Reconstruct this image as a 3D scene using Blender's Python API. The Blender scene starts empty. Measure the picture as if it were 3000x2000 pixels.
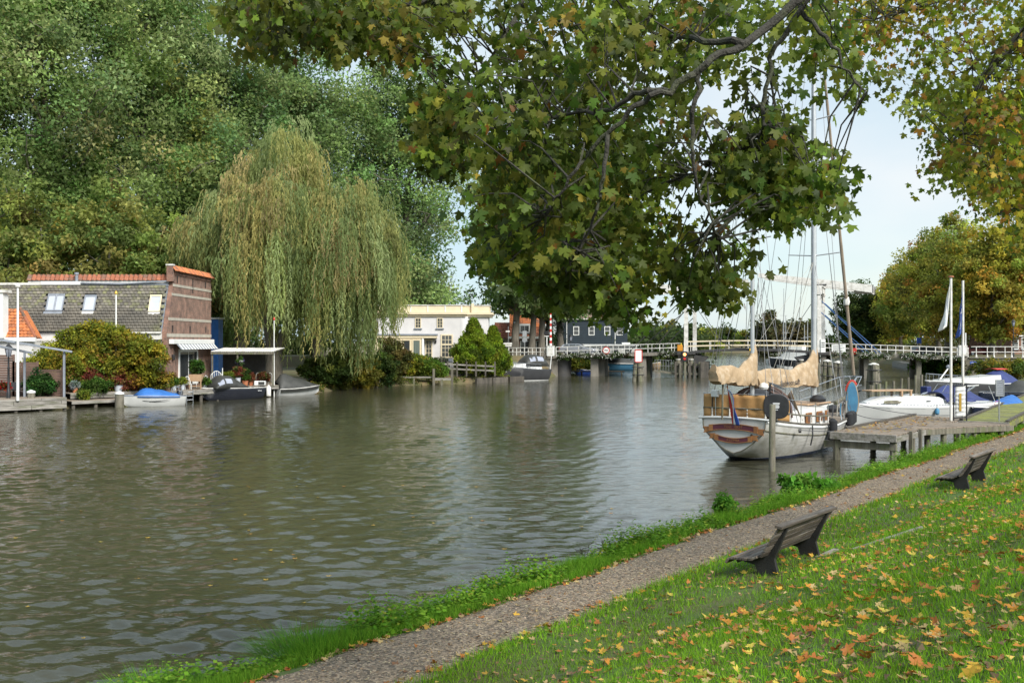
import bpy, bmesh, math, random
import numpy as np
from mathutils import Vector, Matrix
random.seed(7); rng = np.random.default_rng(7)
scene = bpy.context.scene
COL = scene.collection
PI = math.pi
# ------------------------------------------------------------------ camera, sky, sun, exposure
CAMZ = 4.7
cam_d = bpy.data.cameras.new('camera'); cam = bpy.data.objects.new('camera', cam_d); COL.objects.link(cam)
cam.location = (0, 0, CAMZ); cam.rotation_euler = (math.radians(90), 0, 0)
cam_d.lens = 36; cam_d.sensor_width = 36; cam_d.clip_start = 0.1; cam_d.clip_end = 9000
scene.camera = cam
SUN_EL, SUN_AZ = math.radians(40), math.radians(143)      # azimuth from +Y towards +X: behind the camera, to the right
world = bpy.data.worlds.new('World'); scene.world = world; world.use_nodes = True
wn, wl = world.node_tree.nodes, world.node_tree.links
bg = wn['Background']; bg.inputs[1].default_value = 0.1
sky = wn.new('ShaderNodeTexSky'); sky.sky_type = 'NISHITA'; sky.sun_disc = False
sky.sun_elevation = SUN_EL; sky.sun_rotation = SUN_AZ; sky.air_density = 1.2; sky.dust_density = 0.4
tc = wn.new('ShaderNodeTexCoord')
mp = wn.new('ShaderNodeMapping'); mp.inputs['Scale'].default_value = (1.0, 1.0, 2.2); mp.inputs['Location'].default_value = (1.75, 0.4, 0.2)
wl.new(tc.outputs['Generated'], mp.inputs[0])
nz = wn.new('ShaderNodeTexNoise'); nz.inputs['Scale'].default_value = 2.2; nz.inputs['Detail'].default_value = 5; nz.inputs['Roughness'].default_value = 0.5
wl.new(mp.outputs[0], nz.inputs[0])
rp = wn.new('ShaderNodeValToRGB')
rp.color_ramp.elements[0].position = 0.36; rp.color_ramp.elements[0].color = (0.6, 0.6, 0.6, 1)
rp.color_ramp.elements[1].position = 0.62; rp.color_ramp.elements[1].color = (0.985, 0.985, 0.985, 1)
wl.new(nz.outputs[0], rp.inputs[0])
mx = wn.new('ShaderNodeMix'); mx.data_type = 'RGBA'
wl.new(rp.outputs[0], mx.inputs[0]); wl.new(sky.outputs[0], mx.inputs[6]); n2_ = wn.new('ShaderNodeTexNoise'); n2_.inputs['Scale'].default_value = 1.7; n2_.inputs['Detail'].default_value = 6; wl.new(mp.outputs[0], n2_.inputs[0])
r2_ = wn.new('ShaderNodeValToRGB'); r2_.color_ramp.elements[0].position = .42; r2_.color_ramp.elements[0].color = (.41, .535, .61, 1); r2_.color_ramp.elements[1].position = .68; r2_.color_ramp.elements[1].color = (.625, .64, .65, 1)
wl.new(n2_.outputs[0], r2_.inputs[0]); vm_ = wn.new('ShaderNodeVectorMath'); vm_.operation = 'SCALE'; vm_.inputs[3].default_value = 9.4; wl.new(r2_.outputs[0], vm_.inputs[0]); wl.new(vm_.outputs[0], mx.inputs[7])
wl.new(mx.outputs[2], bg.inputs[0])
sun_d = bpy.data.lights.new('sun', 'SUN'); sun = bpy.data.objects.new('sun', sun_d); COL.objects.link(sun)
sun_d.energy = 3.7; sun_d.angle = math.radians(24); sun_d.color = (1.0, 0.97, 0.91)
sdir = Vector((math.sin(SUN_AZ) * math.cos(SUN_EL), math.cos(SUN_AZ) * math.cos(SUN_EL), math.sin(SUN_EL)))
sun.rotation_euler = sdir.to_track_quat('Z', 'Y').to_euler(); sun.location = sdir * 100
vs = scene.view_settings; vs.view_transform = 'Standard'; vs.look = 'None'; vs.exposure = 0.7; vs.gamma = 1; vs.use_curve_mapping = False
scene.render.engine = 'CYCLES'
cy = scene.cycles; cy.max_bounces = 7; cy.diffuse_bounces = 4; cy.glossy_bounces = 3; cy.transmission_bounces = 4; cy.transparent_max_bounces = 6
cy.use_denoising = True; cy.caustics_reflective = False; cy.caustics_refractive = False; cy.sample_clamp_indirect = 4

# ------------------------------------------------------------------ helpers
Z = Vector((0, 0, 1))
def V(*a): return Vector(a)
def wp(px, py, D): return Vector(((px - 1500) / 3000 * D, D, CAMZ - (py - 1000) / 3000 * D))   # point seen at a photo pixel, D metres ahead
def wx(px, D): return (px - 1500) / 3000 * D
def wz(py, D): return CAMZ - (py - 1000) / 3000 * D

class MB:
    def __init__(s): s.v = []; s.f = []
    def add(s, vs_, fs, M=None):
        n = len(s.v)
        for p in vs_:
            p = Vector(p); s.v.append(tuple(M @ p if M is not None else p))
        s.f += [tuple(i + n for i in f) for f in fs]; return s
    def bx(s, x0, x1, y0, y1, z0, z1, M=None):
        return s.add([(x0,y0,z0),(x1,y0,z0),(x1,y1,z0),(x0,y1,z0),(x0,y0,z1),(x1,y0,z1),(x1,y1,z1),(x0,y1,z1)],
                     [(0,3,2,1),(4,5,6,7),(0,1,5,4),(1,2,6,5),(2,3,7,6),(3,0,4,7)], M)
    def box(s, c, d, M=None):
        return s.bx(c[0]-d[0]/2, c[0]+d[0]/2, c[1]-d[1]/2, c[1]+d[1]/2, c[2]-d[2]/2, c[2]+d[2]/2, M)
    def bar(s, p, q, w, h=None, up=Z):
        p, q = Vector(p), Vector(q); h = h or w; d = (q - p)
        if d.length < 1e-6: return s
        d.normalize(); up = Vector(up)
        if abs(d.dot(up)) > .98: up = Vector((0, 1, 0)) if abs(d.y) < .9 else Vector((1, 0, 0))
        a = d.cross(up).normalized() * w / 2; b = a.cross(d).normalized() * h / 2
        return s.add([p-a-b, p+a-b, p+a+b, p-a+b, q-a-b, q+a-b, q+a+b, q-a+b],
                     [(0,1,2,3),(7,6,5,4),(0,4,5,1),(1,5,6,2),(2,6,7,3),(3,7,4,0)])
    def tube(s, pts, r, n=8, cap=True):
        pts = [Vector(p) for p in pts]; m = len(pts)
        rs = [r] * m if isinstance(r, (int, float)) else r
        ref = None; base = len(s.v)
        for i, p in enumerate(pts):
            t = (pts[min(i+1, m-1)] - pts[max(i-1, 0)])
            if t.length < 1e-9: t = Vector((0, 0, 1))
            t.normalize()
            if ref is None:
                ref = Vector((1, 0, 0)) if abs(t.x) < .8 else Vector((0, 1, 0))
            a = (ref - t * ref.dot(t))
            if a.length < 1e-5: a = t.orthogonal()
            a.normalize(); ref = a; b = t.cross(a)
            for k in range(n):
                w = 2 * PI * k / n
                s.v.append(tuple(p + (a * math.cos(w) + b * math.sin(w)) * rs[i]))
        for i in range(m - 1):
            for k in range(n):
                k2 = (k + 1) % n
                s.f.append((base+i*n+k, base+i*n+k2, base+(i+1)*n+k2, base+(i+1)*n+k))
        if cap:
            s.f.append(tuple(base + k for k in range(n))[::-1]); s.f.append(tuple(base + (m-1)*n + k for k in range(n)))
        return s
    def lathe(s, prof, n=12, c=(0,0,0)):
        return s.tube([(c[0], c[1], c[2] + z) for r, z in prof], [max(r, .0005) for r, z in prof], n)
    def prism(s, poly, d):
        d = Vector(d); n = len(poly); P = [Vector(p) for p in poly]
        return s.add(P + [p + d for p in P], [tuple(range(n))[::-1], tuple(range(n, 2*n))] + [(i, (i+1) % n, n+(i+1) % n, n+i) for i in range(n)])
    def loft(s, secs, closed=True, caps=True):
        n = len(secs[0]); base = len(s.v)
        for q in secs: s.v += [tuple(p) for p in q]
        for i in range(len(secs) - 1):
            for k in range(n if closed else n - 1):
                k2 = (k + 1) % n
                s.f.append((base+i*n+k, base+i*n+k2, base+(i+1)*n+k2, base+(i+1)*n+k))
        if caps and closed:
            s.f.append(tuple(base+k for k in range(n))[::-1]); s.f.append(tuple(base+(len(secs)-1)*n+k for k in range(n)))
        return s
    def quad(s, a, b, c, d): return s.add([a, b, c, d], [(0, 1, 2, 3)])
    def build(s, name, mat, parent=None, smooth=False, bev=0, rec=True, thick=0, ang=40):
        me = bpy.data.meshes.new(name); me.from_pydata(s.v, [], s.f)
        if rec and len(s.f) < 60000:
            bm = bmesh.new(); bm.from_mesh(me); bmesh.ops.recalc_face_normals(bm, faces=bm.faces); bm.to_mesh(me); bm.free()
        me.materials.append(mat)
        o = bpy.data.objects.new(name, me); COL.objects.link(o)
        if parent is not None: o.parent = parent
        if smooth:
            me.shade_smooth(); me.set_sharp_from_angle(angle=math.radians(ang))
        if thick:
            m = o.modifiers.new('solid', 'SOLIDIFY'); m.thickness = thick; m.offset = 0
        if bev:
            m = o.modifiers.new('bevel', 'BEVEL'); m.width = bev; m.segments = 2; m.limit_method = 'ANGLE'
        return o

def tag(o, label=None, cat=None, group=None, kind=None):
    if label: o['label'] = label
    if cat: o['category'] = cat
    if group: o['group'] = group
    if kind: o['kind'] = kind
    return o
def thing(name, label, cat, loc=(0, 0, 0), rz=0, group=None):
    o = bpy.data.objects.new(name, None); COL.objects.link(o); o.empty_display_size = .2
    o.location = loc; o.rotation_euler = (0, 0, rz)
    return tag(o, label, cat, group)
def dup(root, loc=None, rz=None, label=None, group=None, parent=None, scale=None):
    r = root.copy(); COL.objects.link(r)
    if parent is not None: r.parent = parent
    if loc is not None: r.location = loc
    if rz is not None: r.rotation_euler = (0, 0, rz)
    if scale is not None: r.scale = scale
    if label: r['label'] = label
    if group: r['group'] = group
    for ch in list(root.children): dup(ch, parent=r)
    return r
def inst(name, me, parent, M, label=None):
    o = bpy.data.objects.new(name, me); COL.objects.link(o)
    if parent is not None: o.parent = parent
    o.matrix_local = M
    return o

# numpy scatter: template copied to P with rotation matrices R (N,3,3) and scales S (N,) or (N,3), colour per copy
def scatter_mesh(name, tv, tf, P, R, S, C, mat, smooth=False):
    tv = np.asarray(tv, float); N = len(P); k = len(tv); S = np.asarray(S, float)
    if S.ndim == 1: S = S[:, None]
    loc = tv[None] * S[:, None, :]
    vv = np.einsum('nij,nkj->nki', R, loc) + np.asarray(P)[:, None, :]
    me = bpy.data.meshes.new(name); me.vertices.add(N * k); me.vertices.foreach_set('co', vv.astype(np.float32).ravel())
    ls = np.array([len(f) for f in tf]); fl = np.concatenate([np.array(f) for f in tf]); L = len(fl)
    li = (fl[None] + (np.arange(N) * k)[:, None]).ravel()
    me.loops.add(N * L); me.loops.foreach_set('vertex_index', li.astype(np.int32))
    st = np.concatenate([[0], np.cumsum(ls)[:-1]])
    me.polygons.add(N * len(tf)); me.polygons.foreach_set('loop_start', (st[None] + (np.arange(N) * L)[:, None]).ravel().astype(np.int32))
    me.update(calc_edges=True)
    a = me.color_attributes.new('Col', 'FLOAT_COLOR', 'POINT')
    c = np.ones((N, k, 4), np.float32); C = np.asarray(C, np.float32); c[:, :, :3] = C[:, None, :] if C.ndim == 2 else C
    a.data.foreach_set('color', c.ravel())
    if mat: me.materials.append(mat)
    if smooth: me.shade_smooth()
    return me
def scatter(name, tv, tf, P, R, S, C, mat, parent=None, kind=None, smooth=False):
    me = scatter_mesh(name, tv, tf, P, R, S, C, mat, smooth)
    o = bpy.data.objects.new(name, me); COL.objects.link(o)
    if parent is not None: o.parent = parent
    if kind: o['kind'] = kind
    return o
def norm(a): return a / (np.linalg.norm(a, axis=-1, keepdims=True) + 1e-9)
def frames(y, zhint):
    """rotation matrices whose Y column is y (leaf tip direction), Z near zhint"""
    y = norm(y); x = norm(np.cross(y, zhint)); z = np.cross(x, y)
    return np.stack([x, y, z], axis=2)
def rand_dirs(n, r=None): return norm((r or rng).normal(size=(n, 3)))
def pick(pal, n, jit=.12, r=None):
    r = r or rng
    pal = np.array(pal, float); w = pal[:, 3] / pal[:, 3].sum(); i = r.choice(len(pal), n, p=w)
    c = pal[i, :3] * (1 + r.normal(0, jit, (n, 1))) * (1 + r.normal(0, jit * .35, (n, 3)))
    return np.clip(c, .004, 1)
def inpoly(x, y, poly):
    poly = np.array(poly, float); r = np.zeros(len(x), bool); j = len(poly) - 1
    for i in range(len(poly)):
        xi, yi = poly[i]; xj, yj = poly[j]
        r ^= ((yi > y) != (yj > y)) & (x < (xj - xi) * (y - yi) / (yj - yi + 1e-12) + xi); j = i
    return r
def polydist(x, y, poly, closed=True):
    poly = np.array(poly, float); d = np.full(len(x), 1e9); n = len(poly)
    for i in range(n if closed else n - 1):
        a, b = poly[i], poly[(i + 1) % n]; e = b - a
        t = np.clip(((x - a[0]) * e[0] + (y - a[1]) * e[1]) / (e @ e + 1e-12), 0, 1)
        d = np.minimum(d, np.hypot(x - a[0] - t * e[0], y - a[1] - t * e[1]))
    return d

# ------------------------------------------------------------------ materials
def ramp(nt, fac, c1, c2, lo=.35, hi=.65):
    r = nt.nodes.new('ShaderNodeValToRGB'); e = r.color_ramp.elements
    e[0].position = lo; e[0].color = (*c1, 1); e[1].position = hi; e[1].color = (*c2, 1)
    nt.links.new(fac, r.inputs[0]); return r
def noise(nt, vec, scale, detail=4, rough=.55):
    n = nt.nodes.new('ShaderNodeTexNoise'); n.inputs['Scale'].default_value = scale; n.inputs['Detail'].default_value = detail
    n.inputs['Roughness'].default_value = rough; nt.links.new(vec, n.inputs['Vector']); return n
def mixc(nt, fac, a, b, mode='MIX'):
    m = nt.nodes.new('ShaderNodeMix'); m.data_type = 'RGBA'; m.blend_type = mode
    for s, v in ((0, fac), (6, a), (7, b)):
        if isinstance(v, (int, float)): m.inputs[s].default_value = v
        elif isinstance(v, tuple): m.inputs[s].default_value = (*v, 1) if len(v) == 3 else v
        else: nt.links.new(v, m.inputs[s])
    return m.outputs[2]
def pm(name, c1, c2=None, scale=3, rough=.6, bump=0, bscale=30, metal=0, stretch=(1, 1, 1), fine=.25, rnd=0, attr=False, spec=.5, lo=.35, hi=.65, trans=0, world_space=False, c3=None, s3=1, em=0, coat=0):
    """a procedural material: two colours mixed by noise, fine grain, optional relief, per-object tone, per-vertex tint"""
    m = bpy.data.materials.new(name); m.use_nodes = True; nt = m.node_tree; b = nt.nodes['Principled BSDF']
    if world_space: vec = nt.nodes.new('ShaderNodeNewGeometry').outputs['Position']
    else: vec = nt.nodes.new('ShaderNodeTexCoord').outputs['Object']
    if rnd:
        oi = nt.nodes.new('ShaderNodeObjectInfo')
        ad = nt.nodes.new('ShaderNodeVectorMath'); ad.operation = 'MULTIPLY_ADD'
        cb = nt.nodes.new('ShaderNodeCombineXYZ'); nt.links.new(oi.outputs['Random'], cb.inputs[0]); nt.links.new(oi.outputs['Random'], cb.inputs[2])
        nt.links.new(cb.outputs[0], ad.inputs[0]); ad.inputs[1].default_value = (37, 0, 71); nt.links.new(vec, ad.inputs[2]); vec = ad.outputs[0]
    if stretch != (1, 1, 1):
        q = nt.nodes.new('ShaderNodeMapping'); q.inputs['Scale'].default_value = stretch; nt.links.new(vec, q.inputs[0]); vec = q.outputs[0]
    c2 = c2 or tuple(x * .8 for x in c1)
    n1 = noise(nt, vec, scale, 5); col = ramp(nt, n1.outputs[0], c1, c2, lo, hi).outputs[0]
    if c3:
        n3 = noise(nt, vec, s3, 6, .6); r3 = ramp(nt, n3.outputs[0], (0, 0, 0), (1, 1, 1), .5, .66); col = mixc(nt, r3.outputs[0], col, c3)
    if fine:
        n2 = noise(nt, vec, scale * 14, 3); f = ramp(nt, n2.outputs[0], (1 - fine,) * 3, (1 + fine,) * 3, .2, .8)
        col = mixc(nt, 1.0, col, f.outputs[0], 'MULTIPLY')
    if attr:
        at = nt.nodes.new('ShaderNodeVertexColor'); at.layer_name = 'Col'; col = mixc(nt, 1.0, col, at.outputs[0], 'MULTIPLY')
    if rnd:
        mr = nt.nodes.new('ShaderNodeMapRange'); mr.inputs[3].default_value = 1 - rnd; mr.inputs[4].default_value = 1 + rnd
        nt.links.new(oi.outputs['Random'], mr.inputs[0]); col = mixc(nt, 1.0, col, mr.outputs[0], 'MULTIPLY')
    nt.links.new(col, b.inputs['Base Color']); b.inputs['Roughness'].default_value = rough; b.inputs['Metallic'].default_value = metal
    b.inputs['Specular IOR Level'].default_value = spec; b.inputs['Coat Weight'].default_value = coat
    if em: nt.links.new(col, b.inputs['Emission Color']); b.inputs['Emission Strength'].default_value = em
    if bump:
        n4 = noise(nt, vec, bscale, 4); bp = nt.nodes.new('ShaderNodeBump'); bp.inputs['Strength'].default_value = bump; bp.inputs['Distance'].default_value = .02
        nt.links.new(n4.outputs[0], bp.inputs['Height']); nt.links.new(bp.outputs[0], b.inputs['Normal'])
    if trans:
        tr = nt.nodes.new('ShaderNodeBsdfTranslucent'); nt.links.new(col, tr.inputs[0])
        ms = nt.nodes.new('ShaderNodeMixShader'); ms.inputs[0].default_value = trans
        nt.links.new(b.outputs[0], ms.inputs[1]); nt.links.new(tr.outputs[0], ms.inputs[2])
        nt.links.new(ms.outputs[0], nt.nodes['Material Output'].inputs[0])
    return m
W1 = (1, 1, 1)
def leafmat(name, rough=.55, trans=.35, spec=.35):
    return pm(name, (1, 1, 1), (.82, .86, .8), scale=.35, rough=rough, fine=.12, attr=True, trans=trans, spec=spec, world_space=True)
M = {}
M['leaf'] = leafmat('leaf_far', .6, .58, .2); M['maple'] = leafmat('maple_leaf', .5, .55, .25); M['dryleaf'] = leafmat('fallen_leaf_surface', .6, .2, .4)
M['grass'] = leafmat('grass_blade', .65, .45, .12)
M['bark'] = pm('bark', (.10, .085, .065), (.17, .15, .12), 2, .9, .8, 9, stretch=(3, 3, .6))
M['bark_maple'] = pm('maple_bark', (.028, .025, .02), (.06, .055, .045), 9, .95, 1.0, 45, c3=(.07, .075, .04), s3=5)
M['wood_grey'] = pm('weathered_wood', (.30, .28, .25), (.17, .155, .135), 2.2, .85, .5, 40, stretch=(.6, 5, 5), rnd=.18, c3=(.12, .12, .08), s3=1.3)
M['wood_dark'] = pm('dark_wet_wood', (.11, .095, .075), (.055, .048, .04), 3, .75, .5, 30, stretch=(1, 1, .4), rnd=.15)
M['wood_pile'] = pm('mooring_pile_wood', (.20, .18, .14), (.10, .09, .065), 2.5, .85, .7, 22, stretch=(3, 3, .5), rnd=.15, c3=(.12, .13, .06), s3=1.6)
M['wood_deck'] = pm('jetty_deck_wood', (.27, .215, .165), (.18, .145, .11), 2, .8, .5, 30, stretch=(4, .8, 4), rnd=.14)
M['wood_moss'] = pm('mossy_deck_wood', (.20, .22, .05), (.13, .12, .08), 1.4, .9, .6, 30, rnd=.15, world_space=True, c3=(.28, .29, .05), s3=1.1)
M['wood_brown'] = pm('brown_fence_wood', (.17, .10, .075), (.105, .066, .05), 2, .8, .4, 25, stretch=(.6, 4, 4), rnd=.15)
M['wood_warm'] = pm('varnished_teak', (.33, .15, .05), (.22, .09, .03), 3, .4, .2, 25)
M['wood_light'] = pm('light_wood', (.42, .28, .17), (.33, .21, .12), 3, .6, .2, 20)
M['bench_wood'] = pm('bench_wood', (.15, .115, .085), (.06, .05, .04), 3, .7, .8, 26, stretch=(.5, 6, 6), rnd=.3, c3=(.19, .17, .145), s3=2)
M['bench_iron'] = pm('bench_frame_concrete', (.022, .021, .02), (.012, .012, .012), 5, .7, .4, 40)
M['white'] = pm('white_paint', (.78, .78, .76), (.70, .70, .67), 2.5, .45, .05, 20, fine=.06)
M['white_old'] = pm('weathered_white_paint', (.72, .70, .66), (.56, .54, .50), 2.2, .6, .2, 20, fine=.1, c3=(.42, .40, .35), s3=2)
M['cream'] = pm('cream_paint', (.70, .60, .42), (.64, .54, .37), 2, .5, .05, 20, fine=.05)
M['band_stone'] = pm('weathered_band_stone', (.46, .42, .35), (.36, .33, .275), 2, .8, .2, 20)
M['render'] = pm('white_lime_render', (.63, .605, .59), (.56, .54, .53), .8, .85, .15, 14, fine=.08)
M['slate'] = pm('grey_zinc', (.27, .29, .33), (.20, .22, .25), 2, .5, .1, 20)
M['glass'] = pm('window_glass', (.035, .04, .042), (.06, .065, .065), .7, .06, 0, fine=0, spec=.9)
M['glass_painted_sky'] = pm('roof_window_painted_sky', (.50, .53, .58), (.42, .45, .50), 1.2, .05, 0, fine=0, spec=1.0)  # pale base colour paints the sky's reflection into the roof panes
M['steel'] = pm('galvanised_steel', (.42, .43, .44), (.33, .34, .35), 4, .4, .05, 30, metal=.6)
M['chrome'] = pm('polished_steel', (.62, .63, .65), (.55, .56, .58), 4, .25, 0, metal=.9, fine=.05)
M['alu'] = pm('aluminium_mast', (.60, .61, .62), (.52, .53, .54), 1.5, .35, 0, metal=.55, fine=.05)
M['black'] = pm('black_paint', (.016, .016, .018), (.028, .028, .03), 4, .45, .1, 30)
M['rubber'] = pm('black_fender_cloth', (.012, .013, .015), (.02, .02, .022), 6, .85, .3, 40)
M['tarp_dark'] = pm('dark_tarpaulin', (.030, .031, .028), (.05, .05, .045), 2, .6, .5, 7)
M['tarp_blue'] = pm('blue_tarpaulin', (.03, .14, .42), (.02, .10, .32), 2, .55, .5, 6)
M['tarp_navy'] = pm('navy_canvas', (.018, .028, .11), (.026, .04, .15), 2, .6, .5, 6)
M['canvas'] = pm('tan_sailcloth', (.40, .285, .17), (.30, .21, .12), 2.2, .8, 1.0, 5, fine=.1, c3=(.46, .36, .25), s3=3)
M['canvas_grey'] = pm('grey_tan_sailcloth', (.30, .235, .175), (.22, .175, .13), 2, .8, .4, 7)
M['canvas_or'] = pm('ochre_spray_cloth', (.42, .235, .085), (.34, .18, .06), 2, .75, .6, 6, fine=.1)
M['canvas_br'] = pm('brown_canvas', (.115, .065, .05), (.085, .05, .04), 3, .7, .3, 8)
M['hull_white'] = pm('white_gelcoat', (.66, .66, .64), (.60, .60, .58), .8, .25, .03, 6, fine=.04, coat=.2)
M['hull_grey'] = pm('grey_hull_paint', (.53, .52, .49), (.47, .46, .43), 1.2, .35, .03, 6, fine=.05, c3=(.36, .35, .30), s3=1.2)
M['hull_dark'] = pm('black_blue_hull_paint', (.022, .024, .034), (.03, .032, .042), 1, .3, 0, fine=.08, coat=.3)
M['hull_navy'] = pm('navy_hull_paint', (.012, .017, .032), (.018, .023, .04), 1, .25, 0, fine=.08, coat=.3)
M['hull_charcoal'] = pm('charcoal_hull_paint', (.055, .056, .06), (.07, .07, .075), 1, .3, 0, fine=.08, coat=.3)
M['burgundy'] = pm('burgundy_paint', (.10, .018, .03), (.08, .014, .024), 3, .4, .05, 20)
M['red'] = pm('red_paint', (.55, .035, .025), (.46, .03, .02), 2, .5, .05, 20, fine=.05)
M['blue'] = pm('blue_paint', (.03, .09, .38), (.025, .07, .32), 2, .5, .05, 20)
M['blue_light'] = pm('faded_blue_cloth', (.06, .22, .36), (.05, .17, .29), 3, .7, .3, 14)
M['orange'] = pm('orange_paint', (.62, .26, .02), (.55, .22, .02), 3, .5)
M['yellow'] = pm('yellow_paint', (.70, .55, .04), (.62, .48, .03), 3, .5)
M['gold'] = pm('gilt_paint', (.65, .42, .08), (.5, .3, .05), 3, .35, metal=.4)
M['concrete'] = pm('stained_concrete', (.25, .225, .19), (.16, .145, .12), .7, .9, .4, 12, c3=(.10, .10, .06), s3=.5, stretch=(1.6, 1.6, .5))
M['concrete_wall'] = pm('quay_wall_concrete', (.22, .19, .145), (.13, .115, .085), .5, .9, .4, 8, c3=(.085, .085, .04), s3=.35, stretch=(2, 2, .35))
M['asphalt'] = pm('asphalt', (.055, .055, .056), (.045, .045, .046), 1, .9, .3, 60)
M['paver'] = pm('brick_paving', (.22, .15, .12), (.16, .11, .09), 2, .85, .3, 20)
M['rope'] = pm('rope', (.10, .10, .105), (.06, .06, .065), 20, .85)
M['rope_light'] = pm('light_rope', (.40, .38, .33), (.30, .28, .24), 20, .85)
M['wire'] = pm('rigging_wire', (.16, .165, .17), (.12, .12, .13), 5, .45, metal=.4)
M['bridge_dark'] = pm('tarred_bridge_steel', (.032, .032, .034), (.055, .05, .045), 1.5, .6, .3, 10)
M['bridge_blue'] = pm('blue_painted_steel', (.035, .10, .25), (.03, .075, .19), 2, .5)
M['terracotta'] = pm('terracotta', (.40, .15, .07), (.32, .11, .05), 3, .8, .2, 15, rnd=.15)
M['zinc_pot'] = pm('zinc_pot', (.45, .48, .52), (.37, .40, .44), 3, .5)
M['navy_house'] = pm('dark_teal_boarding', (.018, .032, .045), (.013, .024, .034), 2, .6, .1, 10)
M['litter'] = pm('leaf_litter_surface', (1, 1, 1), (.85, .82, .8), .5, .7, attr=True, fine=.1, world_space=True)
M['flower_white'] = pm('white_petals', (.80, .80, .74), (.74, .74, .66), 5, .6, fine=.05)
M['car_paint'] = pm('silver_car_paint', (.36, .37, .40), (.33, .34, .37), 1, .28, metal=.5, fine=.03, coat=.6)
M['tyre'] = pm('tyre_rubber', (.018, .018, .018), (.025, .025, .025), 6, .85)
M['text_dark'] = pm('dark_lettering', (.03, .028, .03), (.04, .036, .036), 5, .7)
M['text_white'] = pm('white_lettering', (.75, .75, .75), (.7, .7, .7), 5, .6)
M['text_blue'] = pm('blue_lettering', (.03, .10, .36), (.03, .09, .30), 5, .6)
M['perspex'] = pm('clear_vinyl_window', (.34, .36, .42), (.28, .30, .36), 1.4, .15, .3, 4, fine=.05, spec=.8)

def brickmat(name, c1, c2, mortar, sx=1.0, bw=.215, bh=.062):
    m = bpy.data.materials.new(name); m.use_nodes = True; nt = m.node_tree; b = nt.nodes['Principled BSDF']
    tcn = nt.nodes.new('ShaderNodeTexCoord'); sp = nt.nodes.new('ShaderNodeSeparateXYZ'); nt.links.new(tcn.outputs['Object'], sp.inputs[0])
    ad = nt.nodes.new('ShaderNodeMath'); ad.operation = 'ADD'; nt.links.new(sp.outputs[0], ad.inputs[0]); nt.links.new(sp.outputs[1], ad.inputs[1])
    cb = nt.nodes.new('ShaderNodeCombineXYZ'); nt.links.new(ad.outputs[0], cb.inputs[0]); nt.links.new(sp.outputs[2], cb.inputs[1])
    br = nt.nodes.new('ShaderNodeTexBrick'); nt.links.new(cb.outputs[0], br.inputs[0]); br.inputs['Scale'].default_value = 1
    br.inputs['Brick Width'].default_value = bw; br.inputs['Row Height'].default_value = bh; br.inputs['Mortar Size'].default_value = .008
    br.inputs['Color1'].default_value = (*c1, 1); br.inputs['Color2'].default_value = (*c2, 1); br.inputs['Mortar'].default_value = (*mortar, 1)
    n = noise(nt, tcn.outputs['Object'], 1.3, 6); f = ramp(nt, n.outputs[0], (.6, .6, .6), (1.3, 1.22, 1.15), .35, .65)
    col = mixc(nt, 1.0, br.outputs[0], f.outputs[0], 'MULTIPLY'); nt.links.new(col, b.inputs['Base Color'])
    bp = nt.nodes.new('ShaderNodeBump'); bp.inputs['Strength'].default_value = .6; bp.inputs['Distance'].default_value = .02; bp.invert = True
    nt.links.new(br.outputs['Fac'], bp.inputs['Height']); nt.links.new(bp.outputs[0], b.inputs['Normal']); b.inputs['Roughness'].default_value = .9
    return m
M['brick'] = brickmat('old_red_brick', (.27, .125, .085), (.16, .08, .06), (.30, .26, .22))
M['brick_far'] = brickmat('far_red_brick', (.26, .10, .06), (.2, .075, .05), (.3, .26, .22))

# ------------------------------------------------------------------ water, ground, near bank, path
def watermat():
    m = bpy.data.materials.new('canal_water'); m.use_nodes = True; nt = m.node_tree; b = nt.nodes['Principled BSDF']
    pos = nt.nodes.new('ShaderNodeNewGeometry').outputs['Position']
    q = nt.nodes.new('ShaderNodeMapping'); q.inputs['Rotation'].default_value = (0, 0, .16); q.inputs['Scale'].default_value = (.55, 1.0, 1); nt.links.new(pos, q.inputs[0])
    n0 = noise(nt, pos, .045, 3); n1 = noise(nt, q.outputs[0], 1.05, 2, .5); n2 = noise(nt, q.outputs[0], 4.2, 3, .6); n3 = noise(nt, q.outputs[0], .35, 2)
    def mad(a, k, c):
        x = nt.nodes.new('ShaderNodeMath'); x.operation = 'MULTIPLY_ADD'; nt.links.new(a, x.inputs[0]); x.inputs[1].default_value = k
        if isinstance(c, (int, float)): x.inputs[2].default_value = c
        else: nt.links.new(c, x.inputs[2])
        return x.outputs[0]
    h = mad(n1.outputs[0], 1.0, mad(n2.outputs[0], .42, mad(n3.outputs[0], .5, 0.0)))
    gust = ramp(nt, n0.outputs[0], (.55, .55, .55), (1.2, 1.2, 1.2), .35, .65)
    bp = nt.nodes.new('ShaderNodeBump'); bp.inputs['Distance'].default_value = .055
    nt.links.new(gust.outputs[0], bp.inputs['Strength']); nt.links.new(h, bp.inputs['Height']); nt.links.new(bp.outputs[0], b.inputs['Normal'])
    col = ramp(nt, n0.outputs[0], (.045, .043, .026), (.055, .053, .032)); nt.links.new(col.outputs[0], b.inputs['Base Color'])
    b.inputs['Roughness'].default_value = .085; b.inputs['IOR'].default_value = 1.333; b.inputs['Specular IOR Level'].default_value = .9
    return m
M['water'] = watermat()
WAVE = .36; wr = np.random.default_rng(5)
rows = np.concatenate([np.array([-300, -60, -10, 2]), 8.5 * (170 / 8.5) ** (np.arange(460) / 459.), np.array([190, 240, 330, 480, 900, 3000])])
cols = np.concatenate([np.array([-8000, -900, -120, -30, -8, -3, -1.4, -.9]), np.linspace(-.60, .60, 370), np.array([.9, 1.4, 3, 8, 30, 120, 900, 8000])])
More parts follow.
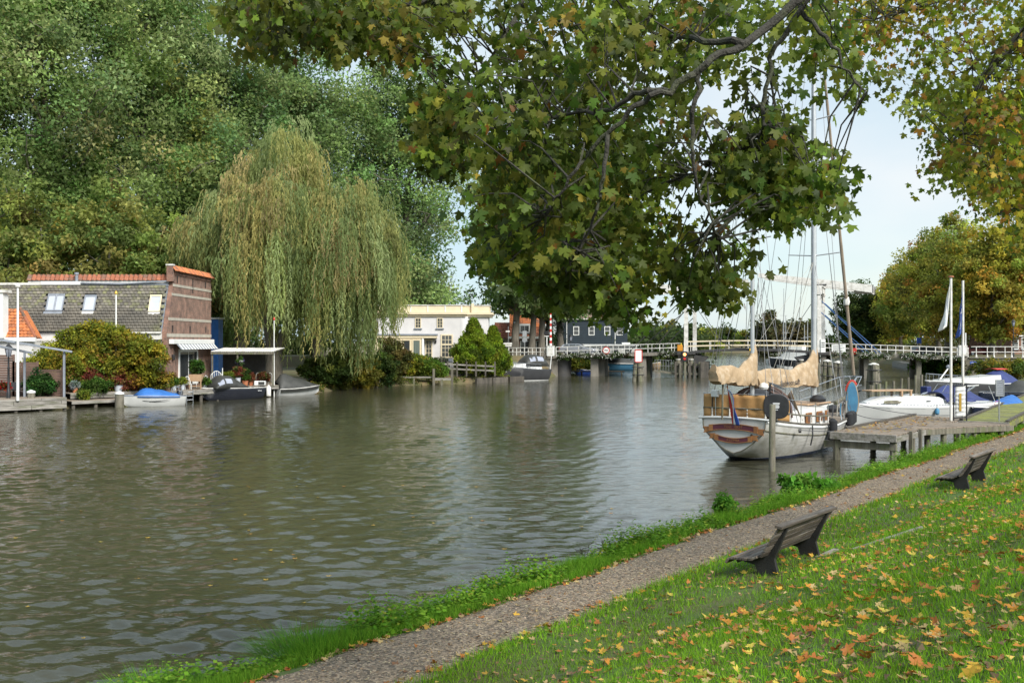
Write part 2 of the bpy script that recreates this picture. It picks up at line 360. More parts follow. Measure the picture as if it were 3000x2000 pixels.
WX, WY = np.meshgrid(cols, rows); WX = WX * np.maximum(WY, 8.5); WX = np.clip(WX, -3000, 3000)
WZ = np.zeros_like(WX); spc = .005 * WY ; nwv = 54
gustf = .75 + .35 * np.sin(WX * .11 + .6 * np.sin(WY * .07)) * np.cos(WY * .083 + .8 * np.sin(WX * .05))
for i in range(nwv):
    lam = .17 * (1.2 / .17) ** (i / (nwv - 1.)) ; th = PI / 2 + .22 + wr.normal(0, .55); k_ = 2 * PI / lam; ph = wr.uniform(0, 6.28)
    w_ = np.clip((lam / spc - 1.9) / 1.4, 0, 1) * np.clip((170 - WY) / 60, 0, 1)
    ar = k_ * (math.cos(th) * WX + math.sin(th) * WY) + ph + 1.5 * np.sin(WX * .9 * wr.uniform(.4, 1.2) + WY * .35 + i)
    WZ += w_ * WAVE * math.sqrt(2. / nwv) * (.36 / lam) ** .55 * lam / (2 * PI) * np.sin(ar)
WZ *= gustf * (.62 + .38 / (1 + np.exp((WX - 3) / 4.))) * (np.abs(WX) < .64 * np.maximum(WY, 1))
def gridmesh(name, X, Y, Zv, mat):
    h, w = X.shape; me = bpy.data.meshes.new(name); me.vertices.add(h * w)
    me.vertices.foreach_set('co', np.stack([X.ravel(), Y.ravel(), Zv.ravel()], 1).astype(np.float32).ravel())
    i = np.arange(h * w).reshape(h, w); q = np.stack([i[:-1, :-1], i[:-1, 1:], i[1:, 1:], i[1:, :-1]], -1).reshape(-1, 4)
    me.loops.add(q.size); me.loops.foreach_set('vertex_index', q.ravel().astype(np.int32)); me.polygons.add(len(q))
    me.polygons.foreach_set('loop_start', (np.arange(len(q)) * 4).astype(np.int32)); me.update(calc_edges=True)
    me.materials.append(mat); me.shade_smooth(); o = bpy.data.objects.new(name, me); COL.objects.link(o); return o
tag(gridmesh('water', WX, WY, WZ, M['water']), kind='structure')

U = np.array([.605, .796]); NL = np.array([.796, -.605]); E0 = np.array([-2.7, 16.3])   # near bank: along, landward, origin on the water's edge
def bank(u, s, z=0.0): return Vector((E0[0] + U[0]*u + NL[0]*s, E0[1] + U[1]*u + NL[1]*s, z))
def bank_us(x, y): return (x - E0[0])*U[0] + (y - E0[1])*U[1], (x - E0[0])*NL[0] + (y - E0[1])*NL[1]
def bank_z(s, u=0):
    s = np.asarray(s, float)
    return np.interp(s, [-.4, .72, .92, 1.15, 1.6, 2.1, 2.3, 3.7, 4.0, 5.3, 12, 20, 90], [-1.4, -.5, .16, .34, .48, .60, .61, .66, .69, .77, 3.08, 3.25, 3.3])
RIVER = [(-65, -65), (-42, -35.4), (-2.7, 16.3), (27.5, 56), (36, 66), (52, 86), (61, 110), (61, 139), (69, 174), (77, 204), (92, 300), (130, 430), (40, 440), (12, 320), (12, 200), (8, 152), (6, 140), (2.5, 124), (-3, 116), (-12, 109), (-15.5, 104), (-18.7, 92), (-22.5, 86), (-27.5, 77.5), (-31.5, 72), (-37, 66), (-70, 24), (-110, -30)]
def ground_z(x, y):
    d = polydist(x, y, RIVER); ins = inpoly(x, y, RIVER)
    land = np.interp(d, [0, .3, 4, 12, 30], [.25, .45, .8, 1.0, 1.2])
    wh = np.exp(-(((x + 4) / 13) ** 2 + ((y - 128) / 13) ** 2)); land = land + 1.25 * wh * np.clip(d / 9, 0, 1)
    road = np.clip(1 - np.abs(y - 143.5) / 9, 0, 1); left_right = (x < 6) | (x > 60)
    land = np.where(left_right, np.maximum(land, np.minimum(2.75, .4 + d * .8) * np.clip(road * 2.2, 0, 1)), land)
    land = np.where((x > 58) & (y > 135), np.maximum(land, np.interp(d, [0, 3, 6], [.3, 1.2, 2.6])), land)
    zb = -np.clip(d * .8, 0, 1.6)
    z = np.where(ins, zb, land)
    u, s = bank_us(x, y); near = (s > -3) & (y < 75) & (u > -60)
    z = np.where(near, np.minimum(bank_z(s) - .5, z + 99), z)
    return z
gx = np.concatenate([np.array([-3000, -1500, -700, -350, -200]), np.arange(-130, 160, 1.9), np.array([165, 180, 210, 260, 350, 600, 1200, 3000])])
gy = np.concatenate([np.array([-300, -150]), np.arange(-80, 235, 1.9), np.array([240, 250, 262, 275, 290, 305, 320, 340, 360, 380, 400, 420, 445, 480, 560, 750, 1200, 3000])])
GX, GY = np.meshgrid(gx, gy); gz = ground_z(GX.ravel(), GY.ravel())
M['earth'] = pm('bank_earth', (.085, .095, .03), (.12, .09, .05), .35, .95, .6, 4, c3=(.16, .11, .055), s3=.5, world_space=True)
tag(gridmesh('ground', GX, GY, gz, M['earth']), kind='structure')
M['soil'] = pm('lawn_soil', (.05, .095, .016), (.075, .075, .02), .8, .95, .7, 14, world_space=True, c3=(.05, .036, .02), s3=.7)
uu = np.arange(-30, 66, .5); ss = np.concatenate([np.arange(-1.2, 2.4, .1), np.arange(2.4, 5, .2), np.arange(5, 14, .5), np.array([15, 17, 20, 26, 34, 45, 70])])
UU, SS = np.meshgrid(uu, ss); bump_n = rng.normal(0, .012, UU.shape)
def undul(u, s): return .03 * np.sin(u * .9 + s * .5) + .025 * np.sin(u * .37 - s * 1.3) + .02 * np.sin(s * 2.1 + u * 1.7)
def bz(u, s): return bank_z(s) + undul(u, s) * np.where((s > 3.9) | (s < 2), 1, .25)
BZ = bz(UU, SS) + bump_n
tag(gridmesh('grass_bank', E0[0] + U[0]*UU + NL[0]*SS, E0[1] + U[1]*UU + NL[1]*SS, BZ, M['soil']), kind='structure')
def gravelmat():
    m = pm('gravel_path_surface', (.21, .165, .12), (.15, .12, .088), 1.1, .9, .9, 55, world_space=True, fine=.4, c3=(.19, .155, .12), s3=2.2)
    nt = m.node_tree; b = nt.nodes['Principled BSDF']; pos = nt.nodes.new('ShaderNodeNewGeometry').outputs['Position']
    vo = nt.nodes.new('ShaderNodeTexVoronoi'); vo.inputs['Scale'].default_value = 28; nt.links.new(pos, vo.inputs['Vector'])
    r = ramp(nt, vo.outputs['Color'], (.45, .45, .45), (1.7, 1.65, 1.55), .25, .85)
    src = b.inputs['Base Color'].links[0].from_socket; nt.links.new(mixc(nt, 1.0, src, r.outputs[0], 'MULTIPLY'), b.inputs['Base Color']); return m
pu = np.arange(-30, 66, .25); ps = np.linspace(0, 1, 15); PU, PT = np.meshgrid(pu, ps)
def path_edges(u): return 2.12 + .10*np.sin(u*.55) + .05*np.sin(u*1.9+1), 3.72 + .10*np.sin(u*.43+2) + .06*np.sin(u*1.7)
pl, pr = path_edges(PU); PSS = pl + (pr - pl) * PT
PZ = bank_z(PSS) + .03 - .05 * (PT * 2 - 1) ** 4 + .008 * np.sin(PU * 3.1 + PT * 9)
tag(gridmesh('path', E0[0] + U[0]*PU + NL[0]*PSS, E0[1] + U[1]*PU + NL[1]*PSS, PZ + .012, gravelmat()), kind='structure')
# ------------------------------------------------------------------ vegetation builders
def t_maple(detail=True):
    if detail: half = [(0, .13), (.17, .03), (.42, -.02), (.35, .19), (.56, .28), (.70, .56), (.47, .55), (.24, .48), (.31, .73), (.15, .76), (0, 1)]
    else: half = [(0, .12), (.40, 0), (.33, .2), (.68, .55), (.24, .48), (.28, .74), (0, 1)]
    pts = half + [(-x, y) for x, y in half[-2:0:-1]]
    zz = lambda x, y: -.30*x*x - .22*(y-.4)**2 + .10*abs(x)
    v = [(0, .42, .02)] + [(x, y, zz(x, y)) for x, y in pts]; n = len(pts)
    return v, [(0, 1+i, 1+(i+1) % n) for i in range(n)]
MAPLE, MAPLE_LO = t_maple(True), t_maple(False)
LEAF4 = ([(0, 0, 0), (.34, .45, -.05), (0, 1, .02), (-.34, .45, -.05)], [(0, 1, 2), (0, 2, 3)])
TRI3 = ([(-.42, .1, 0), (.42, .25, .03), (0, 1.1, -.03)], [(0, 1, 2)])
SLIM4 = ([(0, 0, 0), (.5, .4, 0), (0, 1, 0), (-.5, .4, 0)], [(0, 1, 2, 3)])
BLADE = ([(-.5, 0, 0), (.5, 0, 0), (.36, .55, .10), (-.36, .55, .10), (0, 1, .34)], [(0, 1, 2, 3), (3, 2, 4)])
BLADE1 = ([(-.5, 0, 0), (.5, 0, 0), (0, 1, .15)], [(0, 1, 2)])

def limb_path(p0, d, L, n=6, up=.25, wob=.12):
    p = Vector(p0); d = Vector(d).normalized(); out = [p.copy()]
    for i in range(n):
        d = (d + Vector((random.gauss(0, wob), random.gauss(0, wob), up * .3 + random.gauss(0, wob * .6)))).normalized()
        p = p + d * (L / n); out.append(p.copy())
    return out
def foliage_at(name, centres, rad, per, size, pal, parent, mat='leaf', tmpl=LEAF4, droop=.25, flat=.75, kind='stuff', jit=.2, cj=.22, inner=None, aspect=1.0):
    """leaves spread in clumps; each clump has its own tint"""
    centres = np.asarray(centres, float); n = len(centres)
    rad = np.broadcast_to(np.asarray(rad, float), (n,)); per = int(per)
    g = rng.normal(size=(n, per, 3)); g = g / np.linalg.norm(g, axis=2, keepdims=True) * (rng.random((n, per, 1)) ** .42); g[:, :, 2] *= flat
    P = (centres[:, None, :] + g * rad[:, None, None]).reshape(-1, 3)
    cc = pick(pal, n, cj); C = np.repeat(cc, per, 0) * (1 + rng.normal(0, jit, (n * per, 1))) ; C = np.clip(C, .004, 1)
    tip = norm(g.reshape(-1, 3) * .6 + rand_dirs(n * per) * .8 + np.array([0, 0, -droop]))
    R = frames(tip, rand_dirs(n * per) + np.array([0, 0, .9]))
    s = size * rng.uniform(.7, 1.3, n * per); S = np.stack([s * aspect, s, s], 1)
    return scatter(name, tmpl[0], tmpl[1], P, R, S, C, M[mat], parent, kind)

def tree(name, label, base, H, crown, trunk_r, pal, n_clump, per, lsize, group=None, seed=1, clear=.2, limbs=14, clump_r=1.2, lean=(0, 0), trunk_top=.78, cat='tree', bark='bark', upright=.6, flat=.75, droop=.25, shell=.55, ivy=False):
    """crown: list of (height fraction, radius in metres); limbs leave the trunk, clumps of leaves sit on and between the limbs"""
    global rng
    random.seed(seed); rng = np.random.default_rng(seed)
    t = thing(name, label, cat, base, 0, group)
    hs, rs = [c[0] for c in crown], [c[1] for c in crown]
    tp = []; nseg = 10
    for i in range(nseg + 1):
        f = i / nseg; h = f * H * trunk_top
        tp.append(Vector((lean[0] * f * H + .012 * H * math.sin(f * 5 + seed), lean[1] * f * H + .012 * H * math.cos(f * 4 + seed), h - (.3 if i == 0 else 0))))
    rad = [trunk_r * (1.35 if i == 0 else 1) * (1 - .88 * i / nseg) + .02 for i in range(nseg + 1)]
    mb = MB().tube(tp, rad, 9)
    lm = MB(); cen = []
    def tpos(h):
        f = min(h / (H * trunk_top), 1) * nseg; i = min(int(f), nseg - 1); return tp[i].lerp(tp[i+1], f - i)
    for k in range(limbs):
        hf = hs[0] + (hs[-1] - hs[0]) * (.02 + .8 * (k + random.random() * .6) / limbs); h0 = max(clear * H, (hf - .10) * H)
        az = k * 2.399 + random.uniform(-.4, .4); R_ = float(np.interp(min(hf + .05, 1), hs, rs)) * random.uniform(.75, 1.0)
        d = Vector((math.cos(az), math.sin(az), upright + random.uniform(-.15, .25)))
        r0 = trunk_r * (.42 - .25 * k / limbs)
        L = R_ * 1.12 / math.sqrt(d.x**2 + d.y**2) * math.sqrt(d.length_squared) * .8
        pth = limb_path(tpos(h0), d, L, 6, .1, .13)
        lm.tube(pth, [max(r0 * (1 - .85 * i / 6), .02) for i in range(7)], 6)
        for j in range(2, 7):
            for q in range(2):
                e = pth[j]; dd = Vector((random.gauss(0, 1), random.gauss(0, 1), random.gauss(.2, .6))); sub = limb_path(e, dd, R_ * random.uniform(.2, .42), 3, .1, .2)
                lm.tube(sub, [r0 * .3, r0 * .22, r0 * .15, .012], 4, cap=False); cen.append(tuple(sub[-1])); cen.append(tuple(sub[2]))
    cen = random.sample(cen, int(n_clump * .7)) if len(cen) > n_clump * .7 else cen
    while len(cen) < n_clump:
        hf = random.uniform(hs[0], hs[-1]); R_ = float(np.interp(hf, hs, rs)); rr = R_ * math.sqrt(shell**2 + (1 - shell**2) * random.random()) * random.uniform(.75, 1.05)
        az = random.uniform(0, 2 * PI); c = tpos(min(hf, .97) * H); R2 = 1 + .16 * math.sin(az * 3 + hf * 9 + seed)
        cen.append((c.x + rr * R2 * math.cos(az), c.y + rr * R2 * math.sin(az), hf * H + random.gauss(0, .4)))
    tr = mb.build('trunk', M[bark], t, smooth=True); lm.build('limb', M[bark], t, smooth=True, rec=False)
    foliage_at('crown', cen, np.array([clump_r * random.uniform(.6, 1.35) for _ in cen]), per, lsize * 1.22, pal, t, flat=flat, droop=droop, tmpl=TRI3)
    if ivy: foliage_at('ivy', [(tpos(h).x + random.gauss(0, trunk_r * .7), tpos(h).y + random.gauss(0, trunk_r * .7), h) for h in np.linspace(clear * H * .35, clear * H, 40)], .5, 40, .2, [(.03, .06, .02, 1), (.045, .08, .03, 1)], t)
    return t

def bush(name, label, base, r, pal, n_clump=60, per=60, lsize=.12, group=None, seed=1, clump_r=.3, cat='bush', lumps=3, droop=.2, top=None, flat=.85, tmpl=TRI3, stems=5, inner=.45, aspect=1.0):
    global rng
    random.seed(seed); rng = np.random.default_rng(seed)
    t = thing(name, label, cat, base, 0, group); rx, ry, rz_ = r; cen = []
    mb = MB()
    for k in range(stems):
        a = k * 2.4 + seed; e = Vector((math.cos(a) * rx * .4, math.sin(a) * ry * .4, rz_ * 1.1))
        mb.tube([(0, 0, -.15), e * .5 + Vector((0, 0, .1)), e], [.02 + .015 * rz_, .015 + .008 * rz_, .008], 5)
    mb.build('stem', M['bark'], t)
    for i in range(n_clump):
        d = rand_dirs(1)[0]; d[2] = abs(d[2]) if random.random() < .62 else -abs(d[2])
        q = 1 + .14 * math.sin(d[0] * 4 * lumps / 2 + seed) * math.cos(d[1] * 3 * lumps / 2 + d[2] * 4); f = (inner + (1 - inner) * random.random()) * q
        z = rz_ + d[2] * rz_ * f
        if top: f *= float(np.interp(z / (2 * rz_), [0, .3, 1], [1, 1, top]))
        cen.append((d[0] * rx * f, d[1] * ry * f, max(.05, z)))
    foliage_at('foliage', cen, np.array([clump_r * random.uniform(.7, 1.3) for _ in cen]), per, lsize, pal, t, droop=droop, flat=flat, tmpl=tmpl, aspect=aspect)
    return t

# ------------------------------------------------------------------ lawn grass, waterside weeds, fallen leaves
def near_points(n, u0, u1, s0, s1, k=1.25, dmin=5.2, power=1.3):
    u = rng.uniform(u0, u1, n); s = rng.uniform(s0, s1, n)
    x = E0[0] + U[0]*u + NL[0]*s; y = E0[1] + U[1]*u + NL[1]*s
    d = np.hypot(x, y); keep = (y > 3.5) & (np.abs(x) < .62 * y + 1.2) & (rng.random(n) < (dmin / np.maximum(d, dmin)) ** power)
    return u[keep], s[keep], x[keep], y[keep], d[keep]
GR = [(.16, .34, .016, 4), (.21, .41, .02, 4), (.28, .47, .035, 2.4), (.11, .25, .016, 2), (.15, .17, .05, .6), (.17, .14, .07, .3)]
def blades(name, label, u, s, x, y, d, hgt, wid, lean, pal, far=9.0, tint=None):
    n = len(u); z = bz(u, s) - .006
    C = pick(pal, n, .16)
    if tint is not None: C = C * tint[:, None]
    tip = norm(np.stack([rng.normal(0, lean, n), rng.normal(0, lean, n), np.ones(n)], 1))
    R = frames(tip, rand_dirs(n)); h = hgt * rng.uniform(.55, 1.35, n); w = wid * np.clip(d / 9, .8, 3.2)
    S = np.stack([w, h, h], 1); P = np.stack([x, y, z], 1); nr = d < far
    obs = []
    for nm, T, m in ((name, BLADE, nr), (name, BLADE1, ~nr)):
        if m.any():
            o = scatter(nm, T[0], T[1], P[m], R[m], S[m], C[m], M['grass']); tag(o, label, kind='stuff'); obs.append(o)
    return obs
def patch(u, s, k=1.0, o=0.0): return .5 + .5 * np.sin(u * .8 * k + 1.3 * np.sin(s * .9 * k + o) + o) * np.cos(s * .7 * k + np.sin(u * .45 * k))
u, s, x, y, d = near_points(1500000, -16, 46, 3.6, 14, dmin=6.5, power=1.45)
wear = patch(u, s, 1.6, .7) * np.interp(s, [4, 6, 12], [.2, .6, 1]); keep = rng.random(len(u)) > .38 * np.clip(wear * 1.6 - .55, 0, 1)
pe = path_edges(u)[1]; keep &= s > pe - .08 + rng.normal(0, .05, len(u))
u, s, x, y, d = u[keep], s[keep], x[keep], y[keep], d[keep]
hg = .072 + .05 * patch(u, s, 1.1, 2) + .07 * np.exp(-((s - path_edges(u)[1] - .15) / .3) ** 2)
blades('lawn_grass', 'short bright green grass covering the slope beside the path', u, s, x, y, d, hg, .0065, .42, GR, tint=.75 + .5 * patch(u, s, 1.3, 4))
u, s, x, y, d = near_points(420000, -14, 60, .82, 2.25, dmin=13, power=1.0)
pe = path_edges(u)[0]; keep = s < pe + rng.normal(-.05, .07, len(u)); u, s, x, y, d = u[keep], s[keep], x[keep], y[keep], d[keep]
tall = np.clip(patch(u * 1.7, s * .6, 1.5, 5) * 1.3 - .2, .15, 1) * np.interp(s, [.8, 1.1, 1.6, 2.2], [1.0, 1.2, .8, .35])
GV = [(.11, .25, .016, 4), (.16, .33, .025, 4), (.21, .37, .035, 2), (.07, .17, .015, 1)]
blades('verge_grass', 'taller lush green grass along the edge of the canal', u, s, x, y, d, .10 + .20 * tall, .008, .38, GV, tint=.8 + .4 * patch(u, s, 2, 1))
# broad leaved weeds (nettles) on the verge: stems carrying pairs of leaves
def nettles(n, u0, u1, name, label):
    u = rng.uniform(u0, u1, n); s = np.clip(rng.normal(1.3, .32, n), .84, 2.0); keep = patch(u * 2.1, s, 1.2, 3.3) > .34; u, s = u[keep], s[keep]; n = len(u)
    H = rng.uniform(.12, .42, n) * np.interp(s, [.8, 1.2, 2.0], [1.2, 1.15, .5]) * (.55 + .9 * patch(u * 1.9, s * .5, 1.1, 2.2)); k = 7
    tt = np.linspace(.25, 1, k)[None, :]; az = rng.uniform(0, 6.28, (n, 1)) + np.arange(k)[None] * 1.6
    lx, ly = rng.normal(0, .2, (n, 1)), rng.normal(0, .2, (n, 1))
    x0 = (E0[0] + U[0]*u + NL[0]*s)[:, None]; y0 = (E0[1] + U[1]*u + NL[1]*s)[:, None]; z0 = bz(u, s)[:, None]
    P = np.stack([x0 + lx * H[:, None] * tt, y0 + ly * H[:, None] * tt, z0 + H[:, None] * tt], -1).reshape(-1, 3)
    tip = np.stack([np.cos(az), np.sin(az), np.full(az.shape, -.25)], -1).reshape(-1, 3) + rng.normal(0, .2, (n * k, 3))
    R = frames(tip, np.tile([0, 0, 1.0], (n * k, 1)) + rng.normal(0, .3, (n * k, 3)))
    C = np.repeat(pick([(.11, .25, .02, 3), (.16, .32, .025, 3), (.22, .36, .035, 2), (.28, .30, .04, .5)], n, .12), k, 0)
    sz = (rng.uniform(.06, .13, n)[:, None] * np.linspace(1.2, .6, k)[None]).ravel()
    tag(scatter(name, LEAF4[0], LEAF4[1], P, R, np.stack([sz * 1.1, sz, sz], 1), C, M['grass']), label, kind='stuff')
nettles(11000, -13, 40, 'nettles', 'patches of bright green nettles and weeds at the water edge')
def weed(name, label, u, s, r, seed, pal, ls=.09):
    b = bank(u, s, float(bank_z(s)) - .02); return bush(name, label, b, r, pal, 30, 44, ls, None, seed, .16, 'plant', stems=6, tmpl=LEAF4)
PG = [(.10, .25, .025, 3), (.14, .32, .035, 3), (.19, .36, .05, 1)]
weed('dock_plant', 'broad leaved bright green plant on the verge in line with the ketch', 16.3, 1.3, (.75, .5, .32), 3, PG, .16)
weed('nettle_clump', 'taller dark nettle clump at the water edge level with the near bench', 11.6, 1.1, (.22, .22, .34), 5, PG, .1)
for u_, s_, R_, n_, lab in ((-1.9, 1.45, .75, 1500, 'long drooping green grass tuft beside the path start at the bottom'), (-4.2, 1.3, .6, 1500, 'loose long grass tuft near the lower left end of the bank')):
    b_ = bank(u_, s_, float(bank_z(s_)) - .02); rr = R_ * np.sqrt(rng.random(n_)); az = rng.uniform(0, 2 * PI, n_); P = np.stack([b_.x + rr * np.cos(az), b_.y + rr * .7 * np.sin(az), np.full(n_, b_.z)], 1)
    tip = norm(np.stack([np.cos(az) * rr / R_ * .9, np.sin(az) * rr / R_ * .9, np.ones(n_) * .9], 1) + rng.normal(0, .25, (n_, 3))); h = rng.uniform(.25, .55, n_)
    tag(scatter('long_grass_tuft', BLADE[0], BLADE[1], P, frames(tip, np.stack([-np.cos(az), -np.sin(az), np.ones(n_)], 1)), np.stack([np.full(n_, .009), h, -h], 1), pick([(.08, .22, .018, 3), (.12, .29, .025, 3), (.17, .33, .03, 1)], n_), M['grass']), lab, 'grass tuft')
# dry stalks on the verge
for i, (u_, s_) in enumerate([(5.6, .98), (6.3, 1.0), (6.9, 1.02)]):
    mb = MB(); b = bank(u_, s_, float(bank_z(s_)))
    for k in range(4):
        e = b + V(random.gauss(0, .06), random.gauss(0, .06), random.uniform(.3, .55)); mb.tube([b, b.lerp(e, .5) + V(random.gauss(0, .03), 0, 0), e], [.005, .004, .003], 4)
        for q in range(5):
            f = b.lerp(e, random.uniform(.5, 1)); mb.tube([f, f + V(random.gauss(0, .07), random.gauss(0, .07), .05)], [.004, .008], 4)
    tag(mb.build('dry_stalk', M['bark_maple']), ['leftmost brown dry weed stalk standing over the water edge', 'middle brown dry weed stalk standing over the water edge', 'rightmost brown dry weed stalk standing over the water edge'][i], 'plant', 'dry stalks on the verge')

FALL = [(.52, .30, .035, 2.6), (.48, .195, .025, 3.6), (.37, .125, .025, 2.6), (.20, .10, .05, 1.1), (.48, .34, .15, 1.3), (.56, .43, .07, .9)]
KIND = ['yellow', 'orange', 'rusty orange', 'brown', 'pale dry', 'bright yellow']
def curled(seed):
    r = np.random.default_rng(seed); v, f = t_maple(True); v = np.array(v); a, b, c = r.uniform(-.3, .75), r.uniform(-.25, .6), r.uniform(-.25, .25)
    v[:, 2] = a * v[:, 0]**2 + b * (v[:, 1] - .4)**2 + c * v[:, 0] * v[:, 1] + r.normal(0, .025, len(v)) + .02; v[:, 1] -= .4
    return v, f
FL = [[], []]
leaf_meshes = []
for ci in range(6):
    for k in range(3):
        v, f = curled(ci * 7 + k); me = scatter_mesh('fallen_leaf', v, f, np.zeros((1, 3)), np.eye(3)[None], np.ones(1), np.clip(np.array([FALL[ci][:3]]) * (1 + .12 * (k - 1)), 0, 1), M['dryleaf'])
        leaf_meshes.append((ci, me))
rng = np.random.default_rng(11)
u, s, x, y, d = near_points(17000, -14, 50, 3.75, 13.5, dmin=9, power=.55)
keep = rng.random(len(u)) < np.interp(s, [3.7, 4.6, 7], [.35, .55, 1]) * (.45 + .75 * patch(u, s, 1.5, 9)); u, s, x, y, d = u[keep], s[keep], x[keep], y[keep], d[keep]
ue = rng.uniform(-10, 45, 1500); se = path_edges(ue)[0] + rng.normal(.0, .11, 1500)
up_ = rng.uniform(-10, 45, 1000); sp_ = np.concatenate([rng.uniform(2.2, 3.7, 400), 3.72 + rng.normal(-.05, .1, 600)])
ul, sl = np.concatenate([u, ue, up_]), np.concatenate([s, se, sp_])
xl = E0[0] + U[0]*ul + NL[0]*sl; yl = E0[1] + U[1]*ul + NL[1]*sl; dl = np.hypot(xl, yl)
onl = sl > 3.75; lift = np.where(onl, .045, .032)
vis = (yl > 3.5) & (np.abs(xl) < .5 * yl) & (((bz(ul, sl) - CAMZ) / yl * 3000) > -1030)
size = rng.uniform(.052, .115, len(ul)) * np.where(onl, 1, .95)
order = np.argsort(np.where(vis, dl / size, 1e9))
wts = np.array([f[3] for f in FALL]); ci_all = rng.choice(6, len(ul), p=wts / wts.sum())
ci_all = np.where((~onl) & (rng.random(len(ul)) < .6), rng.choice([2, 3, 4], len(ul)), ci_all)
nrm = np.stack([rng.normal(0, .33, len(ul)), rng.normal(0, .33, len(ul)) , np.ones(len(ul))], 1); tipd = rand_dirs(len(ul)); tipd[:, 2] *= .25
RL = frames(tipd, nrm)
zl = bz(ul, sl) + lift + rng.uniform(-.01, .02, len(ul))
big = order[:300]; rest = order[300:]
for i in big:
    ci = int(ci_all[i]); me = leaf_meshes[ci * 3 + int(rng.integers(3))][1]
    o = bpy.data.objects.new('fallen_leaf', me); COL.objects.link(o); Mx = Matrix([list(r) for r in RL[i] * size[i]]).to_4x4(); Mx.translation = (xl[i], yl[i], zl[i]); o.matrix_world = Mx
    px_, py_ = 1500 + xl[i] / yl[i] * 3000, 1000 + (CAMZ - zl[i]) / yl[i] * 3000
    if not onl[i]: where = 'on the gravel path near the bottom edge' if py_ > 1820 else 'on the gravel path before the bench'
    else: where = 'on the lawn ' + (('at the bottom edge' if py_ > 1880 else 'in the lower part') + (' near the path' if px_ < 1800 else ' right of the middle' if px_ < 2350 else ' near the right corner') if py_ > 1720 else 'just behind the near bench' if px_ < 2550 else 'right of the near bench')
    tag(o, '%s %s maple leaf %s' % ('large' if size[i] > .105 else 'small' if size[i] < .08 else 'middling', KIND[ci], where), 'leaf', '%s leaves fallen %s' % (KIND[ci], where))
v0, f0 = np.array(MAPLE_LO[0]) - np.array([0, .4, 0]), MAPLE_LO[1]; v0[:, 2] = .35 * v0[:, 0]**2 + .3 * v0[:, 1]**2
C = np.array([f[:3] for f in FALL])[ci_all[rest]] * (1 + rng.normal(0, .15, (len(rest), 1)))
tag(scatter('fallen_leaves', v0, f0, np.stack([xl, yl, zl], 1)[rest], RL[rest], size[rest], np.clip(C, .01, 1), M['dryleaf']), 'scattered yellow and brown leaves farther along the grass and path', kind='stuff')
# brown shreds in the lawn and pale chips on the path
u, s, x, y, d = near_points(26000, -14, 40, 3.8, 13, dmin=8, power=.8); keep = patch(u, s, 1.6, .7) > .35; u, s, x, y = u[keep], s[keep], x[keep], y[keep]; n = len(u)
td = rand_dirs(n); td[:, 2] *= .3
tag(scatter('leaf_shreds', TRI3[0], TRI3[1], np.stack([x, y, bz(u, s) + .04 + rng.uniform(0, .025, n)], 1), frames(td, np.tile([0, 0, 1.], (n, 1)) + rng.normal(0, .4, (n, 3))), rng.uniform(.025, .07, n), pick([(.22, .12, .05, 3), (.33, .22, .09, 2), (.12, .07, .035, 2), (.42, .3, .06, 1)], n), M['litter']), 'small brown leaf shreds in the grass', kind='stuff')
n = 42000; u = rng.uniform(-10, 40, n); a_, b_ = path_edges(u); tt = rng.random(n); s = a_ + (b_ - a_) * tt; x = E0[0] + U[0]*u + NL[0]*s; y = E0[1] + U[1]*u + NL[1]*s
td = rand_dirs(n); td[:, 2] *= .12
tag(scatter('path_litter', TRI3[0], TRI3[1], np.stack([x, y, bank_z(s) + .045 - .05 * (tt * 2 - 1)**4 + .008 * np.sin(u * 3.1 + tt * 9)], 1), frames(td, np.tile([0, 0, 1.], (n, 1)) + rng.normal(0, .15, (n, 3))), np.stack([rng.uniform(.018, .04, n), rng.uniform(.02, .06, n), np.full(n, .03)], 1), pick([(.30, .23, .15, 3), (.20, .14, .09, 3), (.40, .33, .22, 1.6), (.33, .2, .07, .7)], n), M['litter']), 'small pale leaf chips strewn over the gravel path', kind='stuff')
n = 60; xw = rng.uniform(-12, 3, n); yw = rng.uniform(16, 34, n); _, sw = bank_us(xw, yw); k = sw < -1.5; xw, yw = xw[k], yw[k]; n = len(xw); td = rand_dirs(n); td[:, 2] *= .05
tag(scatter('floating_leaves', v0, f0, np.stack([xw, yw, np.full(n, .012)], 1), frames(td, np.tile([0, 0, 1.], (n, 1))), rng.uniform(.07, .12, n), pick([(.45, .3, .05, 2), (.4, .2, .04, 1)], n), M['dryleaf']), 'a few yellow leaves floating on the dark water', kind='stuff')

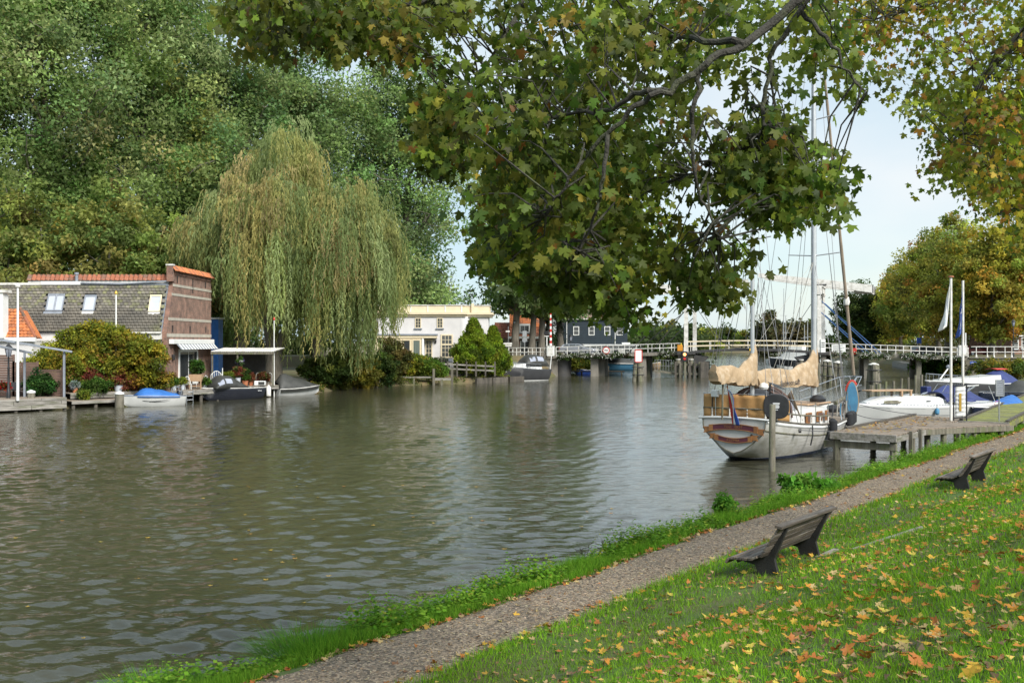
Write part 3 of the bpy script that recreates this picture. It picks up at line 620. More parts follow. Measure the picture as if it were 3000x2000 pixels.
# ------------------------------------------------------------------ overhanging maples
def maple(name, label, base, limbs, regions, palname_parts, seed, n_obj, limb_mat='bark_maple', trunk=None, lift_px=0):
    global rng
    random.seed(seed); rng = np.random.default_rng(seed)
    t = thing(name, label, 'tree', base); o0 = Vector(base)
    MB().tube([p - o0 for p in trunk[0]], trunk[1], 12).build('trunk', M[limb_mat], t, smooth=True)
    nodes = []; lm = MB()
    for pts, r0, r1 in limbs:
        P = [p if isinstance(p, Vector) else wp(*p) for p in pts]; fine = []
        for i in range(len(P) - 1):
            for q in range(4):
                f = P[i].lerp(P[i+1], q / 4); fine.append(f + V(random.gauss(0, .012), random.gauss(0, .02), random.gauss(0, .012)) if (q or i) else f)
        fine.append(P[-1]); m = len(fine); lm.tube([p - o0 for p in fine], [r0 + (r1 - r0) * i / (m - 1) for i in range(m)], 8); nodes += fine
    lm.build('limb', M[limb_mat], t, smooth=True, rec=False)
    tw = MB(); LP, LT, LS, LC = [], [], [], []; nodes_a = np.array([tuple(p) for p in nodes]); use_n = np.zeros(len(nodes))
    for poly, D0, D1, ntw, per, ls, pal, spread in regions:
        poly = np.array(poly, float); lo, hi = poly.min(0), poly.max(0); got = 0; tries = 0
        while got < ntw and tries < ntw * 40:
            tries += 1; px, py = rng.uniform(lo, hi); 
            if not inpoly(np.array([px]), np.array([py]), poly)[0]: continue
            py0 = py
            D = rng.uniform(D0, D1); py = py - lift_px; mar = 3000 * spread * (.62 if spread > .25 else .2) / D
            if polydist(np.array([px]), np.array([py0]), poly)[0] < mar and rng.random() < .86: continue
            c = wp(px, py, D); got += 1
            i = int(np.argmin(((nodes_a - np.array(c)) ** 2).sum(1) + .05 * use_n)); use_n[i] += 1; a = Vector(nodes_a[i])
            mid = a.lerp(c, .5) + V(random.gauss(0, .08), random.gauss(0, .1), .10 + random.gauss(0, .06))
            tp = [a, a.lerp(mid, .6) , mid, mid.lerp(c, .55) + V(0, 0, .02), c]
            if (a - c).length < 1.3 and use_n[i] < 7: tw.tube([p - o0 for p in tp], [.009, .008, .006, .005, .003], 5, cap=False)
            cl = pick(pal, 1, .25)[0]
            for k in range(per):
                f = random.random() ** .6; q = mid.lerp(c, f) if random.random() < .35 else c
                g = Vector(rand_dirs(1)[0]) * spread * (random.random() ** .5); g.z *= .8
                p = q + g; LP.append(tuple(p)); LS.append(ls * random.uniform(.62, 1.25)); LC.append(np.clip(cl * (1 + random.gauss(0, .16)), .006, 1) if random.random() > .012 else np.array((.22, .10, .02)))
                LT.append((g.x * 1.1 + random.gauss(0, .25), g.y * 1.1 + random.gauss(0, .25), -.75 + random.gauss(0, .3)))
    tw.build('twig', M[limb_mat], t, rec=False)['kind'] = 'stuff'
    LP, LT, LS, LC = np.array(LP), np.array(LT), np.array(LS), np.array(LC); n = len(LP)
    LR = frames(LT, np.stack([rng.normal(0, .6, n), -np.ones(n) * .35 + rng.normal(0, .6, n), rng.normal(.45, .5, n)], 1)); loc = LP - np.array(base)
    D = np.linalg.norm(LP - np.array([0, 0, CAMZ]), axis=1); inv = (np.abs(LP[:, 0]) < .5 * LP[:, 1]) & (LP[:, 2] - CAMZ < .34 * LP[:, 1])
    order = np.argsort(np.where(inv, D / LS, 1e9)); nearest, rest = order[:n_obj], order[n_obj:]
    meshes = []
    for k in range(10):
        i = nearest[int(k * len(nearest) / 10)]; v, f = t_maple(True); v = np.array(v); r2 = np.random.default_rng(k); v[:, 2] += r2.uniform(-.3, .3) * v[:, 0]**2 + r2.uniform(-.3, .3) * (v[:, 1] - .4)**2
        meshes.append(scatter_mesh('leaf', v, f, np.zeros((1, 3)), np.eye(3)[None], np.ones(1), LC[i][None], M['maple']))
    for i in nearest:
        Mx = Matrix([list(r) for r in LR[i] * LS[i]]).to_4x4(); Mx.translation = tuple(loc[i]); inst('leaf', meshes[int(rng.integers(10))], t, Mx)
    T = MAPLE_LO
    scatter('foliage', T[0], T[1], loc[rest], LR[rest], LS[rest], LC[rest], M['maple'], t, 'stuff')
    return t
OV = [(.10, .145, .018, 4), (.14, .18, .024, 4), (.19, .225, .03, 2), (.28, .26, .04, .25), (.068, .105, .016, 2)]
OV_BACKLIT = [(.25, .27, .025, 3), (.36, .33, .03, 3), (.16, .21, .02, 3), (.42, .27, .03, .6)]  # farther inner leaves: backlit glow put into a yellower, paler palette
OVL = [(.10, .13, .016, 3), (.14, .17, .022, 3), (.28, .22, .035, .6)]
PA = [(640, -60), (650, 110), (700, 195), (790, 205), (850, 185), (930, 215), (965, 245), (1010, 200), (1080, 195), (1160, 232), (1240, 220), (1270, 150), (1340, 115), (1400, 85), (1430, -60)]
PB = [(1390, -60), (1400, 110), (1370, 180), (1300, 240), (1200, 300), (1215, 360), (1260, 400), (1235, 500), (1290, 545), (1370, 530), (1360, 640), (1350, 700), (1380, 800), (1440, 835), (1500, 850), (1560, 840), (1640, 905), (1740, 945), (1850, 990), (1895, 935), (1885, 860), (1960, 855), (1990, 880), (2045, 850), (2050, 890), (2150, 910), (2165, 860), (2130, 800), (2200, 850), (2255, 840), (2275, 770), (2200, 725), (2170, 700), (2160, 600), (2110, 575), (2040, 590), (2030, 650), (2070, 720), (1990, 700), (2000, 560), (2050, 490), (2085, 360), (2060, 280), (2100, 255), (2190, 250), (2290, 270), (2360, 245), (2430, 255), (2500, 330), (2570, 350), (2620, 330), (2630, 265), (2560, 205), (2500, 165), (2490, -60)]
PB2 = [(2060, 590), (2040, 500), (2080, 420), (2100, 385), (2150, 355), (2250, 352), (2320, 375), (2355, 455), (2445, 500), (2485, 560), (2470, 610), (2425, 655), (2365, 645), (2335, 695), (2250, 692), (2190, 650), (2165, 600), (2110, 575)]
PT1 = [(1355, 690), (1390, 815), (1510, 862), (1640, 915), (1740, 950), (1860, 995), (1905, 930), (1885, 850), (1700, 800), (1500, 740)]
PT2 = [(1895, 850), (1990, 885), (2150, 915), (2175, 850), (2000, 790)]
PT3 = [(1200, 290), (1210, 410), (1235, 510), (1290, 555), (1400, 520), (1330, 400), (1330, 250)]
PC = [(1390, 520), (1480, 420), (1750, 440), (1950, 520), (1990, 760), (1960, 850), (1850, 950), (1640, 880), (1500, 830), (1390, 740)]
trunk1 = V(8.2, 5.6, 3.0)
LIMBS = [([V(8.2, 5.6, 6.3), V(6.6, 6.3, 7.6), V(4.6, 7.2, 8.1), (2560, -190, 7.7), (2330, 10, 7.5), (2180, 130, 7.4), (2060, 190, 7.35), (1960, 270, 7.35), (1860, 315, 7.4), (1780, 390, 7.5), (1700, 480, 7.6), (1640, 570, 7.7), (1590, 640, 7.9)], .046, .007),
         ([(2420, -60, 7.85), (2345, 30, 7.8), (2270, 140, 7.9), (2242, 260, 7.9), (2235, 370, 7.9), (2180, 425, 8), (2080, 475, 8.1), (1990, 530, 8.2)], .024, .006),
         ([(2180, 130, 7.4), (2070, 118, 7.6), (1960, 112, 8.6), (1820, 70, 8.9), (1640, 60, 9.2)], .03, .008),
         ([(1960, 270, 7.35), (1880, 270, 7.5), (1790, 320, 7.7), (1690, 330, 8.0), (1560, 370, 8.4), (1440, 390, 8.8)], .024, .007),
         ([(1780, 390, 7.5), (1765, 520, 7.5), (1750, 620, 7.6), (1700, 730, 7.8), (1660, 800, 8.0)], .018, .005),
         ([(2050, 200, 7.35), (2032, 330, 7.35), (2025, 450, 7.4), (2040, 560, 7.5), (2085, 650, 7.6), (2110, 700, 7.7)], .02, .005),
         ([V(6.6, 6.3, 7.6), V(3.5, 8.0, 9.2), (1950, -220, 9.2), (1600, -120, 9.5), (1300, -20, 9.6), (1050, 60, 9.6), (800, 100, 9.6)], .08, .008),
         ([(1600, -120, 9.5), (1500, 60, 9.3), (1420, 200, 9.2), (1340, 320, 9.2)], .03, .006),
         ([(2345, 30, 7.8), (2420, 110, 7.6), (2470, 200, 7.6), (2540, 270, 7.6)], .02, .005)]
maple('maple_tree', 'nearest maple whose dark green branch hangs over the canal view', trunk1, LIMBS,
      [(PA, 8.6, 11.5, 190, 20, .088, OVL, .28), (PB, 7.7, 11.0, 380, 22, .086, OV, .26), (PB2, 7.6, 9.2, 96, 19, .082, OV, .25), (PC, 11.0, 13.5, 190, 20, .09, OV_BACKLIT, .42), (PT1, 8.0, 10.2, 76, 15, .085, OV, .19), (PT2, 7.9, 9.2, 26, 15, .082, OV, .17), (PT3, 8.6, 10.2, 44, 15, .085, OV, .2)], None, 21, 300,
      lift_px=18, trunk=([V(8.2, 5.6, 2.9), V(8.25, 5.6, 4.5), V(8.2, 5.6, 6.3), V(8.4, 5.4, 9)], [.42, .34, .30, .2]))
PR = [(2400, -160), (2370, 80), (2420, 175), (2520, 210), (2600, 180), (2650, 180), (2640, 230), (2615, 270), (2615, 325), (2680, 345), (2690, 390), (2745, 420), (2700, 470), (2700, 525), (2735, 565), (2800, 565), (2860, 615), (2880, 645), (2960, 655), (2910, 690), (2945, 725), (3000, 750), (3350, 790), (3350, -160)]
PRL = [(2640, 200), (2615, 320), (2680, 345), (2745, 420), (2700, 525), (2800, 565), (2880, 645), (2960, 655), (2945, 725), (3300, 780), (3300, 300), (2900, 240)]
RT = [(.22, .26, .025, 3), (.32, .33, .03, 3), (.15, .19, .022, 2.6), (.46, .37, .04, 1.3), (.42, .23, .035, .8), (.19, .12, .03, .5)]
RG = [(.16, .22, .03, 3), (.24, .29, .04, 3), (.11, .16, .025, 2), (.40, .33, .05, .7)]
RL_ = [([V(14.5, 15.5, 7.0), V(11.5, 15, 9.3), (3200, -120, 14.5), (3000, 95, 14), (2880, 225, 13.8), (2840, 330, 13.6), (2790, 420, 13.5)], .13, .012),
       ([(3000, 95, 14), (2860, 180, 14.2), (2820, 215, 14.3)], .03, .008), ([(3200, -120, 14.5), (2900, -60, 14), (2700, 20, 13.6), (2560, 60, 13.2)], .05, .008),
       ([V(14.5, 15.5, 7.0), V(12, 17, 7.6), (3050, 460, 18), (2920, 500, 17.5), (2800, 480, 17)], .10, .01), ([(3050, 460, 18), (2980, 600, 17.5), (2900, 640, 17)], .04, .008)]
maple('maple_tree', 'maple with yellowing and browning leaves at the top right corner', V(14.5, 15.5, 3.0), RL_,
      [(PR, 12.5, 16, 390, 20, .09, RT, .40), (PRL, 16, 19.5, 280, 20, .10, RG, .46)], None, 23, 300,
      trunk=([V(14.5, 15.5, 2.9), V(14.5, 15.5, 5), V(14.5, 15.5, 7), V(14.8, 15.6, 11)], [.4, .32, .28, .15]))
# ------------------------------------------------------------------ boat building helpers
def text(body, size, mat, parent, M4, ext=.004, shear=0, name='lettering', align='CENTER'):
    cu = bpy.data.curves.new(name, 'FONT'); cu.body = body; cu.size = size; cu.extrude = ext; cu.shear = shear; cu.align_x = align; cu.align_y = 'CENTER'; cu.resolution_u = 2
    cu.materials.append(M[mat]); o = bpy.data.objects.new(name, cu); COL.objects.link(o); bpy.context.view_layer.update(); me = bpy.data.meshes.new_from_object(o.evaluated_get(bpy.context.evaluated_depsgraph_get())); bpy.data.objects.remove(o)
    o = bpy.data.objects.new(name, me); COL.objects.link(o); o.parent = parent; o.matrix_local = M4; return o
def basis(x, y, o):
    x = Vector(x).normalized(); y = (Vector(y) - x * Vector(y).dot(x)).normalized(); z = x.cross(y)
    m = Matrix((x, y, z)).transposed().to_4x4(); m.translation = Vector(o); return m
def cloth(name, mat, parent, fn, nu, nv, thick=.012):
    """a soft sheet: fn(u, v) -> point"""
    mb = MB(); mb.v = [tuple(fn(i / nu, j / nv)) for j in range(nv + 1) for i in range(nu + 1)]
    mb.f = [(j*(nu+1)+i, j*(nu+1)+i+1, (j+1)*(nu+1)+i+1, (j+1)*(nu+1)+i) for j in range(nv) for i in range(nu)]
    return mb.build(name, M[mat], parent, smooth=True, rec=False, thick=thick, ang=70)
class Hull:
    def __init__(s, st):     # stations: x, half beam, keel z, sheer z, fullness, tumblehome
        s.st = np.array(st, float)
    def g(s, x): return [float(np.interp(x, s.st[:, 0], s.st[:, k])) for k in range(1, 6)]
    def half(s, x, z):
        B, zk, zs, p, tm = s.g(x); t = min(max((z - zk) / (zs - zk), 0), 1); return B * (t ** p) * (1 - tm * max(t - .62, 0) / .38)
    def sheer(s, x): return s.g(x)[2]
    def surf(s, z0f, z1f, nx=28, nz=9):
        xs = np.linspace(s.st[0, 0], s.st[-1, 0], nx); secs = []
        for x in xs:
            B, zk, zs, p, tm = s.g(x); a, b = max(z0f(x), zk), min(max(z1f(x), zk), zs); zz = np.linspace(a, b, nz)
            L = [(x, s.half(x, z), z) for z in zz]; secs.append([(q[0], -q[1], q[2]) for q in L[::-1]] + L)
        return secs
    def make(s, t, mat, boot=None, zb=.1, name='hull', rail=None, rail_mat=None, rail_z=None, deck=None, deck_in=.12, nx=28):
        keel = lambda x: s.g(x)[1]; top = lambda x: s.g(x)[2]
        o = MB().loft(s.surf((lambda x: zb) if boot else keel, top, nx), closed=False).build(name, M[mat], t, smooth=True, thick=.03, rec=False)
        if boot: MB().loft(s.surf(keel, lambda x: zb, nx, 6), closed=False).build('boot_stripe', M[boot], t, smooth=True, thick=.03, rec=False)
        x0 = s.st[0, 0]; B, zk, zs, p, tm = s.g(x0); sec = s.surf(keel, top, 2, 12)[0]
        MB().add(sec, [tuple(range(len(sec)))]).build('transom', M[mat], t, rec=False)
        if rail:
            for sg in (-1, 1):
                pts = [(x, sg * (s.half(x, s.sheer(x) - (rail_z or 0)) + .01), s.sheer(x) - (rail_z or 0)) for x in np.linspace(s.st[0, 0], s.st[-1, 0], nx)]
                MB().tube(pts, rail, 6).build('rubbing_rail', M[rail_mat or 'wood_warm'], t, smooth=True)
        if deck:
            secs = []
            for x in np.linspace(s.st[0, 0] + .02, s.st[-1, 0] - .04, nx):
                z = s.sheer(x) - deck_in; b = max(s.half(x, z) - .02, .005); secs.append([(x, -b, z), (x, 0, z + .05 * b), (x, b, z)])
            MB().loft(secs, closed=False).build('deck', M[deck], t, rec=False)
        return o
def rails(t, name, mat, pts, z_off, r=.014, posts=True, lines=(1.0,)):
    """stanchions along pts (deck edge) carrying wires at fractions of z_off"""
    mb = MB()
    for f in lines: mb.tube([Vector(p) + V(0, 0, z_off * f) for p in pts], r, 5)
    if posts:
        for p in pts: mb.tube([p, Vector(p) + V(0, 0, z_off)], r, 5)
    return mb.build(name, M[mat], t, rec=False)
def wire(t, a, b, r=.010, mat='wire', name='stay'):
    return MB().tube([a, b], r, 4).build(name, M[mat], t, rec=False)

ANG = math.atan2(U[1], U[0])            # near bank and everything moored along it
# ------------------------------------------------------------------ benches
def bench(u, s, label, group='park benches facing the canal'):
    z0 = float(bank_z(s)); t = thing('park_bench', label, 'bench', bank(u, s, z0), ANG, group); L = 2.5
    prof = [(-.43, .90), (-.35, .90), (-.07, .40), (.10, .315), (.42, .30), (.50, .245), (.47, .19), (.38, .235), (.15, .20), (.11, .08), (.13, -.2), (-.25, -.2), (-.25, .10), (-.19, .34)]
    for x in (-L/2 + .28, L/2 - .36):
        MB().prism([(x, y, z) for y, z in prof], (.075, 0, 0)).build('end_frame', M['bench_iron'], t, bev=.008)
    def slat(name, y, z, ang, w, th, ex=0):
        c, s_ = math.cos(ang), math.sin(ang); a = Vector((0, c, s_)); n = Vector((0, -s_, c)); o = Vector((0, y, z)) + n * th * .5
        P = [Vector((x, 0, 0)) + o + a * q * w / 2 + n * r * th / 2 for x in (-L/2 - ex, L/2 + ex) for q, r in ((-1, -1), (1, -1), (1, 1), (-1, 1))]
        MB().add(P, [(0,1,2,3),(7,6,5,4),(0,4,5,1),(1,5,6,2),(2,6,7,3),(3,7,4,0)]).build(name, M['bench_wood'], t, bev=.006)
    for y, z, a in ((.515, .255, -.95), (.43, .302, -.10), (.325, .304, -.02), (.22, .308, -.04), (.115, .32, -.13), (.03, .355, -.42)): slat('seat_slat', y, z, a, .092, .042)
    for k in range(5):
        f = k / 4; slat('back_slat', -.075 - .255 * f, .45 + .41 * f, math.atan2(.41, -.255), .10, .038)
    slat('top_rail', -.385, .905, .15, .125, .045, .03); return t
bench(5.8, 5.0, 'weathered wooden bench with dark frame ends, the larger near one')
bench(18.5, 5.0, 'weathered wooden bench with dark frame ends, the far one opposite the jetty')
# concrete edging and loose timber by the near bench
for k, (u_, w) in enumerate([(5.75, .7), (6.5, .72), (7.2, .6)]):
    o = MB().box((0, 0, 0), (w, .12, .2)).build('edging_stone', M['concrete'], bev=.01); o.location = bank(u_, 5.28, float(bank_z(5.28)) - .02); o.rotation_euler = (0, 0, ANG)
    tag(o, ['concrete edging block behind the near bench, leftmost of three', 'concrete edging block behind the near bench, middle of three', 'concrete edging block behind the near bench, rightmost of three'][k], 'edging stone', 'edging stones behind the near bench')
a, b = bank(7.0, 5.75, float(bank_z(5.75)) + .01), bank(8.5, 6.55, float(bank_z(6.55)) + .015)
tag(MB().bar(a, b, .06, .10).build('timber_edge', M['wood_grey'], bev=.01), 'long grey timber half sunk in the lawn beside the near bench', 'timber')

# ------------------------------------------------------------------ jetty, walkway, mossy dock
DK = 1.1
def deck_thing(name, label, loc, rz, L, W, mat, beam, plank=.19, gap=.012, fascia=.22, across=True, cat='jetty', kerb=True):
    t = thing(name, label, cat, (loc[0], loc[1], 0), rz); n = int(L / (plank + gap)); me = []
    for v_ in range(3):
        o = MB().bx(0, plank, 0, W, -.05, 0).build('plank', M[mat]); me.append(o.data); bpy.data.objects.remove(o)
    for k in range(n): inst('plank', me[k % 3], t, Matrix.Translation((k * (plank + gap), random.uniform(-.02, .02), DK + random.uniform(-.008, .008))))
    for y in (.0, W): MB().bx(-.02, L, y - .05, y + .05, DK - .06 - fascia, DK - .06).build('side_beam', M[beam], t, bev=.01)
    MB().bx(-.10, -.02, -.05, W + .05, DK - .055 - fascia, DK + .004).build('end_board', M['wood_grey'], t, bev=.01)
    if kerb: MB().bx(1.6, L, -.04, .09, DK + .012, DK + .10).build('kerb_timber', M['wood_dark'], t, bev=.01)
    return t
JO = V(12.6, 41.0, 0)
RZ = ANG
jt = deck_thing('jetty', 'grey timber jetty platform beside the ketch, strewn with yellow leaves', (12.75, 40.85), RZ, 11.4, 2.5, 'wood_deck', 'wood_grey')
# local y is to port (waterward): flip so that the deck lies landward of the boat
for c in jt.children: c.location.y -= 2.5
for c in jt.children:
    if c.name.startswith('kerb'): c.location.y += 2.46
for x, y, r in ((.15, -.15, .15), (.2, -2.35, .14), (2.4, -2.42, .13), (4.6, -2.42, .13), (4.8, -.1, .13), (9.2, -.1, .13), (9.4, -2.4, .13)):
    MB().tube([(x, y, -1.3), (x, y, DK - .06)], r, 8).build('pile', M['wood_pile'], jt, smooth=True)
MB().bx(.05, .22, -2.5, .35, DK - .62, DK - .36).build('cross_beam', M['wood_pile'], jt, bev=.012)
for x in (1.5, 2.8): MB().bx(x, x + .12, -2.68, -2.56, -.4, DK + .05).build('fender_post', M['wood_pile'], jt)
wk = deck_thing('walkway', 'timber gangway from the jetty to the grassy bank', (0, 0), 0, 5.6, 1.7, 'wood_deck', 'wood_pile', kerb=False)
wk.location = (16.75, 42.3, -.004); wk.rotation_euler = (0, 0, math.atan2(2.3, 5.0))
for x in (1.6, 3.4, 5.0): MB().tube([(x, .12, -1.2), (x, .12, DK - .06)], .12, 8).build('pile', M['wood_pile'], wk, smooth=True)
md = deck_thing('mossy_dock', 'long dock green with moss running along the bank behind the gangway', (22.1, 45.6), math.atan2(25.6, 16.2), 31, 2.0, 'wood_moss', 'wood_moss', plank=.2, cat='dock', kerb=False)
for k in range(11):
    for y in (.1, 1.9): MB().tube([(k * 3 + .3, y, -1.2), (k * 3 + .3, y, DK - .06)], .11, 7).build('pile', M['wood_pile'], md, smooth=True)
for y in (1.95, .05): MB().bx(0, 31, y - .07, y + .07, DK + .012, DK + .09).build('kerb_timber', M['wood_dark'], md)
# leaves on the jetty
n = 420; x_ = rng.uniform(.1, 11, n) ; y_ = -2.4 + 2.3 * rng.random(n)**.8; td = rand_dirs(n); td[:, 2] *= .1
tag(scatter('jetty_leaves', MAPLE_LO[0], MAPLE_LO[1], np.stack([12.75 + U[0]*x_ - U[1]*y_, 40.85 + U[1]*x_ + U[0]*y_, np.full(n, DK + .03)], 1), frames(td, np.tile([0, 0, 1.], (n, 1)) + rng.normal(0, .25, (n, 3))), rng.uniform(.06, .13, n), pick([(.45, .30, .05, 2), (.36, .18, .04, 2), (.25, .16, .08, 3)], n), M['dryleaf']), 'yellow leaves lying on the jetty planks', kind='stuff')
# tall pile before the ketch
p = MB(); x0, y0 = wx(2262, 37.2), 37.2
tag(p.tube([(x0, y0, -1.4), (x0, y0, .8), (x0 + .01, y0, wz(1184, 37.2) - .04), (x0 + .01, y0, wz(1184, 37.2))], [.125, .12, .115, .10], 12).build('mooring_pile', M['wood_pile'], smooth=True), 'tall mossy mooring pile standing in the water before the ketch', 'mooring pile')
for k, (px, py0, D) in enumerate([(2595, 1117, 74), (2618, 1116, 78), (2641, 1108, 80), (2661, 1105, 84), (2682, 1099, 86), (2700, 1097, 88), (2552, 1128, 62), (2573, 1124, 60)]):
    x0 = wx(px, D); t_ = MB().tube([(x0, D, -1.2), (x0, D, wz(py0, D))], .11 if k < 6 else .17, 8).build('mooring_pile', M['wood_pile'], smooth=True)
    tag(t_, 'short mossy harbour pile, ' + ['leftmost of the slim row', 'second of the slim row from the left', 'third of the slim row from the left', 'fourth of the slim row from the left', 'fifth of the slim row from the left', 'rightmost of the slim row', 'thick one left of the slim row', 'thick one just beside the slim row'][k], 'mooring pile', 'short piles behind the yacht')
# gate with banner, flagpoles, notice box
def at_m(px, D, z=DK): return V(wx(px, D), D, z)
g = thing('dock_gate', 'black framed dock gate carrying a ribbed white banner', 'gate', at_m(2794, 46.6), math.radians(-12))
for x in (0, .55): MB().tube([(x, 0, -.02), (x, 0, 1.62)], .03, 8).build('gate_post', M['black'], g, smooth=True)
for z in (.12, 1.55): MB().bar((0, 0, z), (.55, 0, z + .06), .05).build('gate_rail', M['black'], g)
cloth('banner', 'hull_white', g, lambda u, v: V(.06 + .43 * u, -.04 - .012 * math.sin(v * 44), .18 + 1.34 * v + .05 * u), 4, 66)
MB().bx(.22, .32, -.075, -.062, .45, 1.25).build('banner_emblem', M['gold'], g)
sp = MB()
for k in range(14): sp.tube([(-.02 + k * .045, 0, 1.58 + .003 * k), (.01 + k * .045, -.05 + .1 * (k % 2), 1.70)], .012, 4)
sp.build('anti_climb_spikes', M['black'], g)
def flagpole(px, D, top, mat, capmat, label, r=.055, base=DK):
    t = thing('flagpole', label, 'flagpole', at_m(px, D, base)); H = wz(top, D) - base
    MB().tube([(0, 0, -.1), (0, 0, H)], [r * 1.15, r], 10).build('pole', M[mat], t, smooth=True)
    if capmat: MB().tube([(0, 0, H), (0, 0, H + .05), (0, 0, H + .07)], [r * 2.4, r * 2.2, .01], 12).build('cap', M[capmat], t, smooth=True)
    return t, H
f1, H1 = flagpole(2786, 46.3, 812, 'white_old', 'terracotta', 'white flagpole with a round red cap at the end of the jetty')
f2, H2 = flagpole(2821, 47.2, 822, 'white_old', None, 'greyer capless flagpole standing right beside the red capped one')
def hang_flag(name, label, loc, H, W, drift, mat, marks):
    t = thing(name, label, 'flag', loc)
    fn = lambda u, v: V(-.04 - W * u * (.25 + .75 * v) - drift * v**1.5 , -.03 - .10 * u * math.sin(u * 9 + v * 3) - .1 * math.sin(v * 7 + u * 4) * u, -H * v - .30 * u * (1 - v) - .25*u)
    cloth('flag_cloth', mat, t, fn, 10, 26, .006)
    for (u0, u1, v0, v1, m) in marks:
        cloth('printed_mark', m, t, lambda u, v: fn(u0 + (u1 - u0) * u, v0 + (v1 - v0) * v) + V(0, -.012, 0), 3, 5, .004)
    return t
mk = [(.42, .62, .30 + k * .038, .325 + k * .038, 'text_blue') for k in range(9)] + [(.35, .6, .69, .72, 'text_blue')] + [(.25, .7, .76 + k * .035, .775 + k * .035, 'blue_light') for k in range(5)]
hang_flag('white_flag', 'white flag with blue lettering hanging from the red capped flagpole', at_m(2786, 46.25, DK + H1 - .08), 2.15, .34, .16, 'white', mk)
hang_flag('blue_flag', 'blue flag with white panels hanging from the capless flagpole', at_m(2821, 47.15, DK + H2 - .5), 1.95, .20, .06, 'blue', [(.1, .3, .17, .30, 'white'), (.6, .78, .33, .78, 'white'), (.1, .3, .36, .48, 'white'), (.35, .5, .55, .8, 'blue_light')])
nb = thing('notice_board', 'grey framed notice box on a steel post on the mossy dock', 'sign', at_m(2927, 46.4)); D_ = 46.4
MB().tube([(0, 0, -.1), (0, 0, wz(1112, D_) - DK)], .032, 8).build('post', M['steel'], nb, smooth=True)
z0, z1 = wz(1160, D_) - DK, wz(1112, D_) - DK
MB().bx(-.19, .19, -.09, -.03, z0, z1).build('box', M['slate'], nb)
for x0, x1 in ((-.19, -.15), (.15, .19)): MB().bx(x0, x1, -.105, -.085, z0, z1).build('frame', M['steel'], nb)
for q in (z0, z1 - .03): MB().bx(-.15, .15, -.105, -.085, q, q + .03).build('frame', M['steel'], nb)
for k in range(6): MB().bx(-.12, .12, -.096, -.088, z0 + .08 + k * .1, z0 + .085 + k * .1 + .01).build('printed_line', M['wood_dark'], nb)

# ------------------------------------------------------------------ the ketch
kt = thing('ketch', 'grey and white two masted ketch with tan sail covers moored at the jetty', 'sailboat', (8.66, 40.0, 0), ANG)
HK = Hull([(0, 1.72, .34, 1.70, .66, .24), (.5, 1.72, .10, 1.62, .52, .11), (1.2, 1.80, -.2, 1.53, .42, .07), (2.5, 1.88, -.7, 1.39, .42, .05), (4.5, 1.92, -1, 1.24, .42, .03), (6.5, 1.86, -1, 1.20, .44, .02), (8.5, 1.60, -.9, 1.29, .5, 0), (10.3, 1.10, -.6, 1.48, .62, 0), (11.6, .55, -.1, 1.68, .8, 0), (12.6, .05, .75, 1.88, 1, 0)])
HK.make(kt, 'hull_grey', 'hull_navy', .14, deck='wood_deck', deck_in=.22, nx=40)
for sg in (-1, 1):
    xs = np.linspace(0, 12.6, 40)
    MB().tube([(x, sg * (HK.half(x, HK.sheer(x)) + .0), HK.sheer(x) + .02) for x in xs], .04, 6).build('cap_rail', M['wood_dark'], kt, smooth=True)
    MB().tube([(x, sg * (HK.half(x, HK.sheer(x) - .12)), HK.sheer(x) - .10) for x in xs], .055, 6).build('sheer_strake', M['hull_white'], kt, smooth=True)
    MB().tube([(x, sg * (HK.half(x, HK.sheer(x) - .42) + .01), HK.sheer(x) - .42) for x in xs[:34]], .032, 6).build('rubbing_rail', M['wood_pile'], kt, smooth=True)
# plank seams on the topsides
sm = MB()
for k in range(5):
    z = .95 - k * .15
    for sg in (-1, 1): sm.tube([(x, sg * (HK.half(x, z + .02 * x * 0) + .013), z) for x in np.linspace(.9, 11, 30)], .006, 4)
sm.build('hull_seam', M['wood_pile'], kt, rec=False)
MB().tube([(-.01, y, HK.sheer(0) + .03 - .05 * (y / 1.5)**2) for y in np.linspace(-1.5, 1.5, 13)], .05, 6).build('taffrail', M['hull_white'], kt, smooth=True)
tsec = HK.surf(lambda x: HK.g(x)[1], lambda x: HK.g(x)[2], 2, 14)[0]
MB().tube([(-.012, p[1] * .995, p[2]) for p in tsec], .022, 5).build('transom_moulding', M['wood_pile'], kt, smooth=True)
def ribbon(z0, half, dz, h, body):
    up = lambda y: z0 + dz * (y / half)**2
    ys = np.linspace(-half, half, 12); MB().loft([[(-.02, y, up(y) - h/2), (-.075, y, up(y) - h/2), (-.075, y, up(y) + h/2), (-.02, y, up(y) + h/2)] for y in ys]).build('name_board', M['burgundy'], kt)
    for e in (-1, 1): MB().tube([(-.075, y, up(y) + e * h/2) for y in ys], .016, 5).build('gilt_edge', M['wood_warm'], kt)
    for sg in (-1, 1):
        y = sg * half; MB().prism([(-.085, y, up(y) - h*.62), (-.085, y + sg * .17, up(y) - h*.62 + dz*.3), (-.085, y + sg * .17, up(y) + h*.62 + dz*.3), (-.085, y, up(y) + h*.62)], (.06, 0, 0)).build('ribbon_fold', M['wood_warm'], kt)
        y2 = y + sg * .15; zz = up(y) + dz * .6 - .03 * (1 if dz < 0 else -1)
        MB().prism([(-.06, y2, zz - h*.5), (-.06, y2 + sg * .26, zz - h*.75), (-.06, y2 + sg * .20, zz), (-.06, y2 + sg * .30, zz + h*.45), (-.06, y2, zz + h*.5)], (.03, 0, 0)).build('ribbon_tail', M['wood_warm'], kt)
    text(body, h * .72, 'wood_warm', kt, basis((0, -1, 0), (0, 0, 1), (-.082, 0, z0 + dz * .12)), .004)
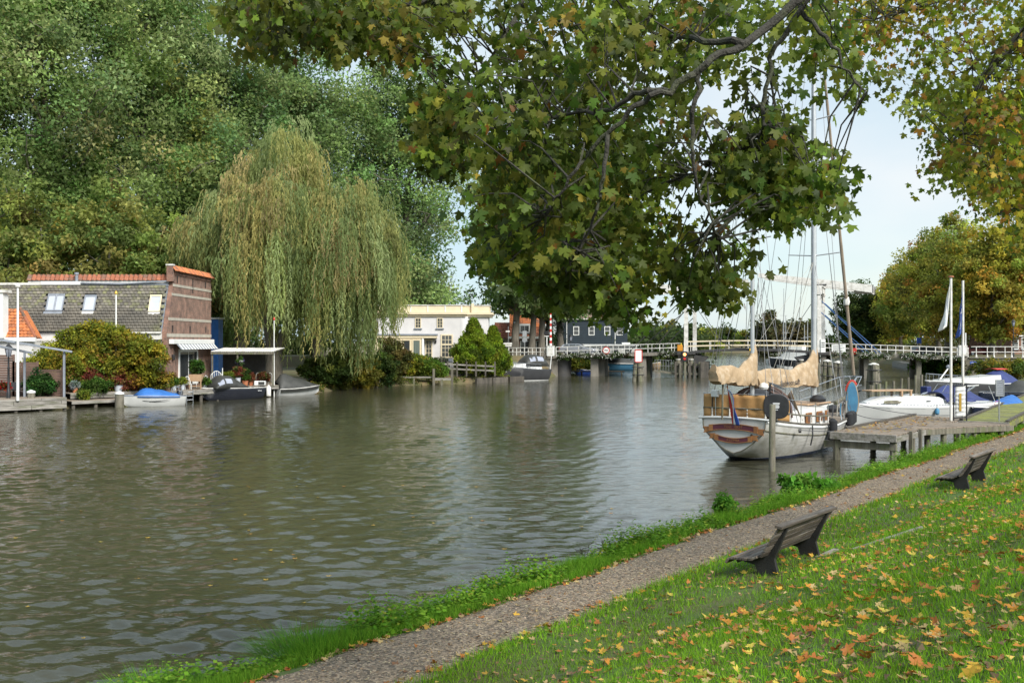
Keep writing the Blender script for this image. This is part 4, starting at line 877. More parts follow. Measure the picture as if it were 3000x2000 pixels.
ribbon(1.38, .86, -.07, .21, 'TOO   GOT'); ribbon(.84, .62, .08, .18, 'A LOMEA')
MB().tube([(-.01, -.75, 1.08), (-.03, -.75, 1.08)], .05, 10).build('exhaust_port', M['black'], kt)
# stern rail: wooden rail on turned balusters, ochre cloth above
edge = [(x, -HK.half(x, HK.sheer(x)) + .03, HK.sheer(x)) for x in np.linspace(5.3, .1, 12)] + [(.03, y, HK.sheer(0) + .03) for y in np.linspace(-1.3, 1.3, 8)] + [(x, HK.half(x, HK.sheer(x)) - .03, HK.sheer(x)) for x in np.linspace(.1, 5.3, 12)]
E_ = [Vector(e) for e in edge]; rail_h = lambda p: .34
MB().tube([p + V(0, 0, .36) for p in E_], .035, 6).build('wooden_rail', M['wood_pile'], kt, smooth=True)
for i, p in enumerate(E_):
    if i % 2 == 0: MB().lathe([(.03, .0), (.045, .06), (.022, .12), (.035, .18), (.022, .24), (.04, .34)], 8, p).build('baluster', M['white_old'], kt, smooth=True)
sc = E_[8:24]; tot = len(sc) - 1
def scf(u, v):
    f = u * tot; i = min(int(f), tot - 1); p = sc[i].lerp(sc[i+1], f - i); return p + V(.02 * math.sin(u * 60), .02 * math.sin(u * 47), .03 + .86 * v + .012 * math.sin(u * 33 + v * 5))
cloth('spray_cloth', 'canvas_or', kt, scf, 80, 6)
MB().tube([p + V(0, 0, .92) for p in E_[7:25]], .016, 6).build('stern_rail', M['chrome'], kt, smooth=True)
for i in (8, 10, 12, 14, 16, 18, 20, 23): MB().tube([E_[i], E_[i] + V(0, 0, .96)], .02, 6).build('stanchion', M['black'], kt, smooth=True)
for lst in (E_[:8], E_[24:]):
    MB().tube([p + V(0, 0, .88) for p in lst], .012, 5).build('lifeline', M['rope'], kt); 
    for p in lst[::3]: MB().tube([p, p + V(0, 0, .9)], .016, 6).build('stanchion', M['chrome'], kt)
# masts, booms, sail covers
MX, ZX = 8.45, 1.75
MB().tube([(MX, 0, 1.0), (MX, 0, 10), (MX, 0, 22)], [.13, .125, .09], 12).build('main_mast', M['alu'], kt, smooth=True)
MB().bx(MX - .15, MX - .125, -.02, .02, 2.6, 21.5).build('mast_track', M['slate'], kt)
MB().tube([(ZX, 0, 1.4), (ZX, 0, 8), (ZX, 0, 14.6)], [.085, .08, .06], 12).build('mizzen_mast', M['alu'], kt, smooth=True)
for x, z, w in ((MX, 8.6, 1.2), (MX, 14.8, 1.0), (ZX, 8.8, .8)): MB().tube([(x, -w, z + .1), (x, 0, z), (x, w, z + .1)], .03, 6).build('spreader', M['alu'], kt, smooth=True)
for x0, x1, z0, z1 in ((MX, 2.1, 2.85, 3.05), (ZX, -1.75, 3.05, 3.35)): MB().tube([(x0, 0, z0), (x1, 0, z1)], .06, 8).build('boom', M['alu'], kt, smooth=True)
def sailcover(mast_x, end_x, zb0, zb1, hump, zmast, seed, name):
    r = np.random.default_rng(seed); n = 48; secs = []
    for i in range(n + 1):
        f = i / n; x = mast_x + .16 + (end_x - mast_x - .16) * f; zb = zb0 + (zb1 - zb0) * f - .16 - .05 * math.sin(f * 14 + seed)
        top = zb + .16 + float(np.interp(f, [0, .03, .09, .17, .27, .4, .7, 1], [zmast, zmast * .97, zmast * .68, zmast * .52, zmast * .42, zmast * .35, zmast * .31, zmast * .30])) + .025 * math.sin(f * 23 + seed)
        w = float(np.interp(f, [0, .06, .15, .5, .9, 1], [.17, .23, .27, .25, .22, .20])); ring = []
        for k in range(22):
            a = 2 * PI * k / 22; wr = 1 + .13 * math.sin(f * 44 + k * 1.3 + seed) * math.sin(f * 9 + k * .7) + .07 * math.sin(f * 90 - k * .9) + r.normal(0, .045)
            t_ = (1 - math.cos(a)) / 2; yy = math.copysign(w * float(np.interp(t_, [0, .06, .25, .5, .8, 1], [.04, .38, .72, .92, 1.0, .93])), math.sin(a)) * wr; ring.append((x + .05 * math.sin(t_ * 7 + f * 20), yy * (.1 if k in (0, 11) else 1), zb + (top - zb) * (1 - t_) - (.05 * abs(math.sin(f * 17 + seed)) if t_ > .8 else 0)))
        secs.append(ring)
    return MB().loft(secs).build(name, M['canvas'], kt, smooth=True, ang=60)
sailcover(MX, 2.0, 2.85, 3.05, .62, 1.75, 1, 'main_sail_cover'); sailcover(ZX, -1.8, 3.05, 3.35, .55, 1.60, 2, 'mizzen_sail_cover')
text('Redmoon sailt', .36, 'text_dark', kt, basis((1, 0, .02), (0, .12, 1), (5.0, -.285, 2.93)), .003, .3)
MB().tube([(-.9, .06, 1.7), (-.95, 0, 3.1)], .04, 8).build('boom_crutch', M['wood_pile'], kt, smooth=True)
# standing rigging
tops = V(MX, 0, 21.8); tz = V(ZX, 0, 14.5)
for sg in (-1, 1):
    for dx, z in ((-.6, 21.5), (.1, 14.8), (.7, 14.6), (-1.1, 8.6)):
        b = V(MX + dx, sg * (HK.half(MX + dx, 1.2) - .04), HK.sheer(MX + dx)); wire(kt, b, V(MX, 0, z), .011)
        MB().tube([b, b + (V(MX, 0, z) - b).normalized() * .5], .022, 6).build('turnbuckle', M['chrome'], kt)
    for dx, z in ((-.5, 14.3), (.5, 8.8), (-1.0, 8.8)):
        b = V(ZX + dx, sg * (HK.half(max(ZX + dx, 0), 1.4) - .04), HK.sheer(max(ZX + dx, 0))); wire(kt, b, V(ZX, 0, z), .011)
    wire(kt, V(.1, sg * 1.35, 1.75), tz, .011)
    MB().tube([(2.2, sg * .9, 3.3), (MX, 0, 8.4)], .007, 4).build('lazy_jack', M['rope_light'], kt); MB().tube([(4.5, sg * .4, 3.2), (MX, 0, 8.4)], .007, 4).build('lazy_jack', M['rope_light'], kt)
wire(kt, V(ZX, 0, 14.4), V(MX, 0, 20.5), .010); wire(kt, V(-1.75, 0, 3.4), V(ZX, 0, 14.3), .010, 'rope', 'topping_lift'); wire(kt, V(2.0, 0, 3.1), V(MX, 0, 21.3), .010, 'rope', 'topping_lift')
bowtip = V(14.0, 0, 2.35)
MB().tube([(11.2, 0, 1.75), (14.0, 0, 2.2)], [.10, .07], 8).build('bowsprit', M['wood_pile'], kt, smooth=True)
wire(kt, bowtip, tops, .012, name='forestay'); wire(kt, V(12.5, 0, 1.95), V(MX, 0, 15), .012, name='forestay')
a_, b_ = bowtip.lerp(tops, .035), bowtip.lerp(tops, .96); pts = [a_.lerp(b_, i / 24) for i in range(25)]
MB().tube(pts, [(.055 + .035 * (1 - i / 24)) * (1.0 + .08 * ((i % 3) - 1)) for i in range(25)], 8).build('furled_jib', M['canvas_grey'], kt, smooth=True)
c_ = bowtip.lerp(tops, .22); MB().tube([c_ + V(0, 0, .25), c_, c_ - V(0, 0, .15)], [.11, .17, .12], 8).build('sail_tie', M['white_old'], kt, smooth=True)
# pulpit
for sg in (-1, 1):
    P = [V(9.6, sg * 1.15, 2.35), V(11.2, sg * .72, 2.65), V(13.0, sg * .42, 2.95), V(14.1, sg * .3, 2.95)]
    MB().tube(P, .02, 6).build('pulpit_rail', M['chrome'], kt, smooth=True); MB().tube([p - V(0, 0, .42) for p in P], .014, 6).build('pulpit_rail', M['chrome'], kt, smooth=True)
    for p, q in ((P[0], V(9.7, sg * 1.15, 1.45)), (P[1], V(11.3, sg * .66, 1.65)), (P[2], V(12.6, sg * .15, 1.9)), (P[3], V(13.8, sg * .05, 2.2))): MB().tube([p, q], .018, 6).build('pulpit_leg', M['chrome'], kt, smooth=True)
MB().tube([(14.1, -.3, 2.95), (14.2, 0, 2.95), (14.1, .3, 2.95)], .02, 6).build('pulpit_rail', M['chrome'], kt, smooth=True)
mb = MB(); mb.tube([(13.6, -.12, 2.1), (12.9, -.14, 1.5), (12.6, -.16, .5)], .035, 6); mb.bar((13.5, -.5, 2.3), (13.8, .35, 2.0), .08, .05); mb.build('anchor', M['black'], kt)
# deckhouse and coaming
dh = [(3.2, 1.02), (7.2, 1.12), (7.9, .95)]
mb = MB(); mb.loft([[(x, -w, z0), (x, -w * .93, z1), (x, 0, z1 + .06), (x, w * .93, z1), (x, w, z0)] for x, w, z0, z1 in ((3.0, 1.18, 1.0, 1.86), (5.4, 1.24, 1.0, 1.90), (7.3, 1.1, 1.0, 1.82), (7.8, .95, 1.0, 1.55))], closed=True); mb.build('deckhouse', M['hull_white'], kt, smooth=True)
for x0, x1 in ((4.3, 4.9), (5.5, 6.1), (6.5, 6.85)):
    w = MB().bx(x0, x1, -1.285, -1.22, 1.28, 1.72).build('house_window', M['wood_warm'], kt, bev=.02); MB().bx(x0 + .08, x1 - .08, -1.295, -1.28, 1.34, 1.66).build('pane', M['canvas_br'], w)
MB().bx(5.8, 8.0, -.75, .75, 1.93, 2.0).build('hatch', M['wood_light'], kt, bev=.02)
MB().tube([(6.0, -1.05, 2.0), (7.7, -1.02, 2.0)], .05, 8).build('stowed_spar', M['wood_light'], kt, smooth=True)
# spray hood: brown bows with clear panes and a tan flap
def hoodp(x, a): w, h = 1.15, 1.25; return V(x + .0, -w * math.cos(a) * (1 - .0), 1.62 + h * math.sin(a)**.75 if math.sin(a) > 0 else 1.62)
sec = [[hoodp(x, PI * k / 14) + V(.28 * math.sin(PI * k / 14) * (1 if x > 3 else -.6), 0, (-.12 if x > 3.2 else 0)) for k in range(15)] for x in (2.15, 2.5, 2.9)]
MB().loft(sec, closed=False).build('spray_hood', M['canvas_br'], kt, smooth=True, thick=.02, rec=False)
for x, m, r in ((2.1, 'canvas_br', .045), (3.0, 'canvas_br', .05)): MB().tube([hoodp(x, PI * k / 14) + V(0, 0, -.02) for k in range(15)], r, 6).build('hood_bow', M[m], kt, smooth=True)
sec = [[hoodp(x, PI * k / 14) + V(0, 0, dz) for k in (1, 2, 3, 4, 5)] for x, dz in ((2.95, -.03), (3.3, -.12), (3.62, -.35))]
MB().loft(sec, closed=False).build('hood_pane', M['perspex'], kt, smooth=True, rec=False)
sec = [[hoodp(x, PI * k / 14) + V(0, 0, dz) for k in (5, 6, 7, 8, 9, 10, 11, 12, 13)] for x, dz in ((2.95, -.03), (3.4, -.15), (3.9, -.5))]
MB().loft(sec, closed=False).build('hood_front', M['perspex'], kt, smooth=True, rec=False)
cloth('hood_flap', 'canvas', kt, lambda u, v: V(3.05 + .75 * v + .3 * u, -1.02 - .16 * v + .3 * (u - .3) * (1 - v), 2.72 - 1.05 * v - .25 * u), 5, 8)
# life raft case, white box, flag, radar dome, solar panel, board, fenders
lr = [V(0, .48 * (abs(math.cos(a))**.72) * math.copysign(1, math.cos(a)), .48 * (abs(math.sin(a))**.72) * math.copysign(1, math.sin(a))) for a in np.linspace(0, 2 * PI, 24, endpoint=False)]
lb = basis((-.80, -.35, 0), (.35, -.93, 0), (.30, -1.62, 2.22))
o = MB().prism([lb @ p for p in lr], lb.to_3x3() @ V(.16, 0, 0)).build('ring_buoy_cover', M['black'], kt, smooth=True, bev=.03)
for k, (w, zz) in enumerate([(.26, .13), (.24, .09), (.19, .045), (.22, .01), (.23, -.025), (.19, -.06), (.12, -.125)]):
    MB().add([lb @ V(.168, y, z) for y, z in ((-w/2, zz - .011), (w/2, zz - .011), (w/2, zz + .011), (-w/2, zz + .011))], [(0, 1, 2, 3)]).build('printed_line', M['text_white'], o, rec=False)
MB().bx(-.12, .06, .62, .92, 2.52, 2.78).build('white_box', M['white'], kt, bev=.02); MB().tube([(0, .77, 1.7), (0, .77, 2.52)], .02, 6).build('box_pole', M['chrome'], kt)
MB().tube([(-.02, .08, 1.75), (-.42, .08, 3.05)], .018, 6).build('flag_staff', M['wood_warm'], kt)
fp = lambda u, v: V(-.42 + .36 * v * (1 - u * .3) + .02, .10 - .62 * u * (v ** .6) * (1 - .55 * v) + .07 * math.sin(v * 6 + u * 5) * u - .06*v, 3.02 - 1.55 * v * (1 - .12 * u) - .22 * u)
for k, m in enumerate(('red', 'white', 'blue')): cloth('flag_stripe', m, kt, (lambda k: lambda u, v: fp((k + u) / 3, v))(k), 4, 20, .006)
MB().lathe([(.02, 0), (.16, .03), (.2, .12), (.15, .24), (.02, .30)], 14, (1.9, -.42, 2.75)).build('radar_dome', M['white'], kt, smooth=True)
MB().tube([(2.05, -.62, 1.6), (2.05, -.62, 3.0)], .05, 8).build('dome_post', M['black'], kt); MB().prism([(2.0, -.55, 3.05), (2.5, -.75, 2.92), (2.55, -1.05, 2.75), (2.05, -.85, 2.88)], (.01, 0, .03)).build('solar_panel', M['black'], kt)
bd = basis((.35, -.94, 0), (0, 0, 1), (9.9, -1.25, 2.05)); sh = [V(.30 * math.cos(a) * (1 - .15 * math.sin(a)), .84 * math.sin(a), 0) for a in np.linspace(0, 2 * PI, 26, endpoint=False)]
MB().prism([bd @ V(p.x * .86, p.y * .93, .07) for p in sh], bd.to_3x3() @ V(0, 0, .05)).build('board_face', M['blue_light'], kt)
MB().prism([bd @ p for p in sh], bd.to_3x3() @ V(0, 0, .07)).build('board', M['canvas'], kt, smooth=True)
MB().tube([bd @ V(.30 * math.cos(a), .84 * math.sin(a), .03) for a in np.linspace(.9, 2.7, 12)], .05, 6).build('board_edge', M['red'], kt, smooth=True)
for x, y, m in ((7.6, -.5, 'tarp_navy'), (8.9, -.7, 'tarp_navy')): MB().lathe([(.05, 0), (.34, .05), (.36, .2), (.2, .34), (.03, .38)], 10, (x, y, 1.95 if x < 8 else 1.45)).build('sail_bag', M['black'], kt, smooth=True)
for k in range(6):
    x = 5.8 + k * .55; MB().tube([(x, -HK.half(x, 1.2) - .02, HK.sheer(x) + .8), (x + .05, -HK.half(x, 1.2) + .03, HK.sheer(x) + .3)], .03, 6).build('coiled_line', M[['rope', 'rope_light', 'blue_light'][k % 3]], kt)
def fender(boat, x, H, L, r, mat, label=None, y_out=.02, zb=None):
    y = -(H.half(x, H.sheer(x) - .3) + r + y_out); zt = (zb if zb is not None else .15) + L
    o = MB().tube([(x, y, zt - L), (x, y, zt - L + .06), (x, y, zt - .10), (x, y, zt)], [r * .5, r, r, r * .35], 10).build('fender', M[mat], boat, smooth=True)
    MB().tube([(x, y, zt), (x, -H.half(x, H.sheer(x)) + .02, H.sheer(x) + .5)], .012, 4).build('fender_rope', M['rope'], o)
fender(kt, 5.45, HK, 1.18, .19, 'rubber', zb=.28)
for x in (8.2, 9.0, 9.9): fender(kt, x, HK, .62, .17, 'rubber', zb=.95)
MB().tube([(3.2, -1.86, .5), (3.25, -1.93, .9), (3.3, -1.90, 1.3)], .03, 6).build('chain_plate', M['black'], kt); MB().tube([(4.9, -1.9, .5), (4.95, -1.97, .9), (4.95, -1.94, 1.24)], .03, 6).build('chain_plate', M['black'], kt)
MB().tube([(1.9, -1.88, 1.18), (1.95, -1.95, 1.18)], .08, 10).build('fairlead', M['black'], kt)
# mooring lines
def line(label, a, b, sag, r=.016, mat='rope'):
    a, b = Vector(a), Vector(b); pts = [a.lerp(b, i / 14) - V(0, 0, sag * 4 * (i / 14) * (1 - i / 14)) for i in range(15)]
    return tag(MB().tube(pts, r, 5).build('mooring_line', M[mat], smooth=True), label, 'rope')
Wk = lambda x, y, z: Matrix.Rotation(ANG, 4, 'Z') @ V(x, y, z) + V(8.66, 40, 0)
line('blue grey mooring line from the ketch stern quarter across to the jetty', Wk(2.0, -1.95, 1.2), V(16.6, 42.4, 1.2), .12)
line('dark mooring line from the bow of the ketch to the gate post', Wk(10.2, -1.1, 1.9), at_m(2790, 46.5, 1.35), .2)
line('slack mooring line hanging from the ketch bow to the jetty cleat', Wk(9.7, -1.2, 1.5), V(18.4, 48.5, 1.18), .25)

# ------------------------------------------------------------------ white yacht and the boats behind it
def frame_from(px0, D0, px1, D1):
    a, b = V(wx(px0, D0), D0, 0), V(wx(px1, D1), D1, 0); d = b - a; return a, math.atan2(d.y, d.x), d.length
a_, rz_, L_ = frame_from(2462, 55.5, 2893, 58.6)
yt = thing('yacht', 'white sailing yacht with teak trim lying behind the jetty', 'sailboat', a_, rz_)
HY = Hull([(0, .06, .55, 1.42, 1, 0), (.8, .5, .0, 1.36, .8, 0), (2.4, 1.15, -.5, 1.26, .55, 0), (4.6, 1.5, -.6, 1.20, .45, 0), (6.6, 1.42, -.5, 1.20, .42, 0), (L_ - .5, 1.1, -.1, 1.28, .4, 0), (L_, 1.0, .25, 1.30, .4, 0)])
HY.make(yt, 'hull_white', 'hull_navy', .10, deck='hull_white', deck_in=.03)
for sg in (-1, 1):
    mb = MB()
    for k in range(44): x = .7 + k * (L_ - 1.2) / 44; mb.bar((x, sg * (HY.half(x, 1.2) - .01), HY.sheer(x) + .03), (x + .13, sg * (HY.half(x + .13, 1.2) - .01), HY.sheer(x + .13) + .03), .03, .05)
    mb.build('toe_rail', M['slate'], yt)
    MB().tube([(x, sg * (HY.half(x, HY.sheer(x) - .16) + .012), HY.sheer(x) - .16) for x in np.linspace(.3, L_, 20)], .012, 5).build('cove_stripe', M['steel'], yt)
MB().loft([[(x, -w, z0), (x, -w * .82, z1), (x, 0, z1 + .08), (x, w * .82, z1), (x, w, z0)] for x, w, z0, z1 in ((1.5, .35, 1.2, 1.35), (2.5, .8, 1.2, 1.62), (4.6, .95, 1.2, 1.72), (5.9, .92, 1.2, 1.62), (6.6, .85, 1.2, 1.34))]).build('cabin', M['hull_white'], yt, smooth=True)
MB().prism([(2.15, -.905, 1.34), (3.1, -.93, 1.34), (3.3, -.93, 1.40), (3.0, -.86, 1.52), (2.2, -.83, 1.50)], (0, .03, 0)).build('cabin_window', M['wood_pile'], yt)
MB().bx(4.9, 5.2, -.94, -.90, 1.42, 1.46).build('vent', M['black'], yt)
MB().bx(1.6, 4.3, -.55, .4, 1.98, 2.05).build('teak_bench_top', M['wood_light'], yt, bev=.01)
for x, y in ((3.6, -.5), (4.2, -.5), (3.6, .35), (4.2, .35)): MB().bx(x - .05, x + .05, y - .05, y + .05, 1.7, 1.98).build('bench_leg', M['wood_light'], yt)
for k in range(3): MB().bx(4.4 + k * .5, 4.8 + k * .5, -.6, -.52, 1.72, 1.78).build('grab_rail', M['wood_pile'], yt)
for x in (1.0, 3.0, 5.0, 6.6, 6.75): MB().tube([(x, -HY.half(x, 1.2) + .04, 1.2), (x, -HY.half(x, 1.2) + .04, 1.9)], .014, 5).build('stanchion', M['chrome'], yt)
MB().tube([(x, -HY.half(x, 1.2) + .04, 1.88) for x in np.linspace(1, L_ - .8, 10)], .006, 4).build('lifeline', M['wire'], yt)
cloth('cockpit_cover', 'tarp_navy', yt, lambda u, v: V(6.2 + 2.0 * u, -1.0 + 2.0 * v, 1.36 + .55 * math.sin(PI * v)**.6 * (1 - .55 * u) + .03 * math.sin(u * 13 + v * 9)), 14, 14, .02)
for x in (7.0, 7.7): MB().tube([(x - .5, -.95, 1.3), (x + .2, -.9, 2.25), (x + .2, .9, 2.25), (x - .5, .95, 1.3)], .022, 6).build('stern_arch', M['chrome'], yt)
MB().tube([(6.9, -.95, 2.2), (8.4, -.95, 2.25)], .025, 6).build('stern_arch_bar', M['white'], yt); MB().tube([(L_ - .2, -.8, 1.3), (L_ - .7, -.85, 2.2)], .02, 6).build('stern_arch_leg', M['chrome'], yt)
MB().tube([(7.0, -1.0, 1.3), (7.5, -1.02, 1.9), (8.1, -1.0, 2.2)], .05, 6).build('outboard_tube', M['chrome'], yt)
fender(yt, 5.1, HY, .36, .12, 'blue_light', zb=.72)
MB().tube([(L_ - .35 + .17 * math.cos(a), -1.1, 1.2 + .16 * math.sin(a)) for a in np.linspace(0, 2 * PI, 16)], .012, 5).build('coiled_line', M['red'], yt)

def motorboat(label, px0, D0, px1, D1, B, sheer0, sheer1, hullmat, boot=None, rail=None, deck='hull_white', group=None, name='motorboat', deck_in=.06, full=.35, cat='motorboat', bow_up=1.0):
    """x = 0 at the stern, x = L at the bow"""
    a, r, L = frame_from(px0, D0, px1, D1); t = thing(name, label, cat, a, r, group)
    st = [(0, B * .93, -.2, sheer0, full, 0), (L * .3, B, -.35, sheer0 * 1.0, full, 0), (L * .6, B * .92, -.3, sheer0 + (sheer1 - sheer0) * .35, full + .08, 0), (L * .85, B * .52, -.1, sheer0 + (sheer1 - sheer0) * .75, full + .25, 0), (L, .04, sheer1 * .35, sheer1, 1, 0)]
    H = Hull(st); H.make(t, hullmat, boot, .08, rail=.035 if rail else None, rail_mat=rail, deck=deck, deck_in=deck_in); return t, H, L
def cover(t, H, x0, x1, mat, zf, nx=16, ny=14, over=.03, drop=.12, name='cover', seed=0):
    """tarpaulin stretched over the boat: zf(f) ridge height along the boat"""
    def fn(u, v):
        x = x0 + (x1 - x0) * u; b = H.half(x, H.sheer(x)) + over; a = (v * 2 - 1); zs = H.sheer(x) + .03; s_ = 1 - abs(a)**1.6
        z = zs + (zf(u) - zs) * s_ - drop * max(0, abs(a) - .86) / .14 + (.028 * math.sin(u * 17 + a * 6 + seed) - .05 * abs(math.sin(u * 7 + a * 2.5 + seed * 2))) * s_
        return V(x, a * b, z)
    return cloth(name, mat, t, fn, nx, ny, .015)
t, H, L = motorboat('open boat under a navy blue canvas cover behind the white yacht', 2872, 66, 2672, 63.5, 1.0, .95, 1.0, 'hull_dark', deck='wood_deck')
cover(t, H, .2, L - 1.0, 'tarp_navy', lambda u: float(np.interp(u, [0, .3, .62, 1], [1.1, 1.85, 2.0, 1.25])))
MB().loft([[(L - 1.25, y, 1.0 + .55 * (1 - (y / .9)**2)) for y in np.linspace(-.85, .85, 7)], [(L - .55, y * .6, 1.02) for y in np.linspace(-.85, .85, 7)]], closed=False).build('windscreen', M['perspex'], t, rec=False)
MB().tube([(.3, -1.15, .75), (.5, -1.15, .75), (2.2, -1.18, .75), (2.4, -1.18, .75)], [.1, .2, .2, .1], 10).build('long_fender', M['hull_charcoal'], t, smooth=True)
t, H, L = motorboat('charcoal cabin cruiser with white superstructure and railed bow below the quay wall', 2950, 86, 2712, 80, 1.35, 1.25, 1.65, 'hull_charcoal', 'hull_navy', 'white')
MB().loft([[(x, -w, z0), (x, -w * .88, z1), (x, w * .88, z1), (x, w, z0)] for x, w, z0, z1 in ((2.4, 1.05, 1.2, 1.95), (4.2, 1.0, 1.25, 1.85), (L - 1.6, .55, 1.4, 1.7))]).build('cabin', M['hull_white'], t, smooth=True)
for x in (2.9, 3.5): MB().tube([(x, -1.0, 1.7), (x, -1.06, 1.7)], .12, 10).build('porthole', M['glass'], t)
MB().bx(3.0, 4.0, -1.36, -1.3, .9, 1.1).build('name_plate', M['hull_white'], t)
cover(t, H, .1, 2.5, 'tarp_navy', lambda u: 2.0 + .35 * math.sin(u * 3)); cloth('red_cover', 'red', t, lambda u, v: V(.3 + 1.6 * u, -.9 + 1.2 * v, 2.36 + .1 * math.sin(v * 3)), 6, 6)
for sg in (-1, 1):
    P = [(x, sg * (H.half(x, H.sheer(x)) - .05), H.sheer(x)) for x in np.linspace(L * .45, L - .05, 7)]; rails(t, 'bow_railing', 'chrome', P, .55, .014, True, (1.0,))
MB().tube([(L - 1.5, .2, 1.7), (L - 2.8, .1, 2.6)], .05, 6).build('folded_mast', M['white'], t); MB().lathe([(.03, 0), (.2, .1), (.2, .25), (.03, .35)], 10, (L - 2.8, .1, 2.5)).build('lamp_globe', M['slate'], t, smooth=True)
t, H, L = motorboat('dark navy open launch with black hood moored at the mossy dock', 3090, 72, 2868, 68, 1.1, 1.2, 1.35, 'hull_navy', None, 'hull_navy', deck='wood_dark')
cover(t, H, L * .35, L * .75, 'tarp_dark', lambda u: 1.3 + .8 * math.sin(PI * min(u * 1.2 + .15, 1))); MB().bx(L * .3, L * .36, -.9, .9, 1.2, 1.9).build('windscreen', M['perspex'], t)
t, H, L = motorboat('navy motorboat with white bow deck tucked behind the notice box', 2968, 61, 2850, 56.5, .95, .85, 1.1, 'hull_navy', None, 'white')
cover(t, H, .3, L * .62, 'tarp_blue', lambda u: 1.55 - .5 * u)
# the launch lying low behind the piles
t, H, L = motorboat('low dark workboat behind the slim mooring piles', 2745, 76, 2640, 74, .9, .6, .7, 'hull_dark', deck='wood_dark')
MB().bx(1.0, 1.5, -.3, .3, .55, 1.4).build('engine_box', M['tarp_navy'], t, bev=.05)
# ------------------------------------------------------------------ drawbridge
BO = V(5.4, 139.0, 0); BRZ = -.217
bmat = Matrix.Translation(BO) @ Matrix.Rotation(BRZ, 4, 'Z'); binv = bmat.inverted()
def bl(px, py, y=0.0):
    """bridge coordinates of what a photo pixel shows on the bridge plane y"""
    p0 = bmat @ V(0, y, 0); nn = bmat.to_3x3() @ V(0, 1, 0); r = V((px - 1500) / 3000, 1, -(py - 1000) / 3000); c = V(0, 0, CAMZ)
    return binv @ (c + r * ((p0 - c).dot(nn) / r.dot(nn)))
br = thing('drawbridge', 'double Dutch drawbridge with white portals and balance beams across the canal', 'bridge', BO, BRZ)
SK = .9   # skew of the far side
XL, XR = bl(2010, 1000).x, bl(2400, 1000).x; XM = (XL + XR) / 2 ; XE = bl(2838, 1000).x
dz = lambda x: float(np.interp(x, [-8, 0, XL, XR, XE, XE + 20], [2.7, 2.8, 3.36, 3.36, 2.75, 2.7]))
def deckseg(name, x0, x1, mat, th=.42, n=4, y0=-.2, y1=6.4):
    xs = np.linspace(x0, x1, n + 1); return MB().loft([[(x, y0, dz(x) - th), (x, y1, dz(x) - th), (x, y1, dz(x)), (x, y0, dz(x))] for x in xs]).build(name, M[mat], br)
deckseg('approach_deck', 0, XL - .35, 'concrete'); deckseg('approach_deck', XR + .35, XE, 'concrete')
for a, b in ((0, XL - .4), (XR + .4, XE)): deckseg('road_surface', a, b, 'asphalt', -.03, 4, .5, 5.6)
def lz(x): return 3.36 + .42 * (1 - ((x - XM) / (XM - XL))**2)
for a, b in ((XL + .2, XM - .06), (XM + .06, XR - .2)):
    MB().loft([[(x, .1, lz(x) - .32), (x, 5.6, lz(x) - .32), (x, 5.6, lz(x)), (x, .1, lz(x))] for x in np.linspace(a, b, 9)]).build('bridge_leaf', M['bridge_dark'], br)
    for y in (.05, 5.65):
        for h in (.62, 1.22): MB().loft([[(x, y - .04, lz(x) * .35 + 3.36 * .65 + h), (x, y + .04, lz(x) * .35 + 3.36 * .65 + h), (x, y + .04, lz(x) * .35 + 3.36 * .65 + h + .17), (x, y - .04, lz(x) * .35 + 3.36 * .65 + h + .17)] for x in np.linspace(a, b, 5)]).build('leaf_railing', M['cream'], br)
        for x in np.linspace(a + .4, b - .4, 4): MB().bx(x - .04, x + .04, y - .03, y + .03, lz(x), lz(x) + 1.2).build('leaf_post', M['white_old'], br)
# portals
for X in (XL, XR):
    for y, dx in ((.1, 0), (5.6, SK)):
        x = X + dx; MB().loft([[(x - w, y - w, z), (x + w, y - w, z), (x + w, y + w, z), (x - w, y + w, z)] for w, z in ((.27, 3.2), (.25, 7), (.22, 11.3))]).build('portal_column', M['white_old'], br)
        MB().bx(x - .30, x + .30, y - .3, y + .3, 3.3, 3.9).build('column_foot', M['white_old'], br)
        MB().bx(x - .34, x + .34, y - .34, y + .34, 10.75, 10.95).build('column_moulding', M['white_old'], br)
    for z0, z1, w in ((10.95, 11.7, .3), (11.7, 11.9, .42)): MB().prism([(X - w, -.25, z0), (X + w, -.25, z0), (X + w + SK, 6.0, z0), (X - w + SK, 6.0, z0)], (0, 0, z1 - z0)).build('portal_lintel', M['white_old'], br)
    for y0, dx, sg in ((.1, 0, 1), (5.6, SK, -1)):
        pts = [(X + dx + SK * .3 * sg * (1 - math.cos(a)) , y0 + sg * 1.7 * (1 - math.cos(a)), 9.0 + 1.9 * math.sin(a)) for a in np.linspace(0, PI / 2, 7)]; MB().tube(pts, .11, 6).build('arch_brace', M['white_old'], br)
    MB().bx(X - .9, X + .9, -.1, .5, 11.9, 12.05).build('bearing', M['bridge_dark'], br); MB().bx(X - .9 + SK, X + .9 + SK, 5.3, 5.8, 11.9, 12.05).build('bearing', M['bridge_dark'], br)
def beam(x0, z0, x1, z1, y, h0=.62, h1=.42):
    return MB().loft([[(x, y - .22, z - h / 2), (x, y + .22, z - h / 2), (x, y + .22, z + h / 2), (x, y - .22, z + h / 2)] for x, z, h in ((x0, z0, h0), (x0 + (x1 - x0) * .5, (z0 + z1) / 2, (h0 + h1) / 2 + .05), (x1, z1, h1))]).build('balance_beam', M['white_old'], br)
